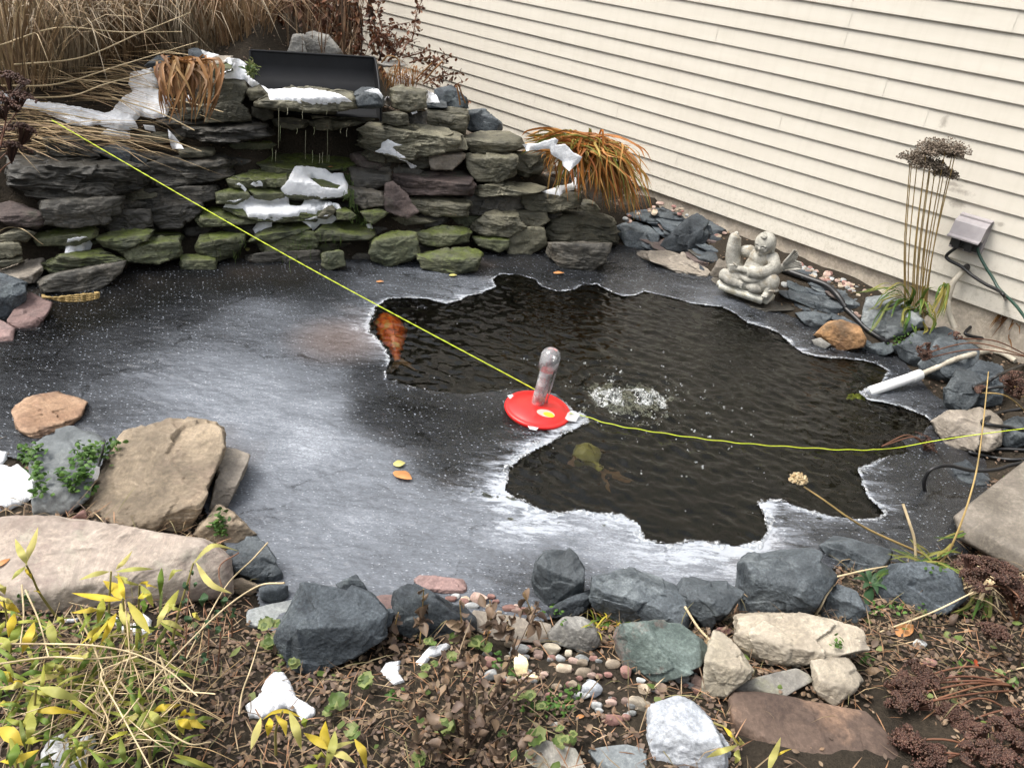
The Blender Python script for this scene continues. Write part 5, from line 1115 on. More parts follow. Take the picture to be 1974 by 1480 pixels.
mb = MB(); P = spline(pp_, 20)-pp_[0]; mb.tube(P, np.full(20, .0225), 20); mb.tube(P[-3:], .0245, 20); mb.build('pipe_end', m_pvc, ret)
hs_ = [on_z(1772, 723, .06)]+[hit(x, y)+Z3*.016 for x, y in PX('J', '1440,335 1530,295 1620,268 1720,246 1800,255 1880,300')]
mb = MB(); P = spline(hs_, 90)-pp_[0]; mb.tube(P, .0125+.0008*np.sin(np.arange(90)*1.9), 12); mb.build('hose', m_hose, ret)
mb = MB(); mb.tube(lay('S', '1205,540 1250,556 1300,575 1430,622 1560,672 1640,742 1700,830', .02, 60), np.linspace(.019, .013, 60), 12)
mb.tube(lay('S', '1700,830 1780,905 1860,985 1960,1052 2010,1080', .014, 40), .0115, 10)
tag(mb.build('black_hose', m_blk), 'thick black hose running behind the statue along the rocks by the house', 'hose')
loops = ['1990,300 1936,315 1800,370 1730,412 1655,440 1645,455 1700,456 1800,445 1936,436 1990,430', '1990,550 1936,565 1800,590 1720,622 1690,645 1705,655 1760,665 1850,676 1936,690 1990,700',
         '1990,805 1936,805 1800,800 1690,805 1620,815 1660,828 1740,845 1850,860 1950,855', '1380,1040 1366,1000 1372,950 1410,900 1500,878 1640,908 1780,902 1850,880 1930,862 1990,845']
mb = MB()
for k, s_ in enumerate(loops):
    pts = PX('J', s_)
    if k == 3: q = [on_z(x, y, z) for (x, y), z in zip(pts, [-.03, .02, .06, .1, .11, .09, .1, .11, .12, .13])]
    else: q = [hit(min(x, 1972), y)+Z3*.012+np.array([(max(x-1972, 0))/500, 0, 0]) for x, y in pts]
    mb.tube(spline(q, 70), .0068, 10)
tag(mb.build('cable', m_blk), 'coil of black cable lying over the rocks at the right photo edge', 'cable')

# ---------------------------------------------------------------- string
m_str = plain('neon_string', (.62, .74, .03), .5, .25, 90)
a_ = at_y(100, 232, 4.1); b2 = on_z(1043, 757, .05)
mb = MB(); P = spline([a_, (a_+b2)/2-Z3*.02, b2], 160)
for ph in (0, math.pi): 
    t_ = np.arange(160)*1.1+ph; mb.tube(P+np.stack([np.cos(t_), 0*t_, np.sin(t_)], 1)*.0012, .0015, 6)
q = [on_z(1098, 797, .02)]+[on_z(x, y, .007) for x, y in parse('1120,800 1180,818 1260,832 1350,845 1440,855 1540,862 1640,867 1720,864')]+[on_z(1800,850,.05), on_z(1880, 838, .12), on_z(1990, 824, .15)]
P = spline(q, 160); P = P+np.c_[np.zeros(160), .003*np.sin(np.arange(160)*.7)*(np.arange(160) < 110), np.zeros(160)]
mb.tube(P, .0016, 6); tag(mb.build('string', m_str), 'taut neon yellow string stretched across the pond past the red heater', 'string')

# ---------------------------------------------------------------- koi
m_fin = plain('dusky_fin', (.12, .06, .02), .5, .3, 20)
def koi(name, head, tail, w, mtl, label, z0):
    head, tail = np.asarray(head, float), np.asarray(tail, float); d = tail-head; L = np.linalg.norm(d); d /= L; sdv = np.array([-d[1], d[0], 0])
    t = np.linspace(0, 1, 40); cen_ = head+d*(t*L)[:, None]+sdv*(np.sin(t*4)*.03*L)[:, None]
    wd_ = w*np.interp(t, [0, .05, .2, .4, .65, .85, 1], [.15, .5, .9, 1, .7, .32, .2]); an = np.arange(20)*2*math.pi/20
    V = (cen_[:, None]+sdv*(np.cos(an)[None, :, None]*wd_[:, None, None])+Z3*(np.sin(an)[None, :, None]*(wd_*1.1)[:, None, None])).reshape(-1, 3)
    root = thing(name, label, 'fish', tuple(head)); mb = MB(); i, j = np.meshgrid(np.arange(39), np.arange(20), indexing='ij'); i = i.ravel(); j = j.ravel(); k = (j+1) % 20
    mb.add(V-head, np.stack([i*20+j, i*20+k, (i+1)*20+k, (i+1)*20+j], 1)); mb.blob((0, 0, 0), w*.2, 2); mb.build('body', mtl, root)
    mb = MB()
    for s_ in (-1, 1):
        e = tail-head; mb.ribbon(spline([e*.97, e+d*.06+sdv*s_*.03, e+d*.11+sdv*s_*.06], 8), [.008, .013, .016, .017, .015, .012, .008, .003], sdv, 0)
    mb.build('tail_fin', m_fin, root)
    for s_ in (-1, 1):
        mb = MB(); c_ = d*L*.25+sdv*s_*w*.8; mb.ribbon(spline([c_, c_+sdv*s_*.025+d*.02, c_+sdv*s_*.035+d*.04], 8), [.004, .007, .01, .011, .011, .009, .005, .002], d, 0); mb.build('pectoral_fin', m_fin, root)
    mb = MB(); mb.ribbon(cen_[12:26]-head+Z3*(wd_[12:26]*1.05+.008)[:, None], .008, Z3, 0); mb.build('dorsal_fin', mtl, root)
m_k1, nt, lk, b = mat('koi_orange'); tc = nt.new('ShaderNodeTexCoord'); nk = N_(nt, 'ShaderNodeTexNoise', Scale=30., Detail=6., Distortion=1.); lk.new(tc.outputs['Object'], nk.inputs['Vector'])
rk = ramp(nt, [(.36, (.2, .035, .008)), (.46, (.6, .1, .012)), (.56, (.62, .14, .02)), (.64, (.5, .3, .1))]); lk.new(nk.outputs[0], rk.inputs[0]); lk.new(rk.outputs[0], b.inputs['Base Color']); b.inputs['Roughness'].default_value = .3
m_k2 = plain('koi_yellow', (.36, .33, .09), .35, .3, 20)
koi('koi', on_z(738, 622, -.085), on_z(770, 708, -.08), .068, m_k1, 'orange koi under the water at the left edge of the opening in the ice', 0)
koi('koi', on_z(1112, 882, -.11), on_z(1155, 925, -.13), .062, m_k2, 'pale yellow koi under the rippled water below the heater', 0)
m_alg = plain('algae', (.25, .3, .02), .7, .4, 40)
mb = MB(); 
for k in range(60): mb.blob(on_z(1652+random.Random(k).gauss(0, 10), 766+random.Random(k+99).gauss(0, 3), -.012), .006, 2)
tag(mb.build('algae_clump', m_alg), 'yellow green algae clump at the tip of the white pipe', 'algae')

# ---------------------------------------------------------------- churned foam and loose bubbles
m_foam, nt, lk, b = mat('foam'); b.inputs['Base Color'].default_value = (.9, .93, .9, 1); b.inputs['Roughness'].default_value = .06; b.inputs['IOR'].default_value = 1.33
tcf = nt.new('ShaderNodeTexCoord'); nff = N_(nt, 'ShaderNodeTexNoise', Scale=34., Detail=6., Roughness=.6, Distortion=1.5); lk.new(tcf.outputs['Object'], nff.inputs['Vector'])
rff = ramp(nt, [(.4, (1, 1, 1)), (.5, (.55, .55, .55)), (.56, (1, 1, 1)), (.7, (.6, .6, .6))]); lk.new(nff.outputs[0], rff.inputs[0]); lk.new(rff.outputs[0], b.inputs['Transmission Weight'])
rs = np.random.RandomState(8); mb = MB()
fx = np.arange(-.34, .34, .0034); FX, FY = np.meshgrid(fx, fx, indexing='ij'); fp = np.stack([FX.ravel(), FY.ravel(), 0*FX.ravel()], 1)
c1_, c2_ = on_z(1176, 765)-BUB, on_z(1246, 768)-BUB
mask = np.exp(-((fp-c1_)[:, :2]**2/np.array([.0030, .0036])).sum(1))+np.exp(-((fp-c2_)[:, :2]**2/np.array([.0042, .0036])).sum(1))+.25*np.exp(-(fp[:, :2]**2).sum(1)/.025)
nzf = fbm(fp*24, 4); rdg = fbm(fp*38+4, 4, True)
fzz = mask*(.010+.017*nzf+.011*rdg)-.009+.004*np.clip(mask, 0, 1)
nf = len(fx); ii, jj = np.meshgrid(np.arange(nf-1), np.arange(nf-1), indexing='ij'); ii = ii.ravel(); jj = jj.ravel()
ff = np.stack([ii*nf+jj, (ii+1)*nf+jj, (ii+1)*nf+jj+1, ii*nf+jj+1], 1); okm = (mask+nzf*.22 > .16)
ff = ff[okm[ff].all(1)]; us = np.unique(ff); rmp = -np.ones(len(fp), int); rmp[us] = np.arange(len(us)); fp[:, 2] = fzz
mb.add(fp[us]+BUB, rmp[ff])
for cx_, cy_, sx_, sy_, n in ((1178, 765, 26, 16, 50), (1245, 768, 30, 16, 60), (1215, 800, 50, 14, 50)):
    for k in range(n):
        p = on_z(cx_+rs.normal(0, sx_), cy_+rs.normal(0, sy_)); r = rs.uniform(.0012, .0042); mb.blob((p[0], p[1], rs.uniform(-.002, .008)), r, 2)
for k in range(110):
    a, rr_ = rs.uniform(0, 6.28), rs.choice([.17, .26, .36, .48])+rs.normal(0, .03); p = BUB+np.array([math.cos(a)*rr_, math.sin(a)*rr_, 0])
    if polysd(p[None], hole_w)[0] > -.01: continue
    r = rs.uniform(.0015, .005)
    for q in range(rs.randint(1, 4)): mb.blob(p+np.r_[rs.normal(0, .006, 2), -.003+r*.3], r*rs.uniform(.6, 1.1), 2)
for k in range(110):
    p = on_z(rs.uniform(760, 1700), rs.uniform(590, 1040))
    if polysd(p[None], hole_w)[0] > -.02: continue
    r = rs.uniform(.001, .0032); mb.blob(p+Z3*-.003, r, 2)
tag(mb.build('foam', m_foam), 'white foam and loose bubbles of the aerator on the open water', 'foam', kind='stuff')

# ---------------------------------------------------------------- pebbles
def inpoly(p, poly):
    return polysd(np.array([p]), np.asarray(poly, float))[0] < 0
def pebble(x, y, wpx, hpx, m, seed, s=5, lab=None, grp=None):
    an = np.linspace(0, 6.28, 10)[:-1]; rs = np.random.RandomState(seed); k = rs.uniform(.82, 1.1, 9)
    poly = [(x+math.cos(a)*wpx*.5*q, y+math.sin(a)*hpx*.5*q) for a, q in zip(an, k)]
    o = rock('pebble', m, poly, q=.45, c=3, s=s, seed=seed, minor=3, rough=.6)
    return tag(o, lab, 'pebble', grp)
EXPL = [('G', 1505, 665, 95, 75, 'lc', 'white chunky pebble in front of the plain round grey stone'), ('G', 1590, 690, 40, 50, 'lc', 'thin white chip beside the chunky white pebble'),
 ('G', 1345, 745, 75, 140, 'py', 'long smooth yellow pebble standing in the cobbles'), ('G', 1340, 668, 100, 60, 'pg', 'dark slate blue pebble above the long yellow pebble'),
 ('G', 1435, 690, 55, 50, 'pp', 'dusky pink pebble right of the long yellow pebble'), ('G', 1618, 728, 62, 46, 'pp', 'pale pink round pebble below the white chip'),
 ('G', 1568, 768, 84, 62, 'pt', 'tan lumpy pebble left of the round speckled pebble'), ('G', 1668, 785, 90, 66, 'pt', 'round speckled tan pebble in the middle of the cobbles'),
 ('G', 1815, 746, 85, 58, 'pt', 'egg shaped tan pebble left of the brick red stone'), ('G', 1884, 780, 58, 80, 'pr', 'brick red blocky pebble leaning on the greenish boulder'),
 ('G', 1712, 868, 110, 96, 'gr', 'round white speckled granite cobble among leaves'), ('G', 1660, 905, 90, 40, 'pg', 'flat blue grey pebble under the white granite cobble'),
 ('G', 1530, 1062, 75, 42, 'gy', 'grey pebble half sunk in leaf litter'), ('G', 1190, 733, 72, 76, 'pr', 'purple brown round pebble near the snow scrap'),
 ('G', 1238, 762, 60, 74, 'pt', 'small tan pebble beside the purple brown one'), ('G', 1190, 800, 66, 70, 'pg', 'dark pebble shaded by dry stems'),
 ('G', 1810, 1032, 110, 66, 'pr', 'maroon flat cobble in the leaf litter'), ('G', 1930, 925, 60, 40, 'pt', 'cream pebble at the edge of the limestone'),
 ('G', 1880, 935, 44, 52, 'pp', 'salmon pebble below the white granite cobble'), ('G', 1940, 945, 90, 100, 'ls', 'rough pale chunk right of the salmon pebble'),
 ('G', 985, 408, 60, 46, 'pr', 'red pebble at the ice behind the charcoal rock'), ('G', 1058, 415, 50, 44, 'pt', 'cream pebble between the red and pink pebbles at the ice'),
 ('G', 1093, 447, 82, 46, 'pg', 'smooth grey oval pebble at the ice edge'), ('G', 1128, 405, 86, 62, 'pp', 'pink pebble at the ice edge'),
 ('G', 1290, 460, 80, 52, 'pr', 'rosy pebble left of the low black stone'), ('G', 1360, 470, 52, 56, 'pr', 'dull red pebble under a dry leaf at the shore'),
 ('G', 1400, 820, 80, 52, 'py', 'pale yellow pebble below the long yellow pebble'), ('G', 1290, 640, 60, 50, 'pt', 'small beige pebble behind the dark slate pebble'),
 ('H', 220, 820, 80, 62, 'pg', 'grey green pebble under the greenish boulder'), ('H', 300, 835, 76, 88, 'pp', 'rounded salmon pebble left of the upright limestone'),
 ('H', 295, 770, 66, 52, 'pr', 'mauve pebble at the edge of the greenish boulder'), ('H', 430, 577, 92, 44, 'pr', 'dark red pebble behind the largest limestone'),
 ('H', 20, 870, 66, 72, 'pt', 'tan pebble above the quartz boulder'), ('H', 20, 965, 110, 70, 'ls', 'pale angular chip left of the quartz boulder'), ('H', 1490, 740, 90, 56, 'pr', 'lone red pebble in the brown leaf litter at right'),
 ('H', 1165, 668, 40, 36, 'pg', 'small green grey pebble right of the largest limestone'), ('H', 1610, 820, 60, 44, 'pr', 'small maroon pebble near the dark sedum head'), ('H', 1440, 640, 80, 60, 'pg', 'flat grey pebble in the litter below the orange leaf'),
 ('H', 1080, 690, 90, 50, 'pg', 'pale lilac pebble with a green sprig under the straw'), ('S', 310, 110, 50, 56, 'pt', 'cream pebble above the dark blue rock by the orange grass'), ('S', 350, 45, 66, 34, 'pp', 'pink white pebble at the foot of the siding'),
 ('S', 740, 225, 76, 64, 'pp', 'orange brown pebble right of the pointed rock'), ('S', 1575, 565, 64, 60, 'pp', 'largest salmon pebble in the gravel strip'), ('S', 1285, 500, 100, 50, 'pr', 'mauve pebble beside the carp tail'), ('S', 1370, 500, 76, 66, 'pr', 'reddish mauve pebble near the foundation behind the tail'),
 ('S', 1280, 540, 76, 40, 'pp', 'salmon pebble touching the black hose'), ('S', 1350, 555, 90, 50, 'pp', 'flat pinkish pebble over the black hose'), ('S', 1280, 635, 90, 56, 'pg', 'dark round pebble at the plinth corner'), ('S', 1735, 645, 50, 40, 'pt', 'cream pebble near the dry grass at the gravel end')]
for k, (fr, x, y, w, h, m, lab) in enumerate(EXPL):
    (X, Y), sc_ = px(fr, [(x, y)])[0], FR[fr][2]; pebble(X, Y, w/sc_, h/sc_, m, 300+k, 5 if k % 3 else 8, lab, 'pebbles around the pond')
rs = np.random.RandomState(21)
NM = dict(pp='pinkish', pt='tan', pg='grey', pr='reddish', py='yellowish')
for fr, poly, n, lo, hi, where, grp in (
  ('S', '1240,520 1330,470 1450,505 1600,550 1740,630 1860,690 1800,720 1680,660 1540,610 1420,580 1300,575', 62, 26, 52, 'in the gravel strip between black hose and foundation', 'gravel strip pebbles'),
  ('S', '700,185 780,200 830,270 790,300 740,270', 8, 30, 52, 'beside the pointed rock left of the statue', 'pebbles by the pointed rock'),
  ('S', '90,150 200,90 330,30 520,90 560,140 480,120 330,60 250,150 200,190 110,180', 16, 26, 46, 'below the orange grass', 'pebbles below the orange grass'),
  ('S', '1740,840 1790,830 1830,890 1790,910', 6, 34, 56, 'between hose and light grey boulder', 'pebbles by the light grey boulder'),
  ('G', '1120,640 1300,620 1480,700 1740,700 1880,800 1974,830 1974,1100 1800,1000 1640,960 1480,900 1400,860 1150,850', 58, 28, 62, 'among the cobbles below the grey boulders', 'cobble bed pebbles'),
  ('H', '60,800 320,760 320,930 180,900 60,890', 12, 30, 60, 'between greenish boulder and quartz boulder', 'pebbles by the quartz boulder'),
  ('G', '960,390 1180,390 1400,460 1400,500 1200,480 1000,430', 10, 30, 56, 'on the shore by the low black stone', 'shore pebbles')):
    P = PX(fr, poly); A = np.array(P); sc_ = FR[fr][2]; k = 0
    while k < n:
        x, y = rs.uniform(A[:, 0].min(), A[:, 0].max()), rs.uniform(A[:, 1].min(), A[:, 1].max())
        if not inpoly((x, y), P): continue
        m = rs.choice(['pp', 'pt', 'pg', 'pr', 'pg', 'pp'] if fr != 'S' else ['pp', 'pr', 'pg', 'pp', 'pt']); w = rs.uniform(lo, hi)/sc_
        pebble(x, y, w, w*rs.uniform(.6, .9), m, rs.randint(1, 9999), rs.choice([5, 6, 9]), 'small %s pebble %s' % (NM[m], where), grp); k += 1

# ---------------------------------------------------------------- snow
m_snow, nt, lk, b = mat('snow'); tc = nt.new('ShaderNodeTexCoord'); nd_ = N_(nt, 'ShaderNodeTexNoise', Scale=42., Detail=8., Roughness=.75); lk.new(tc.outputs['Object'], nd_.inputs['Vector']); rd_ = ramp(nt, [(.3, (.78, .8, .83)), (.55, (.9, .91, .93)), (.68, (.88, .88, .88)), (.76, (.45, .38, .3))]); lk.new(nd_.outputs[0], rd_.inputs[0]); lk.new(rd_.outputs[0], b.inputs['Base Color']); b.inputs['Roughness'].default_value = .75; b.inputs['Specular IOR Level'].default_value = .25
ns_ = N_(nt, 'ShaderNodeTexNoise', Scale=160., Detail=5., Roughness=.7); lk.new(tc.outputs['Object'], ns_.inputs['Vector'])
bp = N_(nt, 'ShaderNodeBump', Strength=.9, Distance=.008); lk.new(ns_.outputs[0], bp.inputs['Height']); lk.new(bp.outputs[0], b.inputs['Normal'])
bpy.context.view_layer.update(); DG = bpy.context.evaluated_depsgraph_get()
SNOW_PX = []
def snow(fr, poly, thick, label, holes=(), seed=1, name='snow_patch', step=2.4, pull=0., at=None, group='patches of old snow'):
    rs = np.random.RandomState(seed); scf = FR[fr][2]
    rings = [densify(px(fr, poly), 3.2, 1.5, seed)]+[densify(px(fr, h), 3, 1., seed+5) for h in holes]
    SNOW_PX.append(rings[0])
    A = rings[0]; gx_, gy_ = np.meshgrid(np.arange(A[:, 0].min(), A[:, 0].max(), step), np.arange(A[:, 1].min(), A[:, 1].max(), step), indexing='ij')
    g = np.stack([gx_.ravel(), gy_.ravel()], 1)+rs.uniform(-.6, .6, (gx_.size, 2))
    def sd2(P): 
        d = -polysd(P, rings[0])
        for h in rings[1:]: d = np.minimum(d, polysd(P, h))
        return d
    g = g[sd2(g) > 1.6]; C = np.concatenate(rings+[g]); ed = []; o_ = 0
    for r_ in rings: ed += [(o_+i, o_+(i+1) % len(r_)) for i in range(len(r_))]; o_ += len(r_)
    vo, _, fo, *_r = geometry.delaunay_2d_cdt([Vector(c) for c in C], ed, [], 0, 1e-6)
    V2_ = np.array([v[:] for v in vo]); T3 = np.array([f for f in fo if len(f) == 3]); T3 = T3[sd2(V2_[T3].mean(1)) > 0]
    D_ = np.array([ray(*p) for p in V2_]); H_ = np.array([hit(*p) for p in V2_]); t = np.linalg.norm(H_-O0, axis=1)
    # bridge small gaps: pull deep vertices forward towards their neighbours
    e = np.concatenate([T3[:, [0, 1]], T3[:, [1, 2]], T3[:, [2, 0]]]); sm = t.copy()
    for it in range(14):
        acc = np.zeros_like(sm); cnt = np.zeros_like(sm); np.add.at(acc, e[:, 0], sm[e[:, 1]]); np.add.at(cnt, e[:, 0], 1); np.add.at(acc, e[:, 1], sm[e[:, 0]]); np.add.at(cnt, e[:, 1], 1)
        sm = np.minimum(sm, .35*sm+.65*acc/np.maximum(cnt, 1))
    t0 = np.minimum(t, sm+.004); t = t0.copy()
    for it in range(10):
        acc = np.zeros_like(t); cnt = np.zeros_like(t); np.add.at(acc, e[:, 0], t[e[:, 1]]); np.add.at(cnt, e[:, 0], 1); np.add.at(acc, e[:, 1], t[e[:, 0]]); np.add.at(cnt, e[:, 1], 1)
        t = np.minimum(t0+.004, .4*t+.6*acc/np.maximum(cnt, 1))
    t = t-pull
    if at: t = at/np.hypot(D_[:, 0], D_[:, 1])+.15*(t-t.mean())
    d = np.maximum(sd2(V2_), 0); mpx = t/F; dm = d*mpx
    prof = .75*np.sqrt(1-np.clip(1-dm/(thick*.9), 0, 1)**2)+.25*np.clip(dm/(thick*3), 0, 1); nz_ = fbm(np.c_[V2_*.05, np.full(len(V2_), seed*3.1)], 4)
    h = (1.1 if fr in 'FG' else 1.)*thick*prof*(1+.35*nz_)+(.0022*fbm(np.c_[V2_*.22, np.full(len(V2_), seed)], 3)+.0012*fbm(np.c_[V2_*.6, np.full(len(V2_), seed)], 2))*np.clip(d/4, 0, 1)
    up = Z3*.75-D_*.45; V = O0+D_*t[:, None]+up*np.maximum(h, 0)[:, None]
    V[:] -= (D_*-.003)*(d[:, None] < .5)
    c_ = V.mean(0); c_[2] = V[:, 2].min(); o = mesh_np(name, V-c_, T3, m_snow); o.location = c_
    # consistent facing
    if np.cross(V[T3[0, 1]]-V[T3[0, 0]], V[T3[0, 2]]-V[T3[0, 0]])@D_[T3[0, 0]] > 0: o.data.flip_normals()
    return tag(o, label, 'snow', group)
A_ = lambda s: parse(s)
for q in (
 ('A', '500,690 640,640 700,560 760,530 730,480 740,430 830,400 890,385 970,378 960,430 920,470 900,515 960,540 985,590 950,665 880,680 800,665 770,690 790,735 700,750 600,725', .035, 'largest snow patch on the left bank among fallen straw'),
 ('A', '-10,515 100,550 240,590 330,590 480,620 620,650 600,705 500,725 400,712 250,640 100,612 -10,595', .022, 'long thin snow patch under straw at the left photo edge'),
 ('A', '565,770 610,740 740,760 745,800 640,792', .02, 'narrow snow strip above the blue slanting slab'),
 ('A', '815,712 880,720 892,752 830,742', .012, 'tiny snow scrap below the largest left snow patch'),
 ('A', '955,735 1000,780 1050,850 985,852 965,800', .012, 'snow dribble left of the layered slabs under the straw'),
 ('A', '1045,552 1080,545 1102,570 1060,582', .012, 'snow dab caught in the hanging brown leaves'),
 ('A', '1145,285 1250,315 1200,342 1165,330', .014, 'snow behind the dark round stone near the reeds'),
 ('A', '1110,402 1180,372 1235,365 1190,402', .012, 'thin snow streak left of the small mossy stone'),
 ('A', '1235,432 1320,402 1330,372 1275,350 1300,338 1370,340 1412,372 1415,430 1482,482 1440,497 1390,455 1290,447', .024, 'curled snow patch on the olive block left of the trough'),
 ('L', '570,492 600,500 645,540 800,525 1000,532 1200,558 1340,600 1408,642 1300,662 1000,666 800,642 655,630 630,560', .028, 'smooth sheet of snow lying on the spill slab'),
 ('L', '1510,545 1580,522 1645,532 1682,592 1672,622 1615,570', .012, 'snow cap on the blue grey stone by the spill slab'),
 ('L', '1685,622 1720,590 1757,622 1750,692 1700,672', .02, 'small snow lump right of the spill slab'),
 ('L', '1710,442 1790,405 1850,412 1838,362 1900,388 1974,432 1960,478 1780,472', .016, 'snow on dry stems right of the trough'),
 ('B', '650,512 710,540 738,588 648,588', .016, 'snow on the thin blue stone near the siding'),
 ('B', '565,642 600,630 604,645 575,657', .01, 'snow crumb in the gap below the squarish stone'),
 ('B', '395,842 400,815 440,798 480,820 522,825 470,852 530,890 560,930 620,957 570,962 540,922 440,882 362,866', .014, 'crooked snow streak on the long lichen slab'),
 ('B', '1205,825 1290,820 1390,788 1412,800 1400,828 1450,825 1500,870 1547,900 1520,935 1470,977 1440,950 1430,920 1370,880 1360,850 1230,862', .013, 'snow patch on the left part of the orange grass'),
 ('B', '1315,1095 1400,1065 1480,1050 1500,1008 1520,1018 1517,1080 1440,1100 1420,1122 1350,1112', .018, 'snow on the low oblong stone below the orange grass'),
 ('N', '1060,670 1190,632 1340,610 1382,650 1330,692 1222,702 1160,757 1120,710', .02, 'small lower snow patch at the front lip of the cascade'),
 ('N', '470,350 510,328 582,390 562,412', .012, 'snow dab on the left mossy cascade stone'), ('N', '608,347 660,303 717,330 717,362 650,367', .014, 'snow knob above the cracked mossy stone'),
 ('N', '1628,702 1670,693 1692,742 1650,737', .01, 'snow spot on the wide mossy ledge at the right'),
 ('D', '368,262 382,187 440,175 500,172 527,208 515,242 430,252', .035, 'round lump of snow on the mossy layered stone at left'),
 ('E', '-10,455 60,480 110,458 160,510 212,560 192,640 140,690 60,722 -10,737', .03, 'snow patch beside the blue grey flat rock at the left edge'),
 ('E', '-10,380 42,390 42,430 20,465 -10,470', .014, 'little snow piece at the left edge above the bigger patch'),
 ('E', '502,512 540,463 572,475 560,540 528,562', .012, 'snow dab in green creeper beside the tan block'),
 ('F', '242,1400 300,1310 400,1278 412,1330 450,1362 500,1290 560,1288 582,1340 530,1400 512,1500 236,1500', .03, 'thick snow patch at the bottom left of the photo'),
 ('F', '1575,962 1630,908 1690,913 1742,1000 1762,1060 1872,1130 1877,1170 1800,1222 1760,1152 1700,1130 1560,1192 1480,1192 1458,1110 1530,1060', .018, 'icy snow patch below the largest charcoal boulder'),
 ('F', '658,600 700,588 722,640 800,620 850,558 902,600 902,692 820,702 720,682', .016, 'snow scrap behind the yellow bamboo leaves'),
 ('F', '378,595 470,588 462,617 390,622', .008, 'thin snow line at the foot of the pinkish slab'),
 ('G', '618,792 650,740 727,728 720,790 752,842 690,857', .014, 'curved snow scrap on dead leaves, left of the stems'),
 ('G', '798,742 870,660 960,638 987,655 940,700 880,722 840,767', .014, 'oblong snow scrap right of the curved one')):
    snow(q[0], A_(q[1]), q[2], q[3], seed=len(q[1]), at=4.42 if 'left part of the orange' in q[3] else None, pull= .1 if 'hanging brown' in q[3] else .03 if 'left' in q[3] and q[0] == 'A' else 0)
snow('N', A_('950,285 1000,200 1060,188 1280,218 1330,258 1430,248 1472,350 1472,440 1400,462 1200,472 1230,490 1400,528 1417,560 1370,567 1330,530 1280,560 1210,590 1190,622 1060,600 1020,642 900,652 800,680 800,720 650,782 628,740 660,690 740,665 590,642 540,570 368,552 400,498 560,480 600,453 700,475 800,490 920,450 876,380 950,302'),
     .026, 'big sprawling snow patch over the mossy cascade with two bare holes', holes=[A_('1130,290 1250,308 1405,360 1380,387 1240,375'), A_('945,452 1010,440 1105,462 1050,542 955,532')], seed=4)

# ---------------------------------------------------------------- plants
m_straw = leafmat('dry_straw', [(.2, .13, .065), (.42, .3, .16), (.55, .42, .25), (.3, .2, .11), (.13, .08, .045)], tr=.15)
m_pale = leafmat('pale_straw', [(.5, .38, .22), (.62, .5, .32), (.4, .27, .13)], tr=.1)
m_brush = leafmat('brown_brush', [(.08, .05, .035), (.17, .105, .065), (.28, .19, .115), (.12, .07, .045)], tr=.1)
m_rust = leafmat('rust_leaves', [(.1, .035, .02), (.19, .075, .035), (.06, .025, .018), (.24, .12, .06)], tr=.15)
m_orange = leafmat('orange_grass', [(.42, .14, .03), (.5, .22, .05), (.3, .09, .025), (.2, .2, .04), (.55, .3, .1), (.36, .12, .03), (.13, .17, .03)], tr=.25)
m_brleaf = leafmat('brown_strap_leaves', [(.22, .1, .035), (.32, .16, .06), (.16, .07, .03), (.4, .25, .1)], tr=.2)
m_green = leafmat('green_strap_leaves', [(.05, .11, .02), (.09, .16, .03), (.18, .2, .05), (.3, .24, .06), (.06, .13, .025)], tr=.25)
m_stalk = leafmat('tan_stalks', [(.3, .2, .07), (.4, .28, .11), (.24, .16, .07)], tr=.05)
m_umbel = leafmat('seed_heads', [(.13, .1, .075), (.26, .205, .16), (.09, .068, .052), (.34, .28, .22)], tr=0)
m_sedum = leafmat('sedum_heads', [(.05, .022, .016), (.085, .04, .028), (.03, .016, .013), (.14, .08, .055)], tr=0)
m_bamboo = leafmat('bamboo_leaves', [(.12, .2, .03), (.2, .26, .04), (.42, .38, .05), (.62, .47, .04), (.55, .42, .06), (.09, .17, .035), (.7, .52, .05)], tr=.3, scale=9)
m_yel_leaf = leafmat('yellow_bamboo_leaves', [(.48, .41, .08), (.36, .37, .08), (.54, .47, .17), (.27, .31, .06), (.52, .4, .06)], tr=.3)
m_cane = leafmat('bamboo_cane', [(.16, .17, .05), (.28, .22, .08)], tr=0)
m_round = leafmat('round_green_leaves', [(.08, .13, .03), (.14, .19, .05), (.24, .27, .1), (.06, .1, .025), (.36, .35, .18)], tr=.25)
m_creep = leafmat('creeper_leaves', [(.035, .085, .015), (.06, .13, .022), (.1, .18, .035)], tr=.2)
m_dkleaf = leafmat('dark_green_leaves', [(.02, .05, .02), (.035, .075, .03), (.05, .1, .045)], tr=.15)
m_dead = leafmat('dead_leaves', [(.075, .05, .038), (.14, .095, .068), (.22, .15, .1), (.1, .07, .06), (.28, .2, .13), (.17, .1, .06)], tr=.1)
m_twig = leafmat('dark_twigs', [(.035, .024, .018), (.07, .045, .03), (.05, .032, .024)], tr=0)
m_redtwig = leafmat('reddish_twigs', [(.12, .05, .03), (.17, .08, .045)], tr=0)
RNG = np.random.RandomState(77)
def blade(mb, pts, w, n=9, side=None, fold=.3, taper=(.75, 1, .95, .7, .06), mi=0):
    P = spline(pts, n); d = P[-1]-P[0]
    s_ = np.cross(d, Z3) if side is None else side
    if np.linalg.norm(s_) < 1e-6: s_ = np.array([1., 0, 0])
    mb.ribbon(P, w*np.interp(np.linspace(0, 1, n), np.linspace(0, 1, len(taper)), taper), s_, fold, mi)
LEAF_T = (.25, .8, 1, .85, .5, .04)
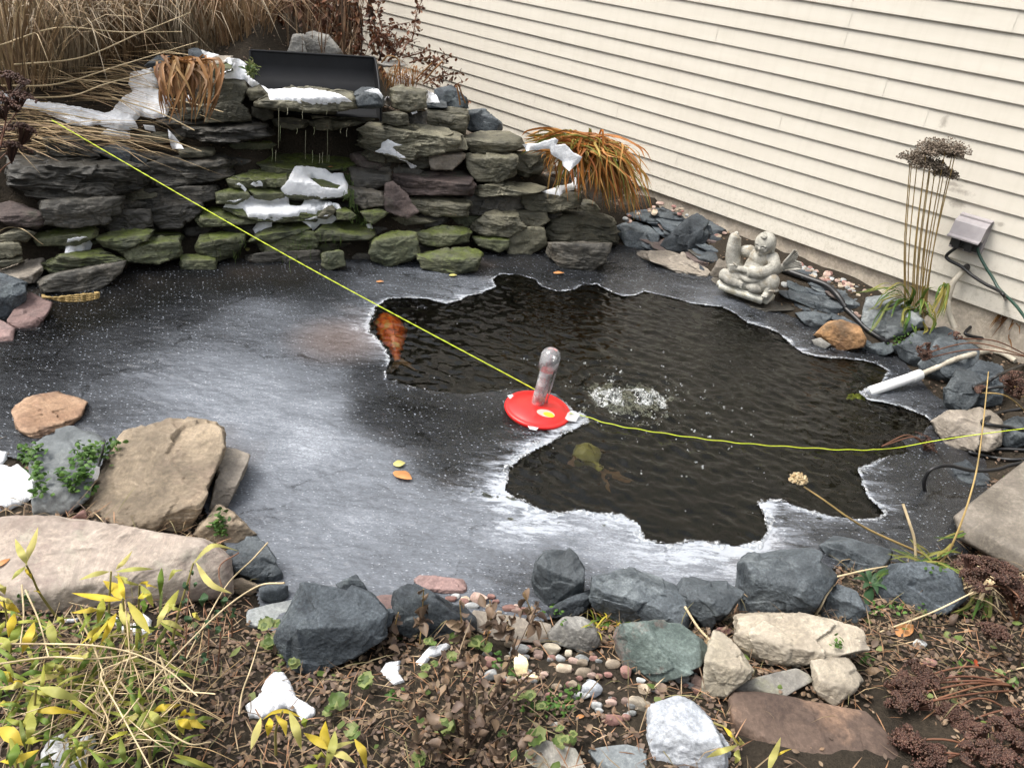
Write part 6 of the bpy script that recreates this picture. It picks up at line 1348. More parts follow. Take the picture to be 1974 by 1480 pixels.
def grass(name, mtl, base, n, h, spread, droop, w, label, cat='grass', group=None, rad=.08, plume=0, jit=.35, pm=None):
    """tuft of arching blades from one base"""
    base = np.asarray(base, float); mb = MB()
    for k in range(n):
        a = RNG.uniform(0, 6.283); r0 = rad*math.sqrt(RNG.rand()); b0 = np.array([math.cos(a)*r0, math.sin(a)*r0, 0])
        a2 = a+RNG.normal(0, .6); L = h*RNG.uniform(1-jit, 1+jit*.6); out = spread*(RNG.uniform(.2, 1.2) if RNG.rand() < .75 else RNG.uniform(1.2, 2.6))
        dv = np.array([math.cos(a2), math.sin(a2), 0]); p1 = b0+dv*out*.25*L+Z3*L*.6; p2 = b0+dv*out*.62*L+Z3*L*(.98-.1*droop); p3 = b0+dv*out*L+Z3*L*(1-droop*RNG.uniform(.2, 1))
        blade(mb, [b0, p1, p2, p3], w*RNG.uniform(.6, 1.3), 8)
    o = mb.build(name, mtl, origin=None); o.location = base
    tag(o, label, cat, group)
    if plume:
        pb = MB()
        for k in range(plume):
            a = RNG.uniform(0, 6.283); dv = np.array([math.cos(a), math.sin(a), 0]); L = h*RNG.uniform(.8, 1.15)
            q = spline([np.zeros(3), dv*.1*L+Z3*L*.7, dv*.3*L+Z3*L], 10)
            pb.tube(q, .0022, 4, cap=False); tip = spline([q[-1], q[-1]+dv*.05+Z3*.05, q[-1]+dv*.12+Z3*.04], 8)
            for i in range(60):
                t = RNG.rand(); c_ = tip[int(t*7)]; dd = RNG.normal(0, 1, 3); dd /= np.linalg.norm(dd)
                blade(pb, [c_, c_+dd*.012+dv*.012, c_+dd*.018+dv*.03-Z3*.006], .0016, 4)
        pb.build('plume', pm or m_pale, o)
    return o
def stems(mb, pts, r, n=14, seg=5): mb.tube(spline(pts, n), r, seg)
def G1(x, y): return float(G(np.array([[x, y]]))[0])
def on_bank(x, y, dist, dz=0.): p = at_y(x, y, dist); return p

# --- dead reeds behind the stones, upper left
m_reed = [leafmat('reed_straw', [(.15, .1, .055), (.34, .24, .14), (.52, .41, .26), (.22, .15, .09), (.1, .065, .04)], tr=.12), leafmat('reed_grey', [(.18, .14, .095), (.34, .27, .19), (.48, .4, .29), (.12, .09, .06)], tr=.12), leafmat('reed_brown', [(.13, .08, .045), (.26, .165, .09), (.38, .26, .15), (.17, .095, .055)], tr=.12)]
k = 0
for (x, y, dist, n, h, sp, lab) in [(25, 90, 4.9, 260, .62, .55, 'big clump of dead reeds in the upper left corner'), (120, 90, 5.2, 260, .62, .5, 'second clump of dead reeds from the left photo edge'),
   (215, 80, 5.4, 260, .6, .5, 'clump of dead reeds above the largest left snow patch'), (300, 75, 5.5, 260, .58, .45, 'dense brown reed clump at the top, third of the way to the trough'),
   (385, 75, 5.3, 240, .55, .5, 'reed clump with feathery seed plumes left of the trough'), (455, 70, 5.2, 200, .5, .55, 'pale arching reed clump right beside the trough'),
   (60, 40, 6.2, 260, .8, .4, 'dark reed clump at the back of the upper left corner'), (180, 40, 6.6, 260, .8, .35, 'tall brown reed clump at the back under the top photo edge'),
   (330, 40, 6.8, 260, .8, .35, 'shadowy reed clump behind the dense brown one'), (440, 40, 6.4, 240, .75, .35, 'brown reed clump at the back near the rusty shrub')]:
    p = at_y(x, y+60, dist); p[2] = G1(p[0], p[1])-.02
    grass('reed_clump', m_reed[k % 3], p, int(n*1.1), h*.8, sp*1.5, .7, .0036, lab, 'reeds', 'dead reeds on the bank', .2, 7 if k in (4, 5, 0) else 0, pm=m_straw); k += 1
# brown undergrowth as one mass behind everything
mb = MB()
for i in range(5200):
    x = RNG.uniform(-5.2, -.9); y = RNG.uniform(4.9, 8.6)
    if WD-x*WN[0]-y*WN[1] < .15 or 987+F*((np.array([x, y, 1.1])-O0)@RT)/((np.array([x, y, 1.1])-O0)@FW) > 690: continue
    z = G1(x, y) if i % 8 == 0 else .75+.1*RNG.rand(); h = RNG.uniform(.25, .9)*(1 if y > 5.6 else .55); l = RNG.normal(0, .22, 2)
    blade(mb, [(x, y, z-.05), (x+l[0]*.4, y+l[1]*.4, z+h*.6), (x+l[0]*h*1.6, y+l[1]*h, z+h)], RNG.uniform(.002, .006), 5)
tag(mb.build('undergrowth', m_brush), 'mass of dead brown undergrowth behind the reeds', 'undergrowth', kind='stuff')
# fallen straw lying over the left bank
mb = MB()
for i in range(420):
    x, y = RNG.uniform(-20, 330), RNG.uniform(110, 300); x -= max(0, (y-240))*.6
    if any(polysd(np.array([[x, y]]), q_)[0] < 12 for q_ in SNOW_PX[:5]) and RNG.rand() < .8: continue
    p = hit(max(x, 1), y); a = RNG.normal(.05, .4); L = RNG.uniform(.12, .5); dv = np.array([math.cos(a), -math.sin(a)*.8, 0])
    z = RNG.uniform(.004, .055); e = p+dv*L; e[2] = p[2]-RNG.uniform(-.04, .06)*L*2
    blade(mb, [p-dv*L*.3+Z3*z, p+dv*L*.3+Z3*(z+.05*L), e+Z3*z*.4], RNG.uniform(.0018, .0036), 7, side=np.cross(dv, Z3)+Z3*RNG.normal(0, .5))
tag(mb.build('fallen_straw', m_straw), 'tangled fallen straw covering the left bank and its snow', 'straw', kind='stuff')
for s_, lab in (('0,260 330,160 700,185 1040,182', 'long bare straw lying level across the reeds'), ('80,370 460,330 800,190 1090,72', 'long straw slanting up to the right across the reeds'), ('0,490 330,480 700,370 1130,240', 'long slanting straw above the largest left snow patch'),
   ('470,720 700,760 960,800 1150,865', 'straw stalk slanting down over the lower left snow'), ('640,560 900,640 1110,745', 'thin straw across the right end of the left snow'), ('980,565 1130,600 1275,640', 'short pale straw tip beside the hanging brown leaves'),
   ('160,560 420,545 640,470 1170,345', 'brown stem rising over the dark blue flat stone'), ('0,600 300,640 560,690 860,760', 'straw stalk hugging the long thin snow patch')):
    P = [hit(max(x, 1), y) for x, y in PX('A', s_)]; dd_ = np.array([np.hypot(p[0], p[1]) for p in P]); dd_ = np.minimum(dd_, 4.75); lo_ = np.linspace(dd_[0], dd_[-1], len(P)) if len(P) > 2 else dd_
    Q = [at_y(x, y, min(a, b_)-.05) for (x, y), a, b_ in zip(PX('A', s_), dd_, lo_)]
    mb = MB(); mb.tube(spline(Q, 30), np.linspace(.0042, .0024, 30), 6); tag(mb.build('straw_stalk', m_pale), lab, 'straw', 'single straw stalks')
# reddish sedum at the far left edge
def umbel(mb, c, r, n, up=Z3, flat=.45, br=.0065, m=1, stemr=.0012):
    c = np.asarray(c, float); root = c-up*r*1.1
    n = int(n*2.1); br = br*.62; cl_ = RNG.normal(0, .55, (9, 2))
    for i in range(n):
        a, q = RNG.uniform(0, 6.283), math.sqrt(RNG.rand())
        cc_ = cl_[i % 9]+RNG.normal(0, .19, 2); q = min(1.25, math.hypot(*cc_)); a = math.atan2(cc_[1], cc_[0]); t1 = np.cross(up, (1, .2, .1)); t1 /= np.linalg.norm(t1); t2 = np.cross(up, t1)
        p = c+(t1*math.cos(a)+t2*math.sin(a))*q*r+up*r*flat*(1-q*q)*RNG.uniform(.4, 1.1)
        mb.blob(p, br*RNG.uniform(.6, 1.3, 3), 1, m)
        if i % 3 == 0: mb.tube([root, (root+p)/2-up*.003, p], stemr, 3, 0, cap=False)
def sedum(name, base, heads, label, mtls, cat='dried flowers', group=None, n=170, br=.0052, stem=.0028, flat=.4):
    o = thing(name, label, cat, tuple(base), group); mb = MB(); hb = MB(); base = np.asarray(base, float)
    for c, r in heads:
        c = np.asarray(c, float); mid = base*.5+c*.5+np.r_[RNG.normal(0, .015, 2), .03]
        q = spline([base, mid, c-Z3*r*.8], 14)-base; mb.tube(q, stem, 5)
        up = (c-base); up = up/np.linalg.norm(up)*.5+Z3; up /= np.linalg.norm(up); umbel(hb, c-base, r, n, up, flat, br, 0)
    mb.build('stem', mtls[0], o); hb.build('seed_head', mtls[1], o); return o
H_ = [at_y(x, y, d) for x, y, d in [(18, 150, 4.0), (32, 185, 3.95), (8, 200, 3.9), (40, 250, 3.95), (22, 285, 3.9)]]
b0 = at_y(-30, 420, 3.85); sedum('dried_sedum', b0, [(h, .06) for h in H_], 'rusty dried flower heads at the left photo edge above the stones', (m_redtwig, m_sedum), n=140, br=.007)
# rusty shrub behind the trough
sh = thing('rusty_shrub', 'shrub with hanging rust brown dead leaves behind the trough', 'shrub', tuple(at_y(640, 120, 5.7))); s0 = np.array(sh.location); mb = MB(); lb = MB()
for i in range(46):
    x = RNG.uniform(500, 712); top = at_y(min(x+RNG.normal(0, 6), 716), RNG.uniform(-60, 20), RNG.uniform(5.3, 6.2)); bot = top.copy(); bot[2] = .78; bot[:2] += RNG.normal(0, .05, 2)
    stems(mb, [bot-s0, (bot+top)/2-s0+np.r_[RNG.normal(0, .03, 2), 0], top-s0], .005, 8)
    for k in range(44):
        t = RNG.uniform(.02, 1.); c_ = bot+(top-bot)*t-s0; d_ = RNG.normal(0, 1, 3)*np.array([1, 1, .5])-Z3*.9; d_ /= np.linalg.norm(d_); L = RNG.uniform(.025, .06)
        blade(lb, [c_, c_+d_*L*.5+RNG.normal(0, .004, 3), c_+d_*L], L*.3, 4, taper=LEAF_T, side=RNG.normal(0, 1, 3), fold=.5)
mb.build('branches', m_twig, sh); lb.build('leaves', m_rust, sh)
# vine twigs against the siding right of the shrub
vn = thing('bare_vine', 'sparse twiggy vine with small brown leaves in front of the siding by the trough', 'vine', tuple(at_y(760, 160, 5.2))); s0 = np.array(vn.location); mb = MB(); lb = MB()
def vine_(pts, dists, n):
    Q = spline([at_y(x, y, d) for (x, y), d in zip(pts, dists)], 40)-s0; mb.tube(Q, np.linspace(.005, .0022, 40), 5)
    for k in range(n):
        i = RNG.randint(4, 39); d_ = RNG.normal(0, 1, 3); d_[2] -= .3; d_ /= np.linalg.norm(d_); L = RNG.uniform(.018, .034)
        tw = Q[i]+RNG.normal(0, .02, 3); mb.tube([Q[i], tw], .0012, 3, cap=False); blade(lb, [tw, tw+d_*L*.5, tw+d_*L], L*.32, 4, taper=LEAF_T, side=RNG.normal(0, 1, 3), fold=.4)
for fr, s_, n in (('B', '520,310 540,260 575,225 590,150 600,80 640,-10', 60), ('B', '400,300 430,200 470,150 560,130', 40), ('B', '330,260 400,180 380,60 420,-20', 40), ('B', '560,360 660,330 740,345 810,320', 40), ('B', '640,480 720,440 780,430 865,415', 50), ('B', '420,340 470,260 520,230', 50), ('B', '380,200 450,250 500,330', 60), ('B', '340,120 420,230 470,310', 60), ('B', '520,330 600,310 680,285', 24), ('B', '600,470 670,400 715,350', 40), ('B', '690,470 760,520 840,560 900,620', 40), ('B', '740,520 800,500 850,470', 16)):
    pts = PX(fr, s_); vine_(pts, np.linspace(5.15, 5.35, len(pts)), n)
mb.build('twigs', m_redtwig, vn); lb.build('leaves', m_rust, vn)
# dry stems right of the trough
mb = MB()
for i in range(70):
    x, y = RNG.uniform(735, 800), RNG.uniform(150, 172); p = at_y(x, y, RNG.uniform(4.7, 4.95)); a = RNG.uniform(-.6, 3.4); L = RNG.uniform(.05, .17); dv = np.array([math.cos(a), -.5*abs(math.sin(a)), 0])
    blade(mb, [p-Z3*.03, p+dv*L*.4+Z3*L*.6, p+dv*L+Z3*L*RNG.uniform(-.3, .4)], .003, 7)
for s_ in ('600,450 650,400 690,360', '640,470 700,400 750,350', '470,450 500,350 440,320 400,360', '840,480 860,540 880,590', '830,490 845,560 850,600'):
    Q = [at_y(x, y, 4.75) for x, y in PX('B', s_)]; mb.tube(spline(Q, 14), .0045, 5)
tag(mb.build('dead_tuft', m_brleaf), 'tuft of broken dry stems right of the black trough', 'dead plant')
# hanging brown strap leaves
mb = MB()
for i in range(78):
    x0, y0 = RNG.uniform(330, 380), RNG.uniform(118, 140); x1, y1 = RNG.uniform(312, 402), RNG.uniform(165, 240); d0 = RNG.uniform(4.25, 4.4)
    bow = RNG.normal(0, 19)+(14 if x1 > 375 else -4)
    blade(mb, [at_y(x0, y0, d0+.05), at_y((x0+x1)/2+bow, y0-RNG.uniform(-2, 14), d0), at_y(x1+bow*.5, (y0+y1)/2, d0-.06), at_y(x1, y1, d0-.09)], RNG.uniform(.005, .009), 10, side=np.array([1, .2, RNG.normal(0, .3)]))
tag(mb.build('withered_plant', m_brleaf), 'withered brown strap leaves hanging over the stones left of the trough', 'withered plant')
# green sprig by the trough
# --- orange grass by the wall
og = thing('orange_grass', 'mop of orange and green grass drooping over the rocks at the siding', 'ornamental grass', tuple(at_y(1140, 290, 4.7))); s0 = np.array(og.location); mb = MB()
for i in range(440):
    cx_, cy_ = RNG.normal(1122, 34), RNG.normal(276, 9); t = RNG.rand()
    if t < .22: ex, ey = RNG.uniform(1000, 1080), RNG.uniform(258, 300)
    elif t < .42: ex, ey = RNG.uniform(1040, 1130), RNG.uniform(300, 390)
    else:
        u = RNG.rand()**.8; ex, ey = 1115+u*126+RNG.normal(0, 14), 350+u*42+RNG.uniform(-80, 40)
    d0 = RNG.uniform(4.62, 4.78); dn = d0-RNG.uniform(.02, .2)*(1 if ey > 300 else .4)
    mx, my = cx_+(ex-cx_)*.5+RNG.normal(0, 8), min(cy_, ey)-RNG.uniform(-4, 13)+(ey-cy_)*.16
    mx2, my2 = cx_+(ex-cx_)*.85+RNG.normal(0, 4), (my+ey)/2+RNG.uniform(-6, 6)
    blade(mb, [at_y(cx_, cy_+10, d0), at_y(mx, my, (d0*.7+dn*.3)), at_y(mx2, my2, d0*.3+dn*.7), at_y(ex, ey, dn)]-s0, RNG.uniform(.0032, .007), 11, side=np.array([.9, .3, RNG.normal(0, .35)]))
mb.build('blades', m_orange, og)
# --- tall dry alliums against the siding
def allium_head(mb, c, r, n=120):
    for i in range(n):
        d_ = RNG.normal(0, 1, 3); d_[2] = abs(d_[2])*.9-.15; d_ /= np.linalg.norm(d_); e = c+d_*r*RNG.uniform(.75, 1.08)*np.array([1, 1, .72])
        mb.tube([c, e], .0009, 3, cap=False); mb.blob(e, RNG.uniform(.0025, .0048, 3), 1)
al = thing('dry_alliums', 'bunch of tall dry allium stalks with brown seed heads in front of the siding', 'dried flowers', tuple(on_z(1768, 640, .06))); s0 = np.array(al.location)
DA = math.hypot(s0[0], s0[1])
for i, (bx, by, tx, ty, rr_) in enumerate([(612, 1130, 650, 190, .062), (605, 1110, 640, 185, .0), (625, 1140, 685, 200, .055), (650, 1150, 730, 240, .06), (668, 1160, 780, 115, .066), (680, 1170, 770, 230, .05), (690, 1190, 815, 150, .06), (700, 1180, 865, 120, .066), (708, 1190, 800, 230, .045), (716, 1200, 850, 290, .05), (720, 1170, 930, 140, .06), (735, 1180, 880, 290, .045), (728, 1200, 905, 165, .05), (660, 1150, 740, 160, .05)]):
    B_, T2 = at_y(*px('O', [(bx, by)])[0], DA+.02), at_y(*px('O', [(tx, ty)])[0], DA-.1+RNG.uniform(-.05, .05)); mid = B_*.55+T2*.45+np.array([-.012, 0, 0])
    mb = MB(); Q = spline([B_, mid, T2], 26)-s0; mb.tube(Q, np.linspace(.0032, .002, 26), 6); stm = mb.build('stalk', m_stalk, al)
    if rr_: mb = MB(); allium_head(mb, Q[-1], rr_, 130); mb.build('seed_head', m_umbel, stm)
mb = MB()
def px_blade(mb, fr, s_, d0, d1, w, n=12, org=None, taper=(.75, 1, .95, .7, .06), side=None):
    pts = PX(fr, s_); D_ = np.linspace(d0, d1, len(pts)); P = [at_y(x, y, d) for (x, y), d in zip(pts, D_)]
    P = np.array(P)-(0 if org is None else org); blade(mb, P, w, n, taper=taper, side=side)
for s_ in ('600,1060 540,1010 400,1010 300,1040', '590,1050 480,1060 420,1130 370,1140', '600,1070 500,1100 430,1200 385,1280', '640,1100 560,1040 440,1090', '610,1070 520,1130 470,1150', '600,1040 480,990 350,1030', '650,1090 600,980 520,1000 450,1050', '680,1120 720,1080 700,1170', '700,1130 760,1100 780,1200', '690,1200 690,1260 690,1300', '640,1110 660,1010 620,980', '720,1180 780,1160 800,1240', '860,1000 850,1100 800,1180', '880,980 870,1080 830,1200', '870,975 820,1020 800,1100', '885,985 880,1060 850,1150', '855,985 830,1060 770,1180', '700,1100 740,1000 800,1010', '600,1100 600,1200 590,1230', '620,1090 640,1180 600,1250', '660,1160 650,1230 680,1290', '680,1120 600,1150 590,1250', '700,1180 740,1260 720,1310', '640,1080 560,1090 520,1180', '690,1130 640,1200 600,1290', '730,1140 800,1200 760,1300'):
    for r_ in range(3):
        pts = parse(s_); pts = [(x+RNG.normal(0, 9), y+RNG.normal(0, 9)) for x, y in pts]; px_blade(mb, 'O', ' '.join('%g,%g' % p for p in pts), DA-.02, DA-.16-RNG.uniform(0, .1), RNG.uniform(.003, .006), org=s0)
mb.build('leaves', m_green, al)
# --- withered plant and sedum below the outlet box
DW = math.hypot(*on_z(1885, 640, .05)[:2])
wp_ = thing('withered_plant', 'withered grey brown plant with curled leaves under the green cord', 'withered plant', tuple(on_z(1885, 665, .05))); s0 = np.array(wp_.location); mb = MB()
for i in range(95):
    x0, y0 = RNG.normal(1400, 40), RNG.normal(930, 30); x1 = RNG.uniform(1170, 1540); y1 = RNG.uniform(1050, 1420); d0 = DW+RNG.uniform(-.08, .08)
    pts = px('R', [(x0, y0), (x0+(x1-x0)*.4, y0+(y1-y0)*.3-30), (x0+(x1-x0)*.8, y0+(y1-y0)*.7), (x1+(x0-x1)*.2, y1)])
    blade(mb, np.array([at_y(x, y, d0-.03*q) for q, (x, y) in enumerate(pts)])-s0, RNG.uniform(.006, .016), 10, taper=LEAF_T, side=RNG.normal(0, 1, 3), fold=.8)
mb.build('leaves', m_dead, wp_)
mb = MB(); Q = spline([at_y(*px('R', [(1370, 1440)])[0], DW), at_y(*px('R', [(1380, 1200)])[0], DW), at_y(*px('R', [(1410, 910)])[0], DW)], 12)-s0; mb.tube(Q, .006, 6); mb.build('stem', m_twig, wp_)
w2 = thing('withered_plant', 'rust brown withered leaves at the right photo edge below the siding', 'withered plant', tuple(on_z(1950, 690, .05))); s0 = np.array(w2.location); mb = MB()
for i in range(90):
    x0, y0 = RNG.uniform(1560, 1760), RNG.uniform(1130, 1260); x1, y1 = RNG.uniform(1400, 1765), RNG.uniform(1280, 1560); d0 = DW-RNG.uniform(.05, .2)
    pts = px('R', [(x0, y0), (x0*.6+x1*.4, y0*.6+y1*.4-30), (x1, y1)]); blade(mb, np.array([at_y(x, y, d0-.02*q) for q, (x, y) in enumerate(pts)])-s0, RNG.uniform(.005, .012), 8, taper=LEAF_T, side=RNG.normal(0, 1, 3), fold=.8)
mb.build('leaves', m_brleaf, w2)
def headset(fr, lst, d): return [(at_y(*px(fr, [(x, y)])[0], d), r) for x, y, r in lst]
D2 = DW-.15
sedum('dried_sedum', on_z(1962, 690, .05), headset('R', [(1560, 820, .045), (1660, 790, .045), (1600, 890, .045), (1690, 920, .05), (1740, 960, .03)], D2), 'dark red sedum heads on thin stems in front of the siding at right', (m_stalk, m_sedum))
sedum('dried_sedum', on_z(1990, 560, .1), headset('R', [(1765, 465, .03)], D2), 'small red flower head at the right edge level with the outlet box', (m_stalk, m_sedum), n=70)
D3 = math.hypot(*on_z(1850, 720, .15)[:2])
sedum('dried_sedum', on_z(1990, 690, .2), headset('J', [(1385, 205, .035), (1365, 245, .03), (1545, 135, .022)], D3), 'red brown seed head on a bent stem reaching over the blue rock at right', (m_redtwig, m_sedum), n=110)
sedum('dried_sedum', on_z(1985, 800, .12), headset('J', [(1690, 440, .024), (1900, 380, .05), (1930, 440, .05)], D3-.2), 'tangled sedum heads beside the black cable loops', (m_stalk, m_sedum), n=130)
sedum('fallen_sedum', on_z(1700, 860, .02), [(on_z(*p, .02), .035) for p in PX('J', [None] and '1375,720 1390,760')], 'fallen red seed heads lying on the thin ice by the taupe block', (m_redtwig, m_sedum), n=70, br=.004, flat=.25)
# --- single allium leaning over the pond and long stalks at right
al2 = thing('leaning_allium', 'single dry allium head on a long stalk leaning out over the water', 'dried flowers', tuple(on_z(1780, 1068, .08))); s0 = np.array(al2.location)
pts = [on_z(1780, 1068, .08)]+[on_z(x, y, z) for (x, y), z in zip(PX('J', '1080,1260 940,1180 800,1080 680,1000'), [.14, .2, .25, .28])]
mb = MB(); Q = spline(pts, 34)-s0; mb.tube(Q, np.linspace(.0038, .0022, 34), 6); st_ = mb.build('stalk', m_stalk, al2); mb = MB(); hd = on_z(*px('J', [(648, 962)])[0], .295)-s0; allium_head(mb, hd, .026, 120); mb.build('seed_head', m_pale, st_)
pts = [on_z(x, y, z) for (x, y), z in zip(PX('J', '1440,1450 1500,1380 1560,1250 1620,1080 1670,880 1705,620 1733,345'), [.08, .12, .2, .28, .36, .44, .52])]
mb = MB(); mb.tube(spline(pts, 50), np.linspace(.0042, .0018, 50), 6); tag(mb.build('grass_stalk', m_stalk), 'very long thin yellow stalk curving up in front of the taupe block', 'stalk')
pts = [on_z(x, y, z) for (x, y), z in zip(PX('J', '1320,1430 1310,1300 1280,1200 1245,1098'), [.08, .15, .2, .24])]
mb = MB(); mb.tube(spline(pts, 30), .0042, 6); tag(mb.build('grass_stalk', m_pale), 'short pale stalk standing in front of the thin ice at right', 'stalk')
for s_, z_, lab in (('840,335 1000,300 1150,265 1290,240', (.1, .13, .14, .12), 'pale straw lying across the flat topped boulder'), ('760,790 960,690 1250,575 1500,480 1725,370', (.03, .05, .1, .16, .22), 'long pale straw running over the limestone to the sedum'),
    ('230,450 300,560 390,660 440,780 480,890', (.12, .1, .1, .08, .03), 'bent straw in front of the upright limestone'), ('270,660 310,740 370,850 420,1020', (.08, .08, .06, .04), 'thin grass stem beside the upright limestone'), ('1585,905 1700,920 1850,940 1990,965', (.1, .11, .11, .12), 'brown twig at the right bottom edge'), ('1610,870 1560,960 1510,1050 1500,1150', (.14, .1, .06, .03), 'forked tan twig below the sedum heads'), ('1690,845 1800,810 1900,780 1990,760', (.09, .11, .12, .13), 'tan twig at the right edge above the brown one'), ('880,530 930,450 960,390 1000,340', (.06, .12, .14, .13), 'dark thin twig leaning on the biggest near boulder')):
    pts = [on_z(x, y, z) for (x, y), z in zip(PX('H', s_), z_)]; mb = MB(); mb.tube(spline(pts, 30), np.linspace(.0036, .0022, 30), 6); tag(mb.build('straw_stalk', m_pale), lab, 'straw', 'single straw stalks')
# --- grass tuft and sedum heads at lower right
gt = thing('grass_tuft', 'green grass tuft growing among the blue boulders near the concrete slab', 'grass', tuple(on_z(1800, 1080, .1))); s0 = np.array(gt.location); mb = MB()
for s_, c_ in (('1500,240 1400,215 1270,190', 0), ('1480,220 1380,240 1240,280 1210,320', 0), ('1450,210 1560,180 1640,160', 0), ('1520,230 1600,250 1660,330', 0), ('1440,200 1350,170 1300,140', 0), ('1600,130 1560,170 1520,200', 0), ('1680,60 1600,90 1530,100', 0), ('1560,240 1640,270 1670,330', 0), ('1380,260 1440,230 1560,240 1650,310', 0), ('1720,380 1690,440 1620,490', 0), ('1760,400 1750,450 1700,500', 0), ('1780,400 1790,480 1760,520', 0), ('1500,210 1450,150 1400,120', 0)):
    for r_ in range(3):
        pts = [(x+RNG.normal(0, 12), y+RNG.normal(0, 12)) for x, y in parse(s_)]; zz_ = np.linspace(.1, .14, len(pts)); P = np.array([on_z(x, y, z+RNG.uniform(-.02, .02)) for (x, y), z in zip(px('H', pts), zz_)])-s0
        blade(mb, P, RNG.uniform(.003, .0055), 10)
mb.build('blades', m_green, gt)
mb = MB()
for i in range(46):
    c_ = on_z(*px('H', [(1780+RNG.normal(0, 60), 330+RNG.normal(0, 40))])[0], .12)-s0; d_ = np.r_[RNG.normal(0, 1, 2), .1]; d_ /= np.linalg.norm(d_); blade(mb, [c_-d_*.05, c_+Z3*.02, c_+d_*.06], .0028, 6)
mb.build('dry_blades', m_pale, gt)
hh = lambda lst, z: [(on_z(*px('H', [(x, y)])[0], z), r) for x, y, r in lst]
sedum('dried_sedum', on_z(1960, 1200, .1), hh([(1700, 230, .04), (1780, 240, .045), (1850, 260, .045), (1750, 300, .04), (1890, 300, .03)], .24), 'biggest dark red sedum head beside the concrete slab', (m_redtwig, m_sedum), n=230, br=.0048)
sedum('dried_sedum', on_z(1985, 1190, .1), hh([(1940, 370, .045), (1960, 420, .04)], .2), 'dark red sedum head cut by the right photo edge', (m_redtwig, m_sedum), n=230, br=.0048)
sedum('dried_sedum', on_z(1990, 1330, .1), hh([(1440, 780, .032), (1480, 810, .03), (1380, 830, .03), (1350, 880, .034), (1400, 930, .034), (1330, 940, .026)], .16), 'rusty sedum heads lying over the grey green flagstone', (m_redtwig, m_sedum), n=200, br=.0042)
sedum('dried_sedum', on_z(1990, 1400, .1), hh([(1570, 990, .034), (1630, 1030, .034), (1660, 1060, .026)], .14), 'sedum heads right of the forked tan twig', (m_redtwig, m_sedum), n=200, br=.0042)
sedum('dried_sedum', on_z(1980, 1500, .12), hh([(1340, 1110, .03), (1400, 1160, .034), (1470, 1200, .034), (1520, 1220, .028)], .16), 'dark sedum heads along the lower edge of the grey green flagstone', (m_redtwig, m_sedum), n=200, br=.0042)
sedum('dried_sedum', on_z(1960, 1520, .12), hh([(1760, 1100, .03), (1850, 1060, .03), (1920, 1130, .032), (1800, 1190, .03), (1900, 1230, .03), (1720, 1200, .026), (1950, 1010, .028)], .22), 'dense brown sedum clump in the bottom right corner', (m_twig, m_sedum), n=240, br=.0048)
sedum('dried_sedum', on_z(1960, 1300, .1), hh([(1790, 570, .03), (1850, 580, .028)], .2), 'faded sedum head above the brown leaf litter at right', (m_twig, m_sedum), n=150, br=.0042)

# ---------------------------------------------------------------- foreground plants
def zed(x, y, h):
    """point on the pixel's ray h metres above the bank"""
    p = on_G(x, y); q = on_z(x, y, p[2]+h); q2 = on_z(x, y, max(G1(q[0], q[1]), .02)+h); return q2
def lpx(mb, pts, zs, w, n=9, taper=LEAF_T, fold=.35, side=None, org=0):
    P = np.array([on_z(x, y, z) for (x, y), z in zip(pts, zs)])-org; d = P[-1]-P[0]
    s_ = np.cross(d, Z3)+RNG.normal(0, .25, 3)*np.linalg.norm(d) if side is None else side
    blade(mb, P, w, n, taper=taper, fold=fold, side=s_)
BAM = (.12, .7, 1, .9, .55, .03)
# each clump: anchor, [leaf: x0,y0,x1,y1,width(mm),colour]
def bamboo(name, anchor, leaves, canes, label, zlo=.3, zhi=.36):
    o = thing(name, label, 'bamboo', tuple(anchor), 'dwarf bamboo shoots'); s0 = np.array(anchor, float); lm = {'y': MB(), 'g': MB()}; cm = MB()
    for fr, s_ in canes:
        pts = PX(fr, s_); zs = np.linspace(G1(s0[0], s0[1])+.02, zhi, len(pts)); cm.tube(spline([on_z(x, y, z) for (x, y), z in zip(pts, zs)], 20)-s0, np.linspace(.0034, .002, 20), 6)
    for L in leaves:
        fr, pts, w, c = L; pts = PX(fr, pts); z0 = RNG.uniform(zlo, zhi); zz = [z0]+[z0+RNG.uniform(0, .025) for _ in pts[1:-1]]+[z0-RNG.uniform(.0, .05)]
        if len(pts) == 2: pts = [pts[0], ((pts[0][0]+pts[1][0])/2, (pts[0][1]+pts[1][1])/2-3), pts[1]]; zz = [z0, z0+.012, zz[-1]]
        lpx(lm[c], pts, zz, w*.001, 11, BAM, RNG.uniform(.15, .5), org=s0)
    if canes: cm.build('cane', m_cane, o)
    for c, m_ in (('y', m_yel_leaf), ('g', m_bamboo)):
        if lm[c].v: lm[c].build('leaves', m_, o)
F_ = lambda s, w, c: ('F', s, w, c)
bamboo('dwarf_bamboo', zed(118, 1230, 0), [F_('160,270 120,190 90,118', 8, 'y'), F_('160,255 190,150 226,48', 8, 'y'), F_('150,280 110,310 68,362', 6, 'y'), F_('150,290 190,360', 5, 'g'), F_('200,430 240,440', 3, 'g')], [('F', '370,625 290,520 230,430 190,340 155,270')], 'single bamboo shoot with two upright yellow leaves against the pinkish slab')
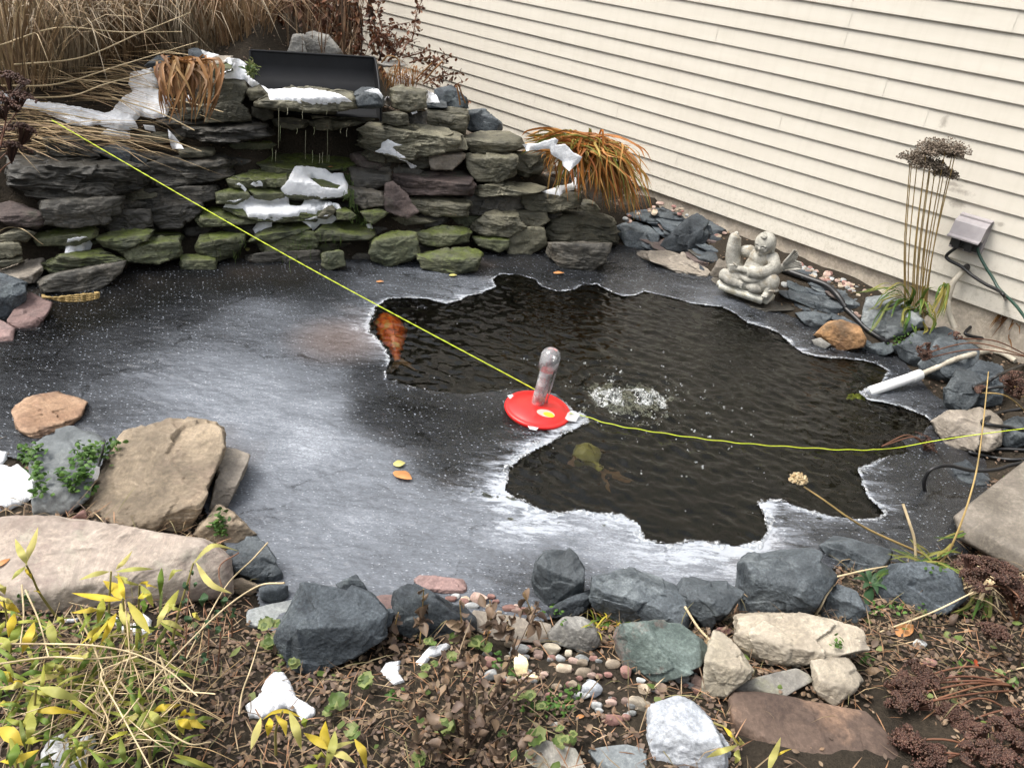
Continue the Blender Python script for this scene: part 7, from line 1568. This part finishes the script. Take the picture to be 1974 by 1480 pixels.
bamboo('dwarf_bamboo', zed(235, 1270, 0), [F_('650,312 470,362', 6, 'y'), F_('690,300 735,250 787,188', 6, 'y'), F_('690,312 912,296', 6, 'y'), F_('680,340 760,370 832,392', 7, 'y'), F_('830,390 880,450 912,522', 8, 'y'), F_('730,474 690,420 612,366', 13, 'g'), F_('720,482 580,460 428,440', 8, 'g'), F_('580,540 425,556', 8, 'g'), F_('545,560 460,692', 6, 'g'), F_('612,470 580,625', 9, 'g'), F_('715,500 745,620 758,742', 12, 'y'), F_('760,490 830,590 892,682', 10, 'y'), F_('830,382 945,412', 7, 'g'), F_('962,290 950,462', 7, 'g'), F_('740,480 720,400 700,320', 6, 'g'), F_('600,640 440,780', 7, 'g'), F_('640,600 520,760', 8, 'g'), F_('690,560 600,740', 8, 'g'), F_('820,470 900,440', 9, 'g'), F_('860,480 850,560', 8, 'g')],
       [('F', '760,900 750,700 730,470'), ('F', '700,900 650,600 660,310'), ('F', '800,900 820,600 830,390')], 'leafy yellow and green bamboo clump in front of the pinkish slab')
bamboo('dwarf_bamboo', zed(370, 1290, 0), [F_('1150,262 1220,180 1290,150 1420,190', 9, 'y'), F_('1165,258 1250,380 1378,442', 8, 'y'), F_('1085,300 1030,310 1000,368', 7, 'y'), F_('1062,422 1000,520 930,592', 9, 'y'), F_('1000,520 1082,542', 7, 'y'), F_('950,600 1030,620 1100,662', 7, 'y'), F_('1140,560 1192,602', 6, 'y'), F_('1000,500 930,640', 8, 'y')], [('F', '1000,900 1050,600 1150,262')], 'arching pale yellow bamboo shoot over the right end of the pinkish slab')
bamboo('dwarf_bamboo', zed(40, 1250, 0), [F_('-10,380 30,450', 9, 'y'), F_('0,455 40,480 80,502', 8, 'y'), F_('0,490 120,555', 9, 'g'), F_('290,600 305,680 322,762', 10, 'y'), F_('85,560 50,702', 9, 'g'), F_('200,612 160,700 130,802', 11, 'g'), F_('345,580 380,625', 7, 'y'), F_('120,620 60,760', 9, 'g'), F_('0,700 60,790', 9, 'y'), F_('200,650 190,760', 9, 'g')], [('F', '60,900 60,700 20,480')], 'bamboo shoot at the left photo edge under the pinkish slab')
bamboo('dwarf_bamboo', zed(60, 1350, 0), [F_('0,762 60,730 115,708', 9, 'y'), F_('350,932 240,940 118,985', 9, 'y'), F_('228,1000 350,1030 472,1072', 10, 'y'), F_('218,1008 190,1120 122,1252', 13, 'y'), F_('200,1142 350,1130 482,1152', 8, 'g'), F_('190,1150 180,1240 160,1312', 9, 'y'), F_('-10,905 80,972', 9, 'g'), F_('140,988 0,1010', 8, 'y'), F_('-10,1105 120,1090', 7, 'y'), F_('-10,1240 60,1280 145,1345', 13, 'g'), F_('400,812 480,820 562,845', 9, 'y'), F_('310,850 270,925', 9, 'y'), F_('280,912 382,922', 7, 'y'), F_('560,758 520,800 470,825', 8, 'y'), F_('250,1060 280,1100', 9, 'g'), F_('150,1330 290,1310', 9, 'g'), F_('230,1370 100,1420 0,1440', 9, 'g'), F_('100,1330 60,1480', 9, 'g'), F_('330,860 380,920', 7, 'y'), F_('60,1000 140,960', 9, 'g')], [('F', '150,1480 190,1250 215,1010'), ('F', '100,1480 60,1200 140,985')], 'broad bamboo clump in the bottom left corner')
bamboo('dwarf_bamboo', zed(285, 1400, 0), [F_('850,1122 780,1180 700,1252', 8, 'y'), F_('860,1132 890,1220 912,1302', 10, 'y'), F_('870,1132 930,1180 992,1242', 8, 'y'), F_('910,1142 990,1110 1082,1100', 8, 'g'), F_('1050,1172 1092,1282', 8, 'y'), F_('1070,1172 1120,1150 1182,1160', 8, 'g'), F_('1100,1200 1222,1242', 9, 'g'), F_('830,990 840,1060 850,1110', 8, 'g'), F_('760,1260 640,1310', 8, 'g'), F_('1060,1190 1140,1250', 9, 'g')], [('F', '900,1480 880,1300 860,1120'), ('F', '1080,1420 1070,1300 1060,1170')], 'small bamboo clump left of the icy snow patch', .26, .3)
bamboo('dwarf_bamboo', zed(560, 1400, 0), [F_('1560,1192 1620,1140 1700,1132 1800,1180', 10, 'g'), F_('1720,1142 1760,1250 1792,1372', 9, 'y'), F_('1600,1180 1590,1292', 9, 'g'), F_('1550,1180 1520,1270 1490,1370', 8, 'y'), F_('1640,1160 1680,1200 1700,1290', 8, 'g'), F_('1800,1180 1815,1240', 7, 'g')], [('F', '1640,1400 1640,1250 1680,1140')], 'bamboo shoot arching over the icy snow patch', .24, .28)
bamboo('dwarf_bamboo', zed(640, 1475, 0), [('G', '350,1182 290,1130 228,1098', 9, 'g'), ('G', '350,1192 335,1110 340,1038', 10, 'g'), ('G', '360,1192 420,1150 492,1140', 8, 'y'), ('G', '370,1200 430,1210 492,1252', 9, 'y'), ('G', '388,1090 370,1180 340,1282', 10, 'y'), ('G', '490,1130 530,1190 552,1290', 8, 'g'), ('G', '300,1260 200,1300', 9, 'g'), ('G', '340,1230 260,1210', 9, 'g')], [('G', '340,1300 350,1240 355,1190')], 'bright bamboo rosette at the bottom edge left of centre', .24, .28)
bamboo('dwarf_bamboo', zed(1400, 1470, 0), [('H', '500,1162 420,1190 340,1226', 7, 'y'), ('H', '500,1112 525,1140 505,1165', 7, 'y'), ('H', '508,1185 500,1220 486,1256', 8, 'y'), ('H', '430,1070 470,1110 520,1165', 5, 'g')], [('H', '160,930 260,1000 380,1050 440,1075 500,1160')], 'thin bent bamboo shoot beside the quartz boulder', .2, .22)
bamboo('dwarf_bamboo', zed(1490, 1478, 0), [('H', '660,1300 690,1200 722,1122', 8, 'y'), ('H', '700,1220 780,1180', 3, 'g')], [], 'upright yellow bamboo leaf at the bottom edge on the brown flagstone', .2, .22)
m_bamg = leafmat('green_bamboo_leaves', [(.08, .14, .025), (.13, .2, .035), (.22, .27, .05), (.4, .38, .07), (.07, .12, .03), (.3, .3, .06)], tr=.25, scale=9)
# random smaller leaves filling the bamboo bed
mb = MB()
for i in range(250):
    x, y = RNG.uniform(-20, 330), RNG.uniform(1190, 1490); x += max(0, y-1330)*.7*RNG.rand()
    a = RNG.uniform(0, 6.283); L = RNG.uniform(34, 92); h = RNG.uniform(.03, .2); p = on_G(max(x, 1), y); z = p[2]+h
    lpx(mb, [(x, y), (x+math.cos(a)*L*.5, y+math.sin(a)*L*.5-4), (x+math.cos(a)*L, y+math.sin(a)*L*.8)], [z, z+.02, z-.02], RNG.uniform(.0028, .0062), 8, BAM)
tag(mb.build('bamboo_undergrowth', m_bamg), 'low yellow green bamboo leaves filling the bottom left bed', 'bamboo leaves', kind='stuff')
# straw over the bamboo bed
for s_, zz, lab in (('0,742 300,742 560,752 800,800 1000,900 1175,1052', .36, 'long tan stalk sweeping across the bamboo bed from the left'), ('1592,140 1500,240 1350,390 1200,650 1090,860', .3, 'pale stalk rising to the leaning blue grey slab'), ('1690,380 1530,400 1300,560 1000,860 690,1230', .34, 'very long stalk slanting across the bed to the dark cobble'),
    ('820,815 700,860 600,925 700,1120 900,1490', .34, 'bent pale stalk running to the bottom edge'), ('710,962 900,1180 1110,1330 1252,1325', .3, 'thick pale stalk with a kinked end near the bottom'), ('130,390 140,580 118,762', .34, 'upright grey stalk before the pinkish slab'), ('150,420 230,600 290,822', .34, 'leaning grey stalk before the pinkish slab'), ('1420,1160 1440,1030 1490,890 1542,720', .24, 'slim stalk between bamboo and the charcoal boulder'),
    ('460,565 540,720 620,930', .34, 'pale stalk crossing behind the yellow leaves'), ('370,1480 480,1260 640,1050 760,900', .3, 'stalk leaning up from the bottom left snow'), ('0,860 300,820 560,830 800,800', .34, 'faint horizontal stalk low in the bamboo bed'), ('950,820 1040,1000 1280,1040', .3, 'curved tan stalk in the middle of the bed'), ('600,1340 640,1200 560,1000', .3, 'short upright stalk over the bottom left bed'), ('0,1000 260,1000 500,1110 620,1170', .3, 'thin dark stalk across the corner clump')):
    P = [on_z(x, y, zz-.03*abs(math.sin(q*1.7))) for q, (x, y) in enumerate(PX('F', s_))]; mb = MB(); mb.tube(spline(P, 40), np.linspace(.0022, .0014, 40), 5); tag(mb.build('straw_stalk', m_pale), lab, 'straw', 'single straw stalks')
mb = MB()
for i in range(230):
    x, y = RNG.normal(215, 95), RNG.normal(1330, 80); a = RNG.normal(-.6, .7); L = RNG.uniform(40, 150); z = RNG.uniform(.2, .34)
    if y < 1180: continue
    P = [on_z(x-math.cos(a)*L*.5, y-math.sin(a)*L*.5, z-.04), on_z(x, y-RNG.uniform(-4, 12), z), on_z(x+math.cos(a)*L*.5, y+math.sin(a)*L*.5, z-.02)]
    mb.tube(spline(P, 10), RNG.uniform(.0006, .0013), 4, cap=False)
tag(mb.build('tangled_straw', m_pale), 'tangle of fine pale straw over the bamboo bed', 'straw', kind='stuff')
# dark green climber
mb = MB(); cl = thing('climbing_plant', 'dark green leafy climber at the right end of the pinkish slab', 'climber', tuple(zed(385, 1290, 0))); s0 = np.array(cl.location)
for x, y, w in [(1110, 400, 46), (1140, 320, 26), (1205, 480, 62), (1330, 490, 46), (1385, 560, 50), (1095, 500, 46), (1240, 630, 50), (1210, 830, 56), (1290, 660, 46), (1090, 830, 34), (1160, 390, 24), (1330, 580, 46), (1280, 560, 40), (1170, 700, 40), (1120, 600, 44), (1360, 640, 34)]:
    (X, Y) = px('F', [(x, y)])[0]; a = RNG.uniform(.8, 2.4); L = w/3.083*1.35; z = RNG.uniform(.26, .32)
    lpx(mb, [(X-math.cos(a)*L*.5, Y-math.sin(a)*L*.5), (X, Y), (X+math.cos(a)*L*.5, Y+math.sin(a)*L*.5)], [z+.01, z+.012, z-.02], w/3.083*.42*.00135, 9, (.2, .85, 1, .8, .4, .03), .3, org=s0)
mb.build('leaves', m_dkleaf, cl); mb = MB()
for s_ in ('1290,900 1310,700 1280,560', '1100,900 1110,600 1130,330', '1230,900 1240,640 1200,480', '1380,700 1370,560 1300,300 1420,200'):
    P = [on_z(x, y, z) for (x, y), z in zip(PX('F', s_), (.16, .24, .28, .3))]; mb.tube(spline(P, 16)-s0, .0017, 5)
mb.build('stems', m_redtwig, cl)
# creepers on the left rocks
def leaflets(mb, fr, x, y, r, n, size, lift=.012, org=0):
    for i in range(n):
        (X, Y) = px(fr, [(x+RNG.normal(0, r), y+RNG.normal(0, r*.8))])[0]; p = hit(X, Y)+Z3*RNG.uniform(.004, lift)-org; a = RNG.uniform(0, 6.283); d_ = np.array([math.cos(a), math.sin(a), RNG.uniform(-.2, .5)])*size*RNG.uniform(.6, 1.2)
        blade(mb, [p-d_*.5, p+Z3*size*.12, p+d_*.5], size*.36, 6, taper=(.3, .9, 1, .85, .5, .1), side=np.cross(d_, Z3)+RNG.normal(0, .01, 3))
for lst, lab in (([(480, 400, 30), (450, 450, 26), (540, 430, 34), (590, 420, 34), (640, 360, 28), (500, 520, 34), (440, 570, 30), (400, 600, 26), (350, 540, 26), (470, 540, 26), (530, 620, 18)], 'green creeper growing between the blue grey flat rock and the tan block'), ([(150, 400, 26), (220, 410, 26), (130, 440, 22), (200, 500, 26), (230, 560, 26), (240, 640, 24), (180, 460, 24)], 'green creeper at the left side of the blue grey flat rock'), ([(1270, 780, 24), (1240, 830, 20), (1265, 860, 20)], 'little green sprig on the triangular brown stone')):
    mb = MB()
    for x, y, r in lst: leaflets(mb, 'E', x, y, r, int(r*.9), .017, .03)
    tag(mb.build('creeper', m_creep), lab, 'creeper')
# round ground cover leaves
def rleaf(mb, x, y, r, z, org=0):
    n = 14; t = np.linspace(.35, 6.283-.35, n); c_ = zed(x, y, z)-org; e1 = np.array([math.cos(q := RNG.uniform(0, 6.28)), math.sin(q), RNG.normal(0, .25)]); e2 = np.cross(Z3+RNG.normal(0, .25, 3), e1); e2 /= np.linalg.norm(e2)
    rad = r*(1+.1*np.sin(t*7)); V = c_+e1*(np.cos(t)*rad)[:, None]+e2*(np.sin(t)*rad)[:, None]+Z3*(r*.16*np.cos(t*3))[:, None]
    V2_ = c_+(V-c_)*.55-Z3*r*.1
    k = np.arange(n-1); mb.add(np.concatenate([V, V2_, [c_+e1*r*.1]]), np.stack([k, k+1, n+k+1, n+k], 1)); mb.add(np.concatenate([V2_, [c_+e1*r*.1]]), np.stack([k, k+1, np.full(n-1, n)], 1))
gl_ = [(545, 838, 48), (412, 935, 55), (965, 1062, 55), (1330, 912, 44), (1390, 905, 36), (1422, 1115, 52), (1552, 1140, 36), (470, 1080, 36), (30, 540, 46), (85, 535, 38), (40, 640, 44), (60, 610, 36), (870, 625, 30), (1000, 620, 30), (1110, 630, 44), (1165, 655, 36), (820, 1220, 40), (1250, 1110, 30), (1440, 960, 26), (990, 700, 30), (1600, 1120, 26), (350, 990, 34), (180, 740, 34), (120, 690, 36), (860, 760, 24), (900, 740, 24), (1540, 1080, 22)]
for k, (x, y, r) in enumerate(gl_):
    mb = MB(); (X, Y) = px('G', [(x, y)])[0]; c_ = zed(X, Y, 0)
    for q in range(2 if k % 2 else 3): rleaf(mb, X+RNG.normal(0, 5)*(q > 0), Y+RNG.normal(0, 4)*(q > 0), r/2.6676/F*1.9*RNG.uniform(.8, 1.1)*(.8 if q else 1), .03+.012*q+.02*RNG.rand(), c_)
    lob = mb.build('ground_ivy', m_round); lob.location = c_; tag(lob, 'round pale green leaves low in the brown litter of the near bank', 'ground plant', 'round leaved ground plants on the near bank')
# rosette and sprigs among boulders
ro = thing('green_rosette', 'small green rosette of pointed leaves between the blue boulders at right', 'rosette', tuple(on_z(*px('H', [(1185, 330)])[0], .1))); s0 = np.array(ro.location); mb = MB()
for a in np.linspace(0, 6.28, 9)[:-1]:
    d_ = np.array([math.cos(a), math.sin(a), .25]); blade(mb, [d_*.004, d_*.03+Z3*.01, d_*.055-Z3*.004], .009, 8, taper=LEAF_T)
blade(mb, np.array([on_z(*px('H', [q])[0], .1) for q in ((1190, 350), (1175, 400), (1165, 450))])-s0, .014, 8, taper=LEAF_T); blade(mb, np.array([on_z(*px('H', [q])[0], .11) for q in ((1205, 310), (1240, 270), (1290, 240))])-s0, .008, 8, taper=LEAF_T)
mb.build('leaves', m_dkleaf, ro)
mb = MB()
for fr, x, y, n in (('H', 1010, 670, 14), ('H', 1150, 745, 16), ('H', 1220, 490, 16), ('H', 1330, 480, 16), ('H', 1440, 500, 14), ('H', 1640, 760, 10), ('H', 1890, 850, 12), ('G', 1530, 500, 14), ('G', 1780, 540, 18), ('G', 1600, 930, 26), ('G', 1480, 970, 30), ('G', 1550, 1000, 26), ('G', 1400, 1000, 20), ('G', 1280, 800, 16), ('O', 560, 1350, 30), ('O', 620, 1330, 20), ('H', 1500, 290, 8), ('G', 700, 930, 14), ('G', 1230, 760, 14), ('F', 240, 640, 24), ('F', 160, 500, 16)):
    leaflets(mb, fr, x, y, 26, n, .013, .03)
tag(mb.build('sprigs', m_creep), 'tiny green weed leaves scattered over the banks', 'weeds', kind='stuff')
mb = MB()
for i in range(46):
    X, Y = px('G', [(1780+RNG.normal(0, 40), 540+RNG.normal(0, 24))])[0]; p = hit(X, Y); d_ = np.r_[RNG.normal(0, 1, 2), .5]; d_ /= np.linalg.norm(d_); blade(mb, [p, p+d_*.025+Z3*.008, p+d_*.05], .0022, 6)
tag(mb.build('grass_tuft', m_bamboo), 'small yellow green grass tuft between grey round stone and greenish boulder', 'grass', kind='stuff')
# dead perennial in the middle of the near bank
dp = thing('dead_perennial', 'clump of dead dark stems with shrivelled leaves in the middle of the near bank', 'dead plant', tuple(zed(895, 1440, 0))); s0 = np.array(dp.location); mb = MB(); lb = MB()
def stalk(s_, h0, h1, r, nl, fr='G'):
    pts = PX(fr, s_); hs_ = np.linspace(h0, h1, len(pts)); P = spline([zed(x, y, h) for (x, y), h in zip(pts, hs_)], 22)-s0; mb.tube(P, np.linspace(r, r*.6, 22), 6)
    for k in range(nl):
        i = RNG.randint(3, 22); d_ = RNG.normal(0, 1, 3); d_[2] -= .6; d_ /= np.linalg.norm(d_); L = RNG.uniform(.014, .034); blade(lb, [P[i], P[i]+d_*L*.5+RNG.normal(0, .004, 3), P[i]+d_*L], L*.35, 6, taper=LEAF_T, side=RNG.normal(0, 1, 3), fold=.9)
for s_, h1, r, nl in (('1010,1030 970,880 948,728', .2, .0036, 10), ('1050,1180 1000,1000 960,850', .18, .004, 10), ('1080,1200 1070,980 1130,700', .22, .004, 12), ('1040,1250 1060,1100 1050,860', .2, .004, 12), ('1000,1220 930,1100 840,960', .16, .003, 14), ('1120,1200 1220,1000 1330,860 1430,760', .2, .003, 10), ('1060,1200 1180,1040 1400,840', .16, .0028, 10), ('1030,1200 900,1180 720,1130', .1, .0026, 16), ('1080,1240 1250,1120 1430,1120', .1, .0026, 16), ('980,1130 860,1020 760,880', .14, .0026, 12), ('1100,1150 1160,980 1140,820', .2, .003, 10), ('1090,1080 1240,840 1330,600', .26, .0022, 8), ('1110,1060 1280,760 1440,420', .28, .002, 6), ('1060,1000 1040,800 1060,640', .2, .0026, 10), ('960,1250 900,1200 860,1150', .12, .003, 12), ('1150,1250 1220,1200 1290,1180', .12, .003, 12)):
    stalk(s_, .0, h1, r, nl)
mb.build('stems', m_twig, dp); lb.build('leaves', m_dead, dp)
for s_, h1, lab in (('825,640 838,480 845,360', .2, 'dry stem with curled leaves in front of the second charcoal rock'), ('668,680 690,580 715,480', .14, 'dry stem with hanging leaves right of the largest charcoal boulder'), ('1045,650 1040,540 1030,420', .18, 'dry stem with dark curled leaves right of the second charcoal rock'), ('1165,640 1190,520 1185,420', .18, 'thin dry stem in front of the flat brownish slab'), ('1270,640 1280,560 1275,520', .14, 'dead leaf stem before the flat brownish slab'), ('1370,600 1400,500 1360,380', .18, 'thin tan stem near the low black stone')):
    o = thing('dead_plant', lab, 'dry plant', tuple(zed(*px('G', [parse(s_)[0]])[0], 0)), 'dry stems along the near shore'); s0 = np.array(o.location); mb = MB(); lb = MB(); stalk(s_, 0., h1, .0022, 6)
    for k in range(16):
        (X, Y) = px('G', [parse(s_)[1]])[0]; p = zed(X+RNG.normal(0, 7), Y+RNG.normal(0, 16), h1*.5)-s0; d_ = RNG.normal(0, 1, 3); d_[2] -= .8; d_ /= np.linalg.norm(d_); L = RNG.uniform(.02, .04); blade(lb, [p, p+d_*L*.5, p+d_*L], L*.33, 6, taper=LEAF_T, side=RNG.normal(0, 1, 3), fold=.9)
    mb.build('stem', m_stalk, o); lb.build('leaves', m_dead, o)
# leaf litter, needles, twigs over the banks
T5 = np.linspace(0, 1, 4); wv = np.array([.15, .9, .8, .05])
tpl = np.concatenate([np.stack([T5, s_*wv*.32, .16*np.sin(T5*3.1)], 1) for s_ in (-1, 0, 1)]); side_ = np.repeat([1., 0, 1.], 4); kk = np.arange(3)
tf_ = np.concatenate([np.stack([kk, kk+4, kk+5, kk+1], 1), np.stack([kk+4, kk+8, kk+9, kk+5], 1)])
def scatter(name, mtl, n, lo, hi, region, label, cat, tilt=.35, thin=1., zlift=(.002, .02), curl=1.):
    P = region(n); n = len(P); z = G(P, .17)+RNG.uniform(*zlift, n); a = RNG.uniform(0, 6.283, n); L = RNG.uniform(lo, hi, n); tl_ = RNG.normal(0, tilt, (n, 2))
    ca, sa = np.cos(a), np.sin(a); X = np.stack([ca, sa, tl_[:, 0]], 1); Y = np.stack([-sa, ca, tl_[:, 1]], 1); Zv = np.cross(X, Y)
    cu = RNG.uniform(-.6, 1.6, n)*curl
    V = (X[:, None]*tpl[None, :, 0:1]+Y[:, None]*tpl[None, :, 1:2]*thin+Zv[:, None]*(tpl[:, 2]*(1-1.25*min(thin, 1)*side_))[None, :, None]*cu[:, None, None])*L[:, None, None]+np.c_[P, z][:, None]
    f_ = (tf_[None]+(np.arange(n)*len(tpl))[:, None, None]).reshape(-1, 4)
    return tag(mesh_np(name, V.reshape(-1, 3), f_, mtl), label, cat, kind='stuff')
EXC = [q for q in SNOW_PX if q[:, 1].mean() > 850]+[np.array(PX(f_, t_)) for f_, t_ in (('H', '470,925 500,895 660,898 1000,965 1150,985 1240,1080 1315,1200 1335,1310 510,1310 540,1180 470,1040'), ('H', '1180,870 1260,828 1330,950 1500,1050 1660,1180 1800,1300 1400,1310 1250,1065'),
  ('H', '480,870 600,815 860,755 890,830 740,912 520,900'), ('G', '1690,1190 1850,1150 1985,1185 1990,1310 1770,1310'), ('G', '-60,470 60,440 240,400 240,520 120,560 -60,560'), ('G', '1090,500 1110,470 1300,500 1490,540 1495,640 1200,620 1110,580'), ('G', '560,430 600,390 695,390 690,470 640,480'))]
PEB = [np.array(PX(f_, t_)) for f_, t_ in (('G', '1120,620 1300,600 1480,660 1740,690 1900,760 1974,830 1974,1100 1800,1000 1640,960 1480,900 1400,860 1150,850'), ('H', '60,800 320,740 320,930 180,900 60,890'), ('G', '940,380 1180,370 1430,450 1430,510 1200,490 1000,440'), ('G', '1370,1190 1480,1140 1620,1180 1690,1310 1380,1310'))]
def clear_of(P):
    q = np.c_[P, G(P, .17)+.01]-O0; zc = q@FW; U = np.stack([987+F*(q@RT)/zc, 740-F*(q@UP)/zc], 1); ok = np.ones(len(P), bool); rnd = RNG.rand(len(P))
    for e_ in EXC: ok &= (polysd(U, e_) > 4) | (rnd < .05)
    for e_ in PEB: ok &= (polysd(U, e_) > 0) | (rnd < .14)
    return P[ok]
def near_bank(n):
    P = np.stack([RNG.uniform(-1.9, 2.3, n*3), RNG.uniform(.75, 2.6, n*3)], 1); s_ = polysd(P, SHORE); return clear_of(P[(s_ > .1) & (P[:, 1] < 2.3+.25*np.abs(P[:, 0]))])[:n]
def all_bank(n):
    P = np.stack([RNG.uniform(-2.6, 3.2, n*3), RNG.uniform(.75, 6., n*3)], 1); s_ = polysd(P, SHORE); w = WD-P@WN[:2]; return clear_of(P[(s_ > .12) & (w > .03)])[:n]
scatter('leaf_litter', m_dead, 24000, .006, .019, near_bank, 'dead brown leaves covering the near bank', 'leaf litter')
scatter('curled_leaves', m_dead, 160, .022, .034, near_bank, 'larger curled dead leaves lying on the near bank', 'leaf litter', .5, 1.2, (.006, .02), 1.6)
scatter('pine_needles', leafmat('needles', [(.24, .12, .06), (.36, .2, .11), (.18, .09, .05), (.48, .36, .22)], tr=0), 4800, .03, .075, near_bank, 'reddish pine needles strewn over the near bank', 'needles', .2, .07, (.004, .022), .3)
scatter('bank_litter', m_dead, 9000, .006, .02, all_bank, 'dead leaves and bits in the gaps between the rocks', 'leaf litter')
scatter('dead_stems', leafmat('stem_bits', [(.14, .09, .055), (.25, .18, .1), (.08, .05, .035), (.2, .18, .08)], tr=0), 4200, .03, .1, near_bank, 'thin dead stems and tendrils on the near bank', 'dead stems', .3, .05, (.004, .04), 1.2)
scatter('green_litter', m_round, 500, .012, .03, near_bank, 'small green leaves mixed into the brown litter', 'ground plants', .4, 1.3, (.006, .03))
# single fallen leaves
def leaf(fr, x, y, wpx, m_, label, a=.3, z=None, asp=.5):
    (X, Y) = px(fr, [(x, y)])[0]; p = hit(X, Y)+Z3*.004 if z is None else on_z(X, Y, z); s_ = FR[fr][2]; L = wpx/s_/F*np.linalg.norm(p-O0); d_ = np.array([math.cos(a), math.sin(a)*1.3, .05])*L
    mb = MB(); blade(mb, [-d_*.5, Z3*L*.1, d_*.5], L*asp*.6, 9, taper=(.3, .8, 1, .9, .6, .08), fold=.2); o = mb.build('fallen_leaf', m_); o.location = p; tag(o, label, 'leaf', 'single fallen leaves')
m_lo = leafmat('orange_leaf', [(.42, .18, .06), (.5, .24, .1)], tr=.1); m_ly = leafmat('yellow_leaf', [(.5, .44, .12), (.45, .42, .18)], tr=.1)
leaf('I', 325, 1222, 66, m_ly, 'round yellow leaf frozen on the ice above the orange leaf', .2, .012, .8); leaf('I', 345, 1290, 120, m_lo, 'lobed orange leaf frozen on the ice below the round yellow one', -.4, .012, .55)
leaf('I', 632, 148, 46, m_ly, 'yellow leaf on the ice near the foot of the mossy stones', .1, .012, .6); leaf('I', 1235, 135, 60, m_lo, 'orange leaf on dark ice in front of the ridged boulder', .1, .012, .5); leaf('I', 215, 185, 44, m_lo, 'small brown leaf on the ice left of the koi', .1, .012, .5)
leaf('H', 1360, 575, 110, m_lo, 'large orange tan leaf in the litter right of the largest limestone', .5); leaf('H', 1725, 745, 36, leafmat('red_leaf', [(.5, .1, .04), (.45, .08, .03)]), 'small red leaf in the litter at right', 1.2); leaf('N', 1318, 198, 44, m_lo, 'orange leaf on the mossy ledge behind the cascade snow', .1); leaf('N', 585, 922, 66, m_ly, 'pale leaf stuck on the shaggy mossy stone', 1.9); leaf('G', 1170, 590, 40, m_lo, 'orange leaf bit on the flat brownish slab', .4); leaf('F', 20, 265, 60, m_lo, 'curled orange leaf on the pinkish slab at the left edge', .9); leaf('G', 1650, 1020, 40, m_lo, 'brown leaf near the maroon cobble', .2)
# green moss sprig at the trough and cord remnants
mb = MB()
for i in range(90):
    (X, Y) = px('L', [(500+RNG.normal(0, 22), 350+RNG.normal(0, 34))])[0]; p = at_y(X, Y, 4.5+RNG.uniform(-.03, .03)); d_ = RNG.normal(0, 1, 3)*.014; blade(mb, [p, p+d_*.5+Z3*.003, p+d_], .0055, 5, taper=LEAF_T, side=RNG.normal(0, 1, 3))
tag(mb.build('green_weed', m_round), 'bright green weed at the left end of the black trough', 'weed')
rp = thing('rope_hank', 'frayed tan rope loop hanging on the ice under the smooth wide grey stone', 'rope', tuple(on_z(*px('D', [(400, 515)])[0], .02))); s0 = np.array(rp.location)
for k in range(4):
    P = [on_z(*px('D', [q])[0], .02+.012*k)-s0 for q in ((240, 500+k*4), (330, 530-k*6), (440, 536-k*12), (540, 522-k*10), (565, 505-k*6), (540, 485))]; mb = MB(); mb.tube(spline(P, 50), .0042+.0014*np.sin(np.arange(50)*1.7)+.001*np.sin(np.arange(50)*.6), 6); mb.build('strand', m_stalk, rp)
for s_ in ('0,150 60,118 150,130 240,200 275,220',):
    mb = MB(); P = [hit(*q)+Z3*.01-np.array([0, .02, 0]) for q in PX('D', s_)]; mb.tube(spline(P, 26)-s0, .0024, 5); mb.build('strand', m_pale, rp)

# roots and algae strands hanging from the spill slab, and the green streak of the cascade
m_root = leafmat('roots', [(.1, .1, .07), (.18, .17, .12), (.07, .09, .04)], tr=0); m_algs = leafmat('algae_strands', [(.05, .09, .02), (.08, .13, .03), (.12, .16, .05)], tr=.1)
mb = MB()
for x, y0, y1 in [(740, 700, 1060), (755, 860, 1000), (960, 700, 800), (985, 900, 1160), (1060, 870, 940), (1045, 1080, 1200), (1140, 1100, 1200), (1180, 890, 1190), (1195, 1120, 1190), (1175, 690, 760), (1110, 1110, 1200), (905, 880, 930), (1305, 880, 930), (680, 1060, 1180), (715, 1080, 1180), (820, 700, 760), (1360, 880, 960)]:
    P = [at_y(x_, y_, 4.33-.02*q) for q, (x_, y_) in enumerate(px('L', [(x, y0), (x+RNG.normal(0, 4), (y0+y1)/2), (x-4, y1)]))]; mb.tube(spline(P, 10), np.linspace(.0018, .0008, 10), 4)
tag(mb.build('hanging_roots', m_root), 'thin roots hanging from the spill slab across the dark hollow', 'roots', kind='stuff')
mb = MB()
for i in range(150):
    t = RNG.rand(); xc, yc = np.interp(t, [0, .45, .7, 1], [1450, 1490, 1540, 1690]), np.interp(t, [0, .45, .7, 1], [150, 430, 600, 760])
    (X, Y) = px('N', [(xc+RNG.normal(0, 22), yc+RNG.normal(0, 20))])[0]; p = hit(X, Y); p = p-ray(X, Y)*.012; L = RNG.uniform(.02, .06); mb.tube([p, p+np.array([RNG.normal(0, .006), -.004, -L*.5]), p+np.array([RNG.normal(.004, .008), -.012, -L])], .0012, 4, cap=False)
for i in range(70):
    (X, Y) = px('N', [(RNG.choice([960, 1080, 460, 540, 1170, 1350])+RNG.normal(0, 60), RNG.uniform(700, 1000))])[0]; p = hit(X, Y)-ray(X, Y)*.012; L = RNG.uniform(.02, .07); mb.tube([p, p-Z3*L*.5+np.r_[RNG.normal(0, .004, 2), 0], p-Z3*L], .001, 4, cap=False)
tag(mb.build('algae_strands', m_algs), 'green algae strands trailing down the cascade stones', 'algae', kind='stuff')
